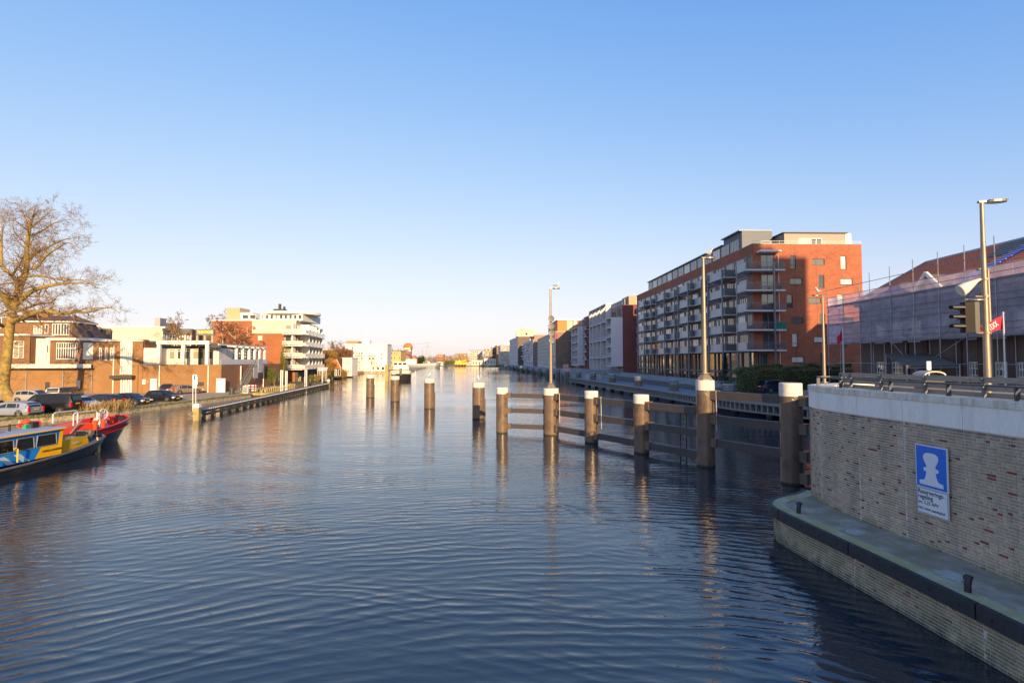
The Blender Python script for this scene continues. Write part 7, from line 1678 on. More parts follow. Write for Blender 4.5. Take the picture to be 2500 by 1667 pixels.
def car(label, loc, heading, style, pm, L=4.3, W=1.76, Hh=1.47, cat='car', panel=False):
    s = STY[style]; t_ = thing('parked_' + cat, label, cat, loc, heading, 'vehicles parked on the left quay'); hw = W / 2; rw = .325 if style != 'van' else .34
    X = lambda f: (f - .5) * L
    fs = [0, .015, .05, .12, .2, .3, .4, .5, .6, .7, .78, .86, .92, .96, .985, 1]
    def plan(f): return hw * (1 - .16 * max(0, abs(f - .5) * 2 - .78) / .22) * (1 if 0.02 < f < .98 else .95)
    q = MB(); q.smooth = True; rings = []
    for f in fs:
        w_ = plan(f); zt = interp(s['belt'], f) * Hh; zb = .2 + .06 * max(0, abs(f - .5) * 2 - .8) / .2; zm = zb + (zt - zb) * .55
        rings.append([(X(f), -w_ * .86, zb), (X(f), -w_ * .98, zb + .1), (X(f), -w_, zm), (X(f), -w_ * .975, zt - .05), (X(f), -w_ * .9, zt), (X(f), 0, zt + .02), (X(f), w_ * .9, zt), (X(f), w_ * .975, zt - .05), (X(f), w_, zm), (X(f), w_ * .98, zb + .1), (X(f), w_ * .86, zb)])
    q.loft(rings); body = q.build('body', pm, t_, local=True)
    g0, g1 = s['roof'][0][0], s['roof'][-1][0]; q = MB(); q.smooth = True; gr = []
    N = 18
    for i in range(N + 1):
        f = g0 + (g1 - g0) * i / N; zr = interp(s['roof'], f) * Hh; zb = interp(s['belt'], f) * Hh - .03; k = (zr - zb) / (Hh * .42); wb = plan(f) * .915; wr = plan(f) * (.915 - .17 * k)
        gr.append([(X(f), -wb, zb), (X(f), -wr - .01, zr - .07 * k), (X(f), -wr * .86, zr), (X(f), wr * .86, zr), (X(f), wr + .01, zr - .07 * k), (X(f), wb, zb)])
    q.loft(gr); q.build('cabin', pm, t_, local=True)
    # glass: strips laid on the cabin sides, screen and rear window
    def side_quad(f0, f1, sgn, lo=.12, hi=.83):
        def P_(f, e):
            zr = interp(s['roof'], f) * Hh; zb = interp(s['belt'], f) * Hh - .03; k = (zr - zb) / (Hh * .42); wb = plan(f) * .915; wr = plan(f) * (.915 - .17 * k); z = zb + (zr - .07 * k - zb) * e
            return (X(f), sgn * (wb + (wr + .01 - wb) * e + .012), z)
        a, b, c, d = P_(f0, lo), P_(f1, lo), P_(f1, hi), P_(f0, hi)
        return [a, b, c, d] if sgn < 0 else [d, c, b, a]
    cuts = {'hatch': ((.10, .24), (.26, .44), (.46, .68)), 'estate': ((.06, .24), (.26, .44), (.46, .67)), 'suv': ((.11, .24), (.26, .45), (.47, .70)), 'van': ((.70, .86),)}[style]
    if style == 'van' and not panel: cuts = ((.06, .34), (.36, .66), (.70, .86))
    for sgn in (-1, 1):
        for a, b in cuts: q = MB(); q.add(side_quad(a, b, sgn), [(0, 1, 2, 3)]); q.build('side_window', m_carglass, t_, local=True)
    def cross(f0, f1, name):
        q = MB(); pts = []
        for f in (f0, f1):
            zr = interp(s['roof'], f) * Hh; zb = interp(s['belt'], f) * Hh - .03; k = (zr - zb) / (Hh * .42); wr = plan(f) * (.915 - .17 * k) * .84
            pts.append((f, zr, wr))
        (fa, za, wa), (fb, zb2, wb2) = pts; sg = 1 if fb > fa else -1; nx = .014 * sg
        q.add([(X(fa) + nx, -wa, za + .012), (X(fa) + nx, wa, za + .012), (X(fb) + nx, wb2, zb2 + .012), (X(fb) + nx, -wb2, zb2 + .012)], [(0, 1, 2, 3) if sg < 0 else (3, 2, 1, 0)]); q.build(name, m_carglass, t_, local=True)
    r = s['roof']; cross(r[5][0] + .01, r[6][0], 'windscreen'); cross(r[2][0] - .005, r[0][0] + .008 if style != 'van' else r[1][0] * .6, 'rear_window')
    for f in (.185 if style != 'van' else .2, .80 if style != 'van' else .82):
        for sgn in (-1, 1):
            q = MB(); q.smooth = True; y = sgn * (hw - .11); q.lathe([(rw * .62, -.1), (rw * .95, -.1), (rw, -.06), (rw, .06), (rw * .95, .1), (rw * .62, .1)], (0, 0, 0), 20); o = q.build('wheel', m_tyre, t_, local=True); o.location = (X(f), y, rw); o.rotation_euler = (R(90), 0, 0)
            q = MB(); q.lathe([(.05, .108), (rw * .62, .104)], (0, 0, 0), 16); q.lathe([(.05, -.108), (rw * .62, -.104)], (0, 0, 0), 16)
            for k in range(5): a = k * 1.2566; q.bar((0, 0, .11 * -sgn), (math.cos(a) * rw * .6, math.sin(a) * rw * .6, .112 * -sgn), .05, .02)
            r2 = q.build('rim', m_rim, None); r2.parent = o
            q = MB(); q.lathe([(rw * 1.17, -.01), (rw * 1.17, .01)], (0, 0, 0), 20); o = q.build('wheel_arch', m_trim, t_, local=True); o.location = (X(f), sgn * (hw - .012), rw + .02); o.rotation_euler = (R(90), 0, 0)
    zb_ = interp(s['belt'], 0) * Hh
    for sgn in (-1, 1):
        q = MB(); y = sgn * hw * .80; tall = style in ('estate', 'van'); q.box(X(0) - .015, X(.02), y - .09, y + .09, zb_ - (.36 if tall else .2), zb_ + (.02 if not tall else .12)); q.build('tail_lamp', m_red_l, t_, local=True)
        q = MB(); q.box(X(.955), X(1) + .005, y * .92 - .17, y * .92 + .17, Hh * .36, Hh * .45); q.build('head_lamp', m_wht_l, t_, local=True)
        q = MB(); q.box(X(.66), X(.69), sgn * hw * .98 - .0, sgn * (hw + .13), Hh * .62, Hh * .70) if sgn > 0 else q.box(X(.66), X(.69), -(hw + .13), -hw * .98, Hh * .62, Hh * .70); q.build('wing_mirror', pm, t_, local=True)
    q = MB(); q.box(X(0) - .03, X(0) + .02, -hw * .9, hw * .9, .24, .42); q.build('rear_bumper', m_trim, t_, local=True); q = MB(); q.box(X(1) - .02, X(1) + .02, -hw * .8, hw * .8, .24, .40); q.box(X(1) - .02, X(1) + .012, -hw * .4, hw * .4, .44, .52); q.build('front_bumper', m_trim, t_, local=True)
    for x in (X(0) - .035, X(1) + .025): q = MB(); z = Hh * .5 if x < 0 else .42; q.box(x - .006, x + .006, -.26, .26, z - .055, z + .055); q.build('number_plate', m_plate, t_, local=True)
    q = MB(); q.box(X(.02), X(.98), -hw * .8, hw * .8, .14, .24); q.build('underbody', m_trim, t_, local=True)
    return t_
p_silver = paint('silver_blue', (.36, .40, .47), .5); p_black = paint('black', (.012, .012, .014), .1); p_white = paint('white', (.70, .70, .68), .0); p_navy = paint('navy', (.015, .02, .055), .2); p_dkgrey = paint('dark_grey', (.05, .052, .06), .3); p_beige = paint('beige', (.32, .25, .19), .5); p_lgrey = paint('light_grey', (.42, .41, .39), .4)
def gp(px, py): p = on_z(px, py, .5); return p
def at_car(px, py): p = on_z(px, py, .5); return (p.x, p.y, .5)
car('silver estate car parked at the quay edge, nearest to the boats', at_car(28, 1017), R(180), 'estate', p_silver, 4.7, 1.8, 1.46)
car('black panel van parked behind the silver estate', at_car(128, 1008), R(182), 'van', p_black, 4.9, 1.9, 1.97, 'van', panel=True)
car('white car nosing out right of the black van', at_car(195, 1001), R(-8), 'suv', p_white, 4.4, 1.8, 1.5)
car('pale grey compact crossover with black rear window before the tree', at_car(84, 981), R(4), 'suv', p_lgrey, 4.2, 1.77, 1.58)
car('white crossover seen from behind beside the grey one', at_car(138, 974), R(118), 'suv', p_white, 4.3, 1.8, 1.62)
car('dark suv with pale roof rails second from the wall door', at_car(172, 973), R(112), 'suv', p_dkgrey, 4.5, 1.85, 1.68)
car('dark blue estate behind the reeds with red tail lamps', at_car(246, 992), R(176), 'estate', p_navy, 4.6, 1.78, 1.45)
car('navy hatchback parked right of the reeds', at_car(320, 988), R(-4), 'hatch', p_navy, 4.2, 1.74, 1.44)
car('black hatchback parked rightmost along the quay edge', at_car(398, 979.5), R(-6), 'hatch', p_black, 4.2, 1.76, 1.48)
car('small dark blue car facing out at the theatre wall', at_car(407, 959), R(-72), 'hatch', paint('blue', (.02, .025, .09), .2), 3.9, 1.68, 1.5)
car('beige estate seen from behind at the theatre wall', at_car(455, 961), R(58), 'estate', p_beige, 4.4, 1.76, 1.5)
car('white van cut off at the left edge beside the tree trunk', at_car(-22, 983), R(100), 'van', p_white, 5.2, 1.95, 2.3, 'van', panel=True)
car('dark car behind the hedge at the right bank', (on_y(1899, 950, 57.3).x, 57.3, 2.2), R(4), 'hatch', p_navy, 4.2, 1.74, 1.46)
shh = bpy.data.objects.get('parked_car')
for nm, px, py, lab in (('traffic_cone', 28, 977, 'red and white plastic marker post by the tree trunk'),):
    p = on_z(px, py, .5); t_ = thing('marker_post', lab, 'post', tuple(p)); q = MB(); q.lathe([(.28, 0), (.28, .06), (.14, .08), (.14, .5)], tuple(p), 12); q.build('lower_band', m_rsign, t_); q = MB(); q.lathe([(.142, .5), (.142, .75)], tuple(p), 12); q.build('white_band', m_white, t_); q = MB(); q.lathe([(.14, .75), (.14, 1.0), (.1, 1.08)], tuple(p), 12); q.build('upper_band', m_rsign, t_)
p = on_z(566, 963, .5); t_ = thing('quay_litter_bin', 'dark grey round litter bin at the theatre corner', 'bin', tuple(p)); q = MB(); q.smooth = True; q.lathe([(.38, 0), (.4, .95)], tuple(p), 18); q.build('body', m_darkgrey, t_); q = MB(); q.lathe([(.43, .95), (.43, 1.05), (.3, 1.12)], tuple(p), 18); q.build('lid', m_roofd, t_)
p = on_z(600, 960, .5); t_ = thing('electric_cabinet', 'small pale grey electric cabinet at the foot of the stair', 'cabinet', tuple(p)); q = MB(); q.box(p.x - .4, p.x + .4, p.y - .2, p.y + .2, .5, 1.7); q.build('body', m_plaster, t_); q = MB(); q.box(p.x - .34, p.x + .34, p.y - .215, p.y - .2, .6, 1.6); q.build('door', m_grey, t_)
p = on_z(612, 958, .5); t_ = thing('barrier_boards', 'red and white striped barrier boards below the fire stair', 'barrier', tuple(p))
for k in range(3):
    q = MB(); q.box(p.x - .9, p.x + .9, p.y - .03, p.y + .03, .75 + k * .4, .95 + k * .4); o = q.build('board', m_white, t_); q = MB()
    for j in range(3): q.box(p.x - .8 + j * .65, p.x - .5 + j * .65, p.y - .035, p.y - .031, .755 + k * .4, .945 + k * .4)
    sub('red_stripes', q, m_rsign, o)
for x in (-.8, .8): q = MB(); q.bar((p.x + x, p.y + .05, .5), (p.x + x, p.y + .05, 1.9), .06); q.build('leg', m_grey, t_)
RBP = [on_z(x, y, .5) for x, y in ((205, 1005), (235, 1004), (262, 1001), (285, 999), (300, 997))]
reed_bed('tuft of dry golden reeds at the quay edge between the cars and boats', [tuple(p + Vector((.3, -.3, -.1))) for p in RBP], 800, 1.35, 4)
gq = [Vector((LEFT[i][0] - .4, LEFT[i][1], .5)) for i in range(2, 7)]
o = reed_bed('short dry grass along the mossy kerb', [tuple(p) for p in gq], 2200, .28, 6, m_curb, 'verge_grass')

# ================================================================== boats
def hull(mb, L, B, zdeck, zdeckb, rings=22, draft=.5, bow=.35, sheer=.6, tumble=.04, mi_top=0, mi_low=1, zsplit=.55, rake=.9, stern=.85):
    """bow towards +x; x from 0 (stern) to L"""
    R_ = []
    for i in range(rings + 1):
        f = i / rings; e = max(0, (f - (1 - bow)) / bow); hb = B / 2 * (stern + (1 - stern) * min(1, f / .3)) * math.sqrt(max(0, 1 - e ** 2.3)) + .02
        zd_ = zdeck + (zdeckb - zdeck) * max(0, (f - .35) / .65) ** 1.8; x = L * f; pts = []
        for k, (wy, wz) in enumerate(((.0, -draft), (.72, -draft * .9), (.93, -draft * .2), (.97, zsplit * zd_), (1.0, zd_))):
            xx = x - rake * (1 - (wz + draft) / (zd_ + draft)) * e ** 2
            pts.append((xx, hb * wy * (1 - .55 * e * (1 - (wz + draft) / (zd_ + draft))), wz))
        R_.append(pts)
    for sgn in (-1, 1):
        o = len(mb.v)
        for pts in R_: mb.v.extend([(x, y * sgn, z) for x, y, z in pts])
        for i in range(rings):
            for k in range(4):
                a = o + i * 5 + k; f = [a, a + 5, a + 6, a + 1]
                mb.f.append(f if sgn < 0 else f[::-1]); mb.m.append(mi_low if k < 3 else mi_top)
    tr_ = R_[0]; mb.add([(x, y, z) for x, y, z in tr_] + [(x, -y, z) for x, y, z in tr_[::-1]], [list(range(10))], mi_low)
    return R_
def deck(mb, R_, drop=.0, inset=.0, i0=0, i1=None, mi=0):
    i1 = i1 or len(R_) - 1
    for i in range(i0, i1): 
        a, b = R_[i][4], R_[i + 1][4]; ya, yb = max(0, a[1] - inset), max(0, b[1] - inset)
        mb.add([(a[0], -ya, a[2] - drop), (b[0], -yb, b[2] - drop), (b[0], yb, b[2] - drop), (a[0], ya, a[2] - drop)], [(0, 1, 2, 3)], mi)
def gunwale(mb, R_, r_=.05, i0=0, lift=0.0, k=4):
    for sgn in (-1, 1): mb.tube([(p[k][0], p[k][1] * sgn, p[k][2] + lift) for p in R_[i0:]], r_, 6)
def place_boat(t_, loc, rz): t_.location = loc; t_.rotation_euler = (0, 0, rz)
# --- blue and yellow patrol boat; its bow points up the river
m_hullb = M('hull_black', (.016, .017, .02), .35, var=.4, scale=2, tint=(.06, .04, .035), tscale=1.5, tlow=.6, thigh=.72); m_pblue = M('patrol_blue', (.01, .21, .60), .3, var=.05); m_pyel = M('patrol_yellow', (.80, .42, .0), .35, var=.05); m_lblue = M('light_blue_stripe', (.42, .60, .72), .35)
m_bdeck = M('boat_deck', (.10, .10, .11), .8, var=.2); m_roofp = M('boat_roof', (.34, .37, .44), .6, var=.15, scale=3); m_boot = M('boot_stripe', (.34, .12, .10), .5)
pb = thing('patrol_boat', 'blue and yellow harbour patrol boat with black hull', 'boat', (-26.38, 20.3, 0), R(91.5))
q = MB(); q.smooth = True; RH = hull(q, 13.2, 2.95, .42, 1.02, draft=.6, bow=.42, zsplit=.5, rake=.7); q.build('hull', [m_hullb, m_hullb], pb, local=True)
q = MB(); deck(q, RH, .12, .04); q.build('deck', m_bdeck, pb, local=True)
q = MB(); gunwale(q, RH, .075); q.build('rubbing_strake', m_bdeck, pb, local=True); q = MB(); gunwale(q, RH, .03, 0, 0, 2); q.build('boot_stripe', m_boot, pb, local=True)
xw0, xw1 = -1.0, 9.35; yw = .97
def cab(x0, x1, xt1, z0, z1, y0, y1, mb): mb.hexa([(x0, -y0, z0), (x1, -y0, z0), (x1, y0, z0), (x0, y0, z0), (x0, -y1, z1), (xt1, -y1, z1), (xt1, y1, z1), (x0, y1, z1)])
q = MB(); cab(.6, 8.75, 9.25, .5, 1.92, yw, yw - .12, q); wh = q.build('wheelhouse', m_pblue, pb, local=True)
def side(x0, x1, z0, z1, dx=0.0, out=.012):
    def Y(z): return -(yw - .12 * (z - .5) / 1.42) - out
    return [(x0 - dx, Y(z0), z0), (x1 - dx * .0, Y(z0), z0), (x1 + dx * 0, Y(z1), z1), (x0, Y(z1), z1)]
for x0, x1 in ((5.15, 6.2), (6.42, 7.35), (7.6, 8.75)):
    q = MB(); q.add(side(x0, x1, 1.12, 1.72, .14), [(0, 1, 2, 3)]); sub('window', q, m_carglass, wh); q = MB(); p4 = side(x0, x1, 1.12, 1.72, .14, .02)
    for a, b in zip(p4, p4[1:] + p4[:1]): q.bar(a, b, .035)
    sub('window_rubber', q, m_grey, wh)
for x0, x1 in ((3.7, 4.75), (2.2, 3.3)): q = MB(); q.add(side(x0, x1, 1.12, 1.72, .14), [(0, 1, 2, 3)]); sub('window', q, m_carglass, wh)
q = MB(); q.add([(x, y, z) for x, y, z in ((7.35, -yw - .014, .52), (9.0, -yw - .014, .52), (9.22, -yw + .105 - .02, 1.88), (9.02, -yw + .105 - .02, 1.88), (8.82, -yw + .055 - .018, 1.08), (7.75, -yw + .05 - .02, 1.08))], [(0, 1, 2, 3, 4, 5)]); sub('yellow_flash', q, m_pyel, wh)
for k in range(6): x = 2.4 + k * .85; q = MB(); q.add([(x, -yw - .013, .5), (x + .42, -yw - .013, .5), (x - .12, -yw + .035 - .013, .95), (x - .5, -yw + .035 - .013, .95)], [(0, 1, 2, 3)]); sub('stripe', q, m_lblue, wh)
q = MB(); q.hexa([(.4, -yw + .02, 1.92), (9.35, -yw + .02, 1.92), (9.35, yw - .02, 1.92), (.4, yw - .02, 1.92), (.4, -yw + .1, 2.02), (9.3, -yw + .1, 2.02), (9.3, yw - .1, 2.02), (.4, yw - .1, 2.02)]); q.build('roof', m_roofp, pb, local=True)
q = MB(); q.tube([(4.3, -yw - .03, 1.93), (9.3, -yw - .03, 1.93)], .04, 6); q.build('yellow_handrail', m_pyel, pb, local=True)
q = MB(); q.tube([(4.35, -yw - .08, .55), (4.35, -yw - .08, 1.85)], .035, 6); q.tube([(6.15, -yw - .2, .6), (6.15, -yw - .2, 1.25), (6.05, -yw - .2, 1.33), (5.95, -yw - .2, 1.3)], .04, 6); q.build('grab_pole', m_pyel, pb, local=True)
q = MB(); q.hexa([(8.6, -.955, .3), (11.7, -.50, .4), (11.7, .50, .4), (8.6, .955, .3), (8.6, -.90, 1.22), (11.5, -.45, 1.16), (11.5, .45, 1.16), (8.6, .90, 1.22)]); fc_ = q.build('fore_cabin', m_pyel, pb, local=True)
FBf = Frame((0, 0), (1, 0))
me = text_mesh('HAVENS & VAARWEGEN', .155, m_black); o = bpy.data.objects.new('lettering', me); COL.objects.link(o); o.parent = pb; o.location = (7.75, -yw - .03, .80); o.rotation_euler = (R(88), 0, 0); o.scale = (.75, 1, 1)
me = text_mesh('ZNSTD', .2, m_lblue); o = bpy.data.objects.new('lettering', me); COL.objects.link(o); o.parent = fc_; o.location = (9.95, -.775, .86); o.rotation_euler = (R(88), 0, R(9.3)); 
q = MB(); q.lathe([(.22, 0), (.22, .1), (.15, .22)], (9.9, -.2, 1.08), 14); q.tube([(9.9 + .28 * math.cos(a), -.2 + .28 * math.sin(a), 1.3) for a in [k * .5 for k in range(14)]], .03, 5); q.build('hatch_wheel', m_pyel, pb, local=True)
q = MB(); q.box(11.7, 12.1, -.3, .3, .95, 1.45); q.tube([(11.9, -.45, 1.3), (11.9, .45, 1.3)], .16, 10); q.build('anchor_winch', m_dol, pb, local=True)
for y in (-.35, .35): q = MB(); q.lathe([(.07, 0), (.07, .3), (.11, .32), (.11, .38)], (12.4, y, 1.05), 10); q.build('bollard', m_steel_dark, pb, local=True)
q = MB(); q.lathe([(.09, 0), (.09, .32), (.13, .34), (.13, .36)], (5.0, -1.22, .55), 10); q.build('bollard', m_steel_dark, pb, local=True)
q = MB(); q.tube([(12.1, -.58, 1.0), (12.15, -.66, .7), (12.16, -.68, .2), (12.16, -.68, -.1)], [.03, .07, .085, .06], 8); q.build('rope_fender', M('rope', (.52, .40, .18), .9, var=.3, scale=12), pb, local=True)
q = MB(); q.lathe([(.12, 0), (.2, .05), (.2, .12), (.08, .2)], (6.2, .2, 2.05), 14); q.tube([(6.2, .2, 2.0), (6.2, .2, 2.08)], .05, 6); q.build('radar_dome', m_rim, pb, local=True)
for x in (4.6, 8.2): q = MB(); q.box(x, x + .7 if x < 5 else x + .3, .3, .5, 2.02, 2.25); q.build('green_light_board', M('green_board', (.02, .30, .16), .5), pb, local=True)
q = MB(); q.tube([(4.2, .35, 2.32), (8.6, .35, 2.32)], .025, 6); q.tube([(7.3, .35, 2.02), (7.3, .35, 2.4)], .05, 6); q.box(8.5, 8.9, .2, .4, 2.02, 2.35); q.build('roof_rack', m_trim, pb, local=True)
q = MB(); q.box(3.3, 3.9, .7, .75, 2.0, 2.75); q.build('yellow_board', m_pyel, pb, local=True); me = text_mesh('K', .5, m_black); o = bpy.data.objects.new('lettering', me); COL.objects.link(o); o.parent = pb; o.location = (3.45, .69, 2.15); o.rotation_euler = (R(90), 0, 0)
# --- red work boat
m_red = M('boat_red', (.55, .02, .012), .4, var=.15, scale=2); m_redd = M('boat_dark_red', (.30, .012, .02), .4, var=.2, scale=2); m_orange2 = M('boat_orange_red', (.72, .07, .015), .4, var=.08)
wbt = thing('red_work_boat', 'red and black work boat with white wheel on its deck', 'boat', (-29.9, 24.3, 0), R(88))
q = MB(); q.smooth = True; RH = hull(q, 14.6, 4.2, 1.0, 1.72, draft=.6, bow=.38, zsplit=.66, rake=1.1); q.build('hull', [m_redd, m_hullb], wbt, local=True)
q = MB(); deck(q, RH, .45, .06); q.build('deck', m_red, wbt, local=True); q = MB(); gunwale(q, RH, .07); q.build('rubbing_strake', m_red, wbt, local=True)
q = MB(); q.hexa([(6.8, -1.1, .6), (11.2, -.9, .85), (11.2, .9, .85), (6.8, 1.1, .6), (6.8, -.9, 1.45), (11.0, -.75, 1.55), (11.0, .75, 1.55), (6.8, .9, 1.45)]); q.build('deck_house', m_orange2, wbt, local=True)
for y in (-.7, .7): q = MB(); q.tube([(9.6, y, 1.4), (9.6, y, 2.25), (9.75, y, 2.35), (11.3, y, 2.35), (11.45, y, 2.2), (11.45, y, 1.2)], .045, 6); q.build('white_rail', m_pole, wbt, local=True)
q = MB(); rr = .36; q.tube([(12.25 + rr * math.cos(a), -.45, 2.0 + rr * math.sin(a)) for a in [k * .3307 for k in range(20)]], .05, 6)
for k in range(6): a = k * 1.047; q.bar((12.25, -.45, 2.0), (12.25 + rr * math.cos(a), -.45, 2.0 + rr * math.sin(a)), .05)
q.build('hand_wheel', m_pole, wbt, local=True); q = MB(); q.hexa([(11.9, -.6, 1.1), (12.6, -.6, 1.1), (12.6, .2, 1.1), (11.9, .2, 1.1), (12.1, -.4, 1.75), (12.4, -.4, 1.75), (12.4, .1, 1.75), (12.1, .1, 1.75)]); q.build('winch_stand', M('cream_paint', (.55, .50, .38), .5), wbt, local=True)
for x, y in ((13.55, 0), (10.9, -1.05), (11.5, -1.1)): q = MB(); q.lathe([(.12, 0), (.12, .5), (.19, .52), (.19, .62)], (x, y, 1.1), 12); q.build('bollard', m_orange2, wbt, local=True)
q = MB(); q.lathe([(.2, 0), (.24, .1), (.24, .7), (.15, .8)], (7.2, .1, 1.4), 14); q.tube([(7.2, .1, 1.85), (8.0, .1, 1.85)], .22, 12); q.tube([(6.7, .1, 1.85), (7.2, .1, 1.85)], .08, 8); q.build('pump', m_orange2, wbt, local=True)
q = MB(); q.bar((9.0, -.95, .9), (10.2, -.95, 2.15), .07); q.build('grey_boom', m_grey, wbt, local=True)
for x in (14.2, 13.9): q = MB(); q.smooth = True; q.tube([(x - .1 + .2 * k, (-.55 + .22 * k) * 1.0, 1.45 + .03 * k) for k in range(4)], .17, 10); q.build('tyre_fender', m_tyre, wbt, local=True)
# --- big white and black barge moored up river
bgp = on_z(978, 929.5, 0)
bg_ = thing('river_barge', 'big black and white river barge moored bow towards the bridge', 'barge', (bgp.x - 37.5 * math.cos(R(-77)), bgp.y - 37.5 * math.sin(R(-77)), 0), R(-77))
q = MB(); q.smooth = True; RH = hull(q, 38, 6.6, 2.0, 3.3, draft=1, bow=.16, zsplit=.62, rake=.9, stern=.9); q.build('hull', [m_wood_w, M('barge_black', (.03, .028, .026), .55, var=.3, scale=1)], bg_, local=True)
q = MB(); deck(q, RH, .3, .1); q.build('deck', m_bdeck, bg_, local=True); q = MB(); gunwale(q, RH, .09); q.build('rubbing_strake', m_black, bg_, local=True); q = MB(); q.box(37.0, 37.9, -.35, .35, 1.6, 3.5); q.build('bow_post', m_black, bg_, local=True)
q = MB(); q.box(25, 33, -2.3, 2.3, 2.2, 4.0); q.build('bow_house', m_wood_w, bg_, local=True); q = MB(); q.box(10, 24, -2.7, 2.7, 1.6, 3.4); q.build('hatch_covers', m_wood_w, bg_, local=True)
q = MB(); q.box(27, 31, -2.0, 2.0, 4.0, 5.3); w0 = q.build('wheelhouse', m_wood_w, bg_, local=True); q = MB(); q.box(26.7, 31.4, -2.3, 2.3, 5.3, 5.5); sub('roof', q, m_wood_w, w0)
for y in (-1.4, -.1, 1.2): q = MB(); q.box(31.0, 31.03, y - .5, y + .5, 4.45, 5.1); sub('window', q, m_carglass, w0)
for y in (-1.9, 1.9): q = MB(); q.tube([(36.7, y * .55, 2.3), (36.75, y * .55, 1.4), (36.5, y * .4, 1.2)], .12, 6); q.build('anchor', m_black, bg_, local=True)
dp = on_z(944, 929, 0)
for i, dx in enumerate((0, 1.1)): timber_post(('left', 'right')[i] + ' of two dark timber dolphins beside the barge bow', (dp.x + dx, dp.y + dx, 0), 4.6 - .5 * i, .9, False, 'barge dolphins')
# --- second barge far behind
p = on_z(1012, 897, 0); b2 = thing('grey_barge', 'long low grey barge at the far left bank', 'barge', (p.x - 4, p.y - 30, 0), R(8)); q = MB(); q.smooth = True; RH = hull(q, 30, 7, 3.2, 4.4, draft=1, bow=.15, rake=1); q.build('hull', [m_grey, m_gsteel], b2, local=True); q = MB(); deck(q, RH, .3); q.build('deck', m_bdeck, b2, local=True)
q = MB(); q.box(3, 11, -2.4, 2.4, 3, 6.6); q.build('wheelhouse', m_wood_w, b2, local=True); q = MB(); q.box(2.6, 11.4, -2.8, 2.8, 6.6, 6.9); q.build('roof', m_wood_w, b2, local=True)

# ================================================================== far left bank
z6c = Crop(760, 800, .127551); z7c = Crop(980, 800, .136054)
m_wr = M('white_render', (.70, .68, .62), .8, var=.06, scale=.4); WY = 236
wf = Frame((on_y(843, 880, WY).x, WY), (on_y(942.5, 880, WY).x, WY + 2)); zwt = wf.hit(*z6c(1000, 318))[1]
wa = thing('white_apartment_block', 'white five storey apartment block on the far left bank', 'apartment block', tuple(wf.p(wf.L / 2, .5, -6))); hs = []
for r4 in ((880, 385, 905, 410), (973, 385, 1000, 410), (1068, 385, 1100, 410), (1160, 385, 1192, 408), (852, 462, 885, 515), (905, 468, 935, 515), (948, 462, 985, 515), (1150, 468, 1170, 500), (850, 568, 890, 620), (905, 568, 935, 620), (950, 568, 985, 620), (1090, 568, 1140, 615), (1155, 568, 1215, 615), (850, 655, 885, 712), (897, 655, 932, 712), (973, 672, 1003, 696), (1065, 672, 1095, 696), (1140, 655, 1175, 710), (1190, 655, 1220, 710), (1243, 655, 1268, 712), (852, 755, 885, 805), (900, 755, 932, 805), (1062, 765, 1095, 795), (1165, 755, 1205, 800), (1245, 748, 1300, 808), (1345, 748, 1395, 808), (1325, 490, 1360, 515), (1325, 575, 1358, 605), (800, 470, 815, 515)): hs.append(wf.rect(*z6c.r(*r4)))
q = MB(); q.panel(wf, 0, wf.L, .3, zwt, hs, .3); q.fbox(wf, .3, wf.L - .02, .3, zwt - .02, -16, -.4); sdw = Frame(tuple(wf.p(wf.L, 0).xy), (wf.p(wf.L, 0).x - 2, WY + 18)); q.panel(sdw, 0, sdw.L, .3, zwt, []); q.build('wall', m_wr, wa)
for h in hs: far_window(wa, wf, *h, -.24, m_wood_w, g_left, 2 if h[1] - h[0] > 1.2 else 1, .08)
for r4 in ((845, 515, 1000, 530), (1080, 515, 1225, 530), (845, 620, 1000, 635), (1080, 615, 1225, 632), (1130, 712, 1280, 728), (845, 712, 950, 725)): h = wf.rect(*z6c.r(*r4)); q = MB(); q.fbox(wf, h[0], h[1], h[2] - .1, h[3], .01, 1.4); o = q.build('balcony', m_wr, wa); q = MB(); q.fbox(wf, h[0], h[1], h[3] + .55, h[3] + .65, 1.3, 1.36); sub('railing', q, m_wood_w, o)
h = wf.rect(*z6c.r(665, 255, 900, 315), -4); q = MB(); q.fbox(wf, h[0], h[1], zwt, h[3], -12, -4); q.build('orange_roof_storey', m_orp, wa); h = wf.rect(*z6c.r(985, 235, 1110, 315), -4); q = MB(); q.fbox(wf, h[0], h[1], zwt, h[3], -10, -4); q.build('white_roof_storey', m_wr, wa)
q = MB(); q.fbox(wf, -.3, wf.L + .2, zwt, zwt + .35, -16, .2); q.build('roof_edge', m_wr, wa); h = wf.rect(*z6c.r(1040, 60, 1044, 235), -6); q = MB(); q.tube([wf.p(h[0], zwt, -6), wf.p(h[0], h[3], -6)], .12, 6); q.build('mast', m_pole, wa)
qw = thing('reedy_quay', 'low white quay edge with reeds before the white apartment block', 'wall', tuple(wf.p(wf.L / 2, 0, 6))); q = MB(); q.fbox(wf, 2, wf.L + 1, -.5, 1.0, 3.8, 4.4); q.build('quay_edge', m_wr, qw)
reed_bed('strip of reeds below the white apartment block', [tuple(wf.p(u, .1, 4.9)) for u in (3, 8, 13, 18.5)], 1200, 1.3, 12)
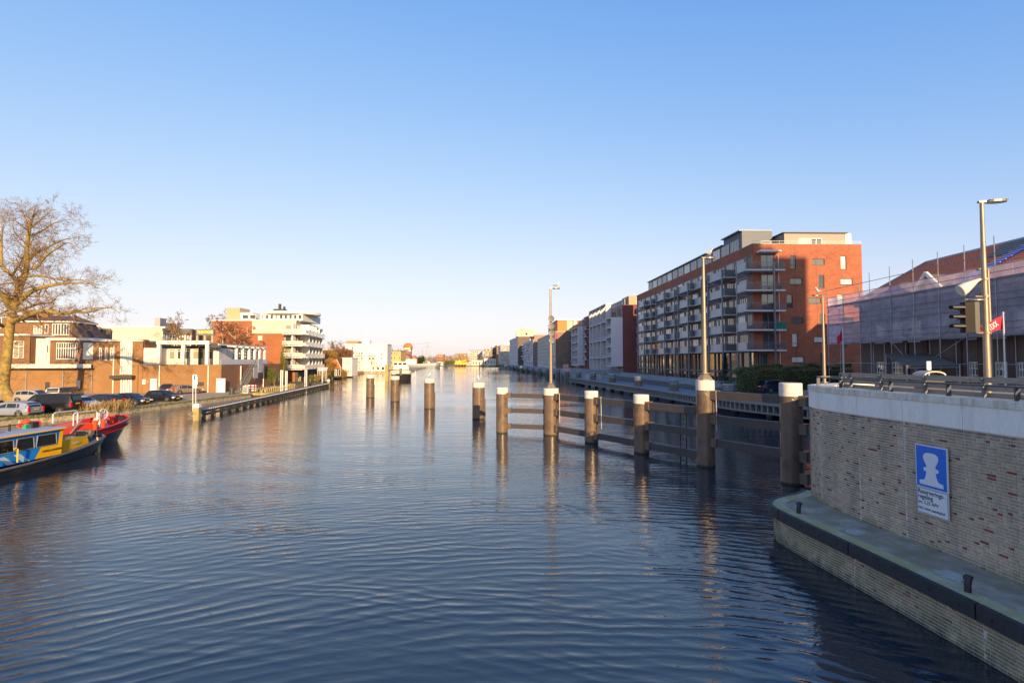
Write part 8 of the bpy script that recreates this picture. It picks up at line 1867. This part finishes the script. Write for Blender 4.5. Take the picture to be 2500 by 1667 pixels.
def far_house(name, label, px0, px1, ybase, ytop, Y, wall, roof, rtop=None, depth=8, rows=1, cols=3, cat='house', gable_front=True):
    A = on_y(px0, ybase, Y); B = on_y(px1, ybase, Y); fr = Frame((A.x, Y), (B.x, Y + .01)); zt = on_y(px0, ytop, Y).z; zb = max(.3, A.z) if A.z < 2 else .5; zb = .5
    t_ = thing(name, label, cat, tuple(fr.p(fr.L / 2, zb, -depth / 2))); hs = []
    hh = (zt - zb) / rows; ww = fr.L / cols
    for r_ in range(rows):
        for c in range(cols): hs.append((ww * (c + .28), ww * (c + .72), zb + hh * (r_ + .3), zb + hh * (r_ + .75)))
    q = MB(); q.panel(fr, 0, fr.L, zb, zt, hs, .2); q.fbox(fr, .05, fr.L - .05, zb, zt - .02, -depth, -.25); q.build('wall', wall, t_)
    for h in hs: far_window(t_, fr, *h, -.15, m_wood_w, g_left, 1, max(.08, min(.14, (h[1] - h[0]) * .12)))
    if rtop is None: q = MB(); q.fbox(fr, -.15, fr.L + .15, zt, zt + .3, -depth, .15); q.build('roof', roof, t_)
    else:
        zr = on_y(px0, rtop, Y).z; q = MB()
        if gable_front:
            q.add([fr.p(-.3, zt, .3), fr.p(fr.L + .3, zt, .3), fr.p(fr.L / 2, zr, .3), fr.p(-.3, zt, -depth), fr.p(fr.L + .3, zt, -depth), fr.p(fr.L / 2, zr, -depth)], [(0, 2, 5, 3), (2, 1, 4, 5)]); q.build('roof', roof, t_)
            q = MB(); q.add([fr.p(0, zt - .01, .0), fr.p(fr.L, zt - .01, .0), fr.p(fr.L / 2, zr - .1, .0)], [(0, 1, 2)]); q.build('gable', wall, t_)
        else:
            q.add([fr.p(-.3, zt, .4), fr.p(fr.L + .3, zt, .4), fr.p(fr.L - .2, zr, -depth / 2), fr.p(.2, zr, -depth / 2), fr.p(-.3, zt, -depth), fr.p(fr.L + .3, zt, -depth)], [(0, 1, 2, 3), (1, 5, 2), (5, 4, 3, 2), (4, 0, 3)]); q.build('roof', roof, t_)
    return t_
m_otile = M('orange_roof_tiles', (.50, .17, .035), .8, var=.15, scale=1); m_bwall = brick_mat('far_brick', (.30, .19, .10), (.26, .16, .085), (.3, .22, .15)); m_ybrick = M('yellow_brick', (.52, .36, .14), .85, var=.1); m_dwood = M('dark_timber', (.05, .045, .04), .8, var=.2)
far_house('orange_roofed_house', 'dark timber house with steep orange tiled roof by the reeds', *z6c(400, 840), 0, 0, 150, m_dwood, m_otile) if False else None
oh = thing('orange_roofed_house', 'dark timber house with steep orange tiled roof by the reeds', 'house', tuple(on_y(822, 905, 160).xy) + (.5,))
OF = Frame((on_y(811, 900, 160).x, 160), (on_y(831, 900, 162).x, 162)); h = OF.rect(*z6c.r(405, 612, 565, 775)); zr_ = h[3]; ze_ = h[2]
q = MB(); q.add([OF.p(0, ze_, .3), OF.p(OF.L, ze_, .3), OF.p(OF.L, zr_, -2.6), OF.p(0, zr_, -2.6), OF.p(0, ze_, -5.5), OF.p(OF.L, ze_, -5.5)], [(0, 1, 2, 3), (5, 4, 3, 2)]); q.build('roof', m_otile, oh); q = MB(); q.fbox(OF, .1, OF.L, .4, ze_, -5.2, 0); q.add([OF.p(OF.L, ze_, 0), OF.p(OF.L, ze_, -5.2), OF.p(OF.L, zr_ - .2, -2.6)], [(0, 1, 2)]); q.build('wall', m_dwood, oh)
q = MB(); q.bar(OF.p(OF.L + .05, ze_, .3), OF.p(OF.L + .05, zr_, -2.6), .12, .3); q.bar(OF.p(OF.L + .05, ze_, -5.5), OF.p(OF.L + .05, zr_, -2.6), .12, .3); q.build('white_bargeboard', m_wood_w, oh)
for k in range(2): far_window(oh, OF, .8 + k * 1.3, 1.6 + k * 1.3, 1.0, max(1.9, ze_ - .3), .03, m_wood_w, g_left)
far_house('white_topped_house', 'white upper storey house on dark base behind the orange roof', 836, 859, 903, 875, 175, m_wr, m_wood_w, None, 7, 2, 4)
far_house('long_shed', 'long low brown shed beside the apartment block', 757, 800, 905, 879, 165, M('brown_boards', (.16, .12, .09), .8, var=.2), m_grey, None, 8, 1, 5, 'shed')
far_house('brick_row_house', 'brown brick row house with flat roof behind the garden trees', 776, 846, 900, 854, 215, m_bwall, m_wood_w, None, 9, 2, 7)
far_house('yellow_office', 'yellow brick office block with three rows of windows', 947, 978, 905, 857, 290, m_ybrick, m_darkgrey, None, 14, 4, 5, 'office')
th_ = far_house('church_house', 'brick hall with red gabled roof before the clock tower', 978, 1001, 900, 873, 420, m_bwall, M('red_far_roof', (.38, .10, .05), .8), 863.5, 18, 2, 4, 'hall')
far_house('small_brick_house', 'small brick house with orange roof right of the tower', 1003.5, 1015, 895, 874, 430, m_bwall, m_otile, 868, 10, 2, 2)
# clock tower
TYY = 450; tA = on_y(985.5, 880, TYY); tB = on_y(1003, 880, TYY); twd = tB.x - tA.x; tz = on_y(990, 848, TYY).z; tz2 = on_y(990, 838, TYY).z
ct = thing('clock_tower', 'square brick clock tower with orange domed roof', 'tower', ((tA.x + tB.x) / 2, TYY + twd / 2, .5)); q = MB(); q.box(tA.x + .4, tB.x - .4, TYY, TYY + twd, .5, tz - 2); q.box(tA.x, tB.x, TYY - .4, TYY + twd + .4, tz - 2, tz); q.build('shaft', m_bwall, ct)
q = MB(); c = ((tA.x + tB.x) / 2, TYY + twd / 2, tz); hh = tz2 - tz + .3; q.lathe([(twd * .70, 0), (twd * .62, hh * .45), (twd * .45, hh * .8), (twd * .18, hh * 1.0), (.1, hh * 1.05)], c, 8); q.build('domed_roof', m_otile, ct)
q = MB(); q.box(tA.x + .8, tB.x - .8, TYY - .5, TYY - .4, tz - 1.7, tz - .3); q.build('white_band', m_wr, ct); q = MB(); q.lathe([(.9, 0), (.9, .1)], (0, 0, 0), 16); o = q.build('clock_face', m_white, ct); o.location = (tB.x + .05 - 1.0, TYY - .45, tz - 2.8); o.rotation_euler = (R(90), 0, 0)
q = MB(); q.tube([c, (c[0], c[1], tz + hh + 3)], .12, 6); q.lathe([(.1, 0), (.5, .4), (.1, .8)], (c[0], c[1], tz + hh + 2.4), 8); q.build('finial', m_pole, ct)
for k in range(4): q = MB(); x = tA.x + twd * (k + .7) / 4.4; q.box(x - .2, x + .2, TYY - .1, TYY + .02, tz - 9, tz - 3.5); q.build('louvre', m_darkgrey, ct)
# far end of the river: houses, sheds, crane, trees, pylons
rowF = [(1031, 1050, 893, 884, 535, m_wr, m_otile, 879, 'white boat house with orange roof at the far bank'), (1052, 1066, 893, 886, 530, m_dwood, m_grey, 882, 'dark boat shed at the far bank'), (1068, 1080, 893.5, 884, 528, m_wr, m_grey, 882, 'pale cottage with grey roof at the far bank'), (1079, 1092, 893.5, 886, 530, m_wr, m_otile, 881, 'white cottage with orange roof at the far bank'), (1117, 1127, 893, 884, 545, m_wr, m_grey, 878, 'narrow white gabled house at the far bank'), (1126, 1141, 893, 881, 550, m_bwall, m_otile, 873, 'orange roofed house behind the yellow crane'), (1120, 1152, 893.5, 885, 530, m_grey, M('yellow_eave', (.6, .38, .02), .6), None, 'grey boatyard shed with yellow eave'), (1152, 1181, 893.5, 880, 530, M('pale_wall', (.58, .52, .42), .8), m_wr, None, 'long pale wall of the boatyard'), (1182, 1210, 893, 876, 524, m_wr, m_wr, None, 'white flat roofed warehouse by the grey block'), (1066, 1084, 882, 865, 640, M('red_office', (.40, .13, .07), .8), m_wr, None, 'red brick flat roofed office beyond the cottages'), (1111, 1139, 882, 863, 660, M('brown_office', (.28, .19, .11), .8), m_grey, None, 'brown flat roofed office beyond the crane')]
for i, (x0, x1, yb, yt, Y, wl, rf_, rt, lb) in enumerate(rowF): far_house('far_house', lb, x0, x1, yb, yt, Y, wl, rf_, rt, 10, 3 if Y > 600 else 1, 4 if x1 - x0 > 16 else 3, 'house', i % 2 == 0)
cr = thing('yellow_crane', 'yellow mobile crane parked at the far boatyard', 'crane', tuple(on_y(1125, 893, 522).xy) + (.7,)); cx, cy = on_y(1125, 893, 522).xy; m_cy = M('crane_yellow', (.75, .42, .01), .5)
q = MB(); q.box(cx - 6, cx + 6, cy, cy + 3, 1.4, 3.6); q.build('chassis', m_cy, cr); q = MB(); q.box(cx - 5.5, cx - 2.5, cy, cy + 3, 3.6, 5.6); q.build('cab', m_cy, cr); q = MB(); q.bar((cx - 1, cy + 1.5, 4.2), (cx + 5.5, cy + 1.5, 6.4), 1.2); q.build('boom', m_cy, cr)
for k in range(4): q = MB(); q.tube([(cx - 4.5 + k * 3, cy - .1, 1.2), (cx - 4.5 + k * 3, cy + .6, 1.2)], .75, 12); q.build('wheel', m_tyre, cr)
def pylon(label, px, ytop, Y, wd):
    a = on_y(px, ytop, Y); t_ = thing('pylon', label, 'pylon', (a.x, Y, .7), group='power pylons'); H_ = a.z; q = MB()
    for sx in (-1, 1):
        for sy in (-1, 1): q.bar((a.x + sx * wd, Y + sy * wd, .5), (a.x + sx * wd * .3, Y + sy * wd * .3, H_), .22)
        for k in range(8): z0 = H_ * k / 8; z1 = H_ * (k + 1) / 8; w0_ = wd * (1 - .7 * k / 8); w1 = wd * (1 - .7 * (k + 1) / 8); q.bar((a.x - sx * w0_, Y - w0_, z0), (a.x + sx * w1, Y - w1, z1), .14)
    q.build('lattice', m_grey, t_)
    q = MB()
    for f, L_ in ((.97, 1.4), (.80, 1.0)): q.bar((a.x - wd * L_, Y, H_ * f), (a.x + wd * L_, Y, H_ * f), .4); q.bar((a.x - wd * L_, Y, H_ * f), (a.x, Y, H_ * (f + .04)), .2); q.bar((a.x + wd * L_, Y, H_ * f), (a.x, Y, H_ * (f + .04)), .2)
    q.build('cross_arms', m_grey, t_); return a
a = pylon('tall lattice pylon beyond the clock tower', 1044, 836, 800, 3.2); b_ = pylon('smaller lattice mast left of the pylon', 1031, 852, 820, 1.2)
pw = thing('power_lines', 'thin power cables sagging across the far sky', 'cables', (a.x, 800, .7))
for z0_, dx in ((a.z - .8, -4), (a.z - .8, 4), (a.z * .82, 0)):
    q = MB(); q.tube([(a.x + dx - 260 * f, 800 + 20 * f, z0_ - 9 * math.sin(math.pi * f)) for f in [k / 10 for k in range(11)]], .09, 4); q.tube([(a.x + dx + 300 * f, 800 + 30 * f, z0_ - 14 * math.sin(math.pi * f * .9) - 12 * f) for f in [k / 10 for k in range(11)]], .09, 4); q.build('cable', m_gsteel, pw)
# bare trees behind the buildings
m_birch = M('birch_bark', (.55, .50, .42), .8, var=.2, scale=3); m_rtwig = M('reddish_twigs', (.20, .085, .045), .9, var=.3, scale=1)
def tree_at(label, px, ytop, Y, spread, seed, **kw):
    p_ = on_y(px, ytop, Y); return bare_tree(label, (p_.x, Y, .5), p_.z - .5, spread, seed, **kw)
tree_at('dark bare tree behind the theatre name board', 437, 768, 100, 3.6, 5, trunk=.22, depth=4, kids=(2, 4), rmin=0.034)
tree_at('pale stemmed birch with reddish twigs left of the apartment gable', 545, 772, 112, 3.2, 6, trunk=.16, depth=4, mat=m_rtwig, bark=m_birch, kids=(3, 4), rmin=0.030, dens=1.3)
tree_at('birch with reddish twigs in the middle of the apartment gable', 575, 778, 113, 3.4, 7, trunk=.17, depth=4, mat=m_rtwig, bark=m_birch, kids=(3, 4), rmin=0.030, dens=1.3)
tree_at('birch with reddish twigs right before the apartment gable', 604, 786, 112, 3.2, 8, trunk=.16, depth=4, mat=m_rtwig, bark=m_birch, kids=(3, 4), rmin=0.030, dens=1.2)
tree_at('tall bare tree rising left of the apartment tower', 562, 745, 150, 5, 9, trunk=.3, depth=4, kids=(2, 4), rmin=0.038)
tree_at('bare tree rising from behind the apartment roof', 519, 765, 146, 4.2, 10, trunk=.25, depth=4, kids=(2, 4), rmin=0.038)
tree_at('bushy bare tree at the far left bank beside the white block', 822, 836, 205, 6, 11, trunk=.3, depth=4, kids=(3, 4), rmin=0.034)
tree_at('round reddish bare tree before the white block', 843, 852, 198, 4.2, 12, trunk=.2, depth=4, mat=m_rtwig, kids=(3, 5), rmin=0.034, multi=2, dens=.9)
tree_at('yellowish willow over the low sheds', 803, 862, 172, 4.5, 13, trunk=.2, depth=4, mat=m_orange, kids=(3, 5), rmin=0.032, multi=2, dens=.8)
tree_at('golden bare shrub tree beside the apartment balconies', 800, 880, 158, 3, 14, trunk=.14, depth=4, mat=m_orange, kids=(3, 5), rmin=0.032, multi=2, dens=.9)
shrub('bright green shrub at the theatre corner by the poles', (on_z(704, 939, .5).x, 106, .5), 1.6, 1.6, 4.2, 2600, .10, m_shrub, 31); shrub('ivy climbing the theatre corner', (on_y(690, 880, 113.5).x + .3, 113.5, .5), .6, .8, 9.0, 2400, .12, m_shrub, 32)
shrub('small yellow green bush in the apartment garden', (on_y(758, 915, 121).x, 121, .7), .9, .9, 1.8, 900, .08, m_shrub, 33); shrub('brownish bush at the garden conservatory', (on_y(776, 915, 124).x, 124, .7), 1.8, 1.2, 1.8, 1500, .09, m_orange, 34); shrub('tiny clipped cone bush by the far reeds', (on_y(811, 918, 138).x, 138, .4), .6, .6, 2.6, 800, .09, m_conif, 35)
shrub('dark round evergreen on the far bank', (on_y(1031, 880, 505).x, 505, .4), 5.5, 5, 9.5, 2500, .45, m_conif, 36); shrub('green bush at the far cottages', (on_y(1097, 890, 521).x, 521, .5), 4.5, 3, 5.5, 1800, .38, m_shrub, 37)
reed_bed('bright orange reeds at the water by the timber house', [tuple(on_z(x, y, .1)) for x, y in ((812, 921), (822, 922), (832, 922), (842, 920))], 5200, 3.0, 15, m_orange)
reed_bed('orange reeds along the bank below the white block', [tuple(on_z(x, y, .1)) for x, y in ((846, 917), (858, 914), (870, 913), (886, 911))], 1500, 1.6, 16, m_orange)
# conservatory with white frame in the garden
cs = thing('garden_conservatory', 'white framed garden pavilion below the balconies', 'pavilion', tuple(on_y(785, 915, 128).xy) + (.7,)); CF = Frame((on_y(776, 915, 128).x, 128), (on_y(796, 915, 128.5).x, 128.5))
for k in range(5): q = MB(); u = CF.L * k / 4; q.fbox(CF, u - .06, u + .06, .6, 3.2, 0, .12); q.build('post', m_wood_w, cs)
q = MB(); q.fbox(CF, 0, CF.L, .6, 3.2, -.2, -.1); q.build('pane', g_left, cs); q = MB(); q.add([CF.p(-.2, 3.2, .3), CF.p(CF.L + .2, 3.2, .3), CF.p(CF.L + .2, 4.1, -2.5), CF.p(-.2, 4.1, -2.5)], [(0, 1, 2, 3), (3, 2, 1, 0)]); q.build('roof', m_wood_w, cs)
# far-off wood that reads as one mass
q = MB(); g = random.Random(77)
for k in range(420):
    px = g.uniform(760, 1215); Y = g.uniform(560, 900) if px > 985 else g.uniform(330, 700)
    x = (px - 1250) / 1250 * Y; h_ = g.uniform(5, 11) * (1.2 if px < 1000 else 1.0)
    for j in range(16):
        a = g.uniform(0, 6.28); r_ = g.random() * h_ * .4; z = .6 + h_ * (.35 + .65 * g.random()); s = h_ * .11
        d = Vector((g.gauss(0, .4), g.gauss(0, .4), 1)).normalized() * s * 2; u = Vector((g.gauss(0, 1), g.gauss(0, .3), 0)).normalized() * s * .35; c = Vector((x + r_ * math.cos(a), Y + r_ * math.sin(a), z)); q.add([c - u, c + u, c + d], [(0, 1, 2)])
    q.tube([(x, Y, .5), (x, Y, .6 + h_ * .7)], [.25, .08], 3, False)
o = stuff(q.build('far_wood', M('far_wood_twigs', (.20, .135, .07), .9, var=.4, scale=.02))); o['label'] = 'hazy brown winter wood behind the far houses'; o['category'] = 'wood'
# slim beacons and workboat out at the right
for i, (px, y0, y1) in enumerate(((1171, 896.5, 886), (1189, 900.5, 887), (1193, 900.5, 876))):
    p_ = on_z(px, y0, 0); tp_ = on_y(px, y1, p_.y); t_ = thing('beacon_pile', ('dark beacon pile out in the water, left of three', 'dark beacon pile, middle of three', 'tall dark mast pile, right of three')[i], 'pile', (p_.x, p_.y, 0), group='far beacons'); q = MB(); q.smooth = True; q.lathe([(.45, -1), (.45, tp_.z * .7), (.2, tp_.z * .75), (.15, tp_.z)], (p_.x, p_.y, 0), 10); q.build('shaft', m_black, t_); q = MB(); q.lathe([(.5, tp_.z * .45), (.5, tp_.z * .5)], (p_.x, p_.y, 0), 10); q.build('band', m_grey, t_)
p_ = on_z(1200, 900.5, 0); rb_ = thing('grey_pontoon', 'low dark pontoon at the far end of the walkway', 'pontoon', (p_.x, p_.y, 0)); q = MB(); q.box(p_.x - 5, p_.x + 14, p_.y - 3, p_.y + 3, -.5, .9); q.build('deck', m_gsteel, rb_)
for k in range(6): q = MB(); q.box(p_.x - 4 + k * 3.4, p_.x - 3.7 + k * 3.4, p_.y - 3.1, p_.y - 2.9, -.5, 1.6); q.build('fender_post', m_black, rb_)
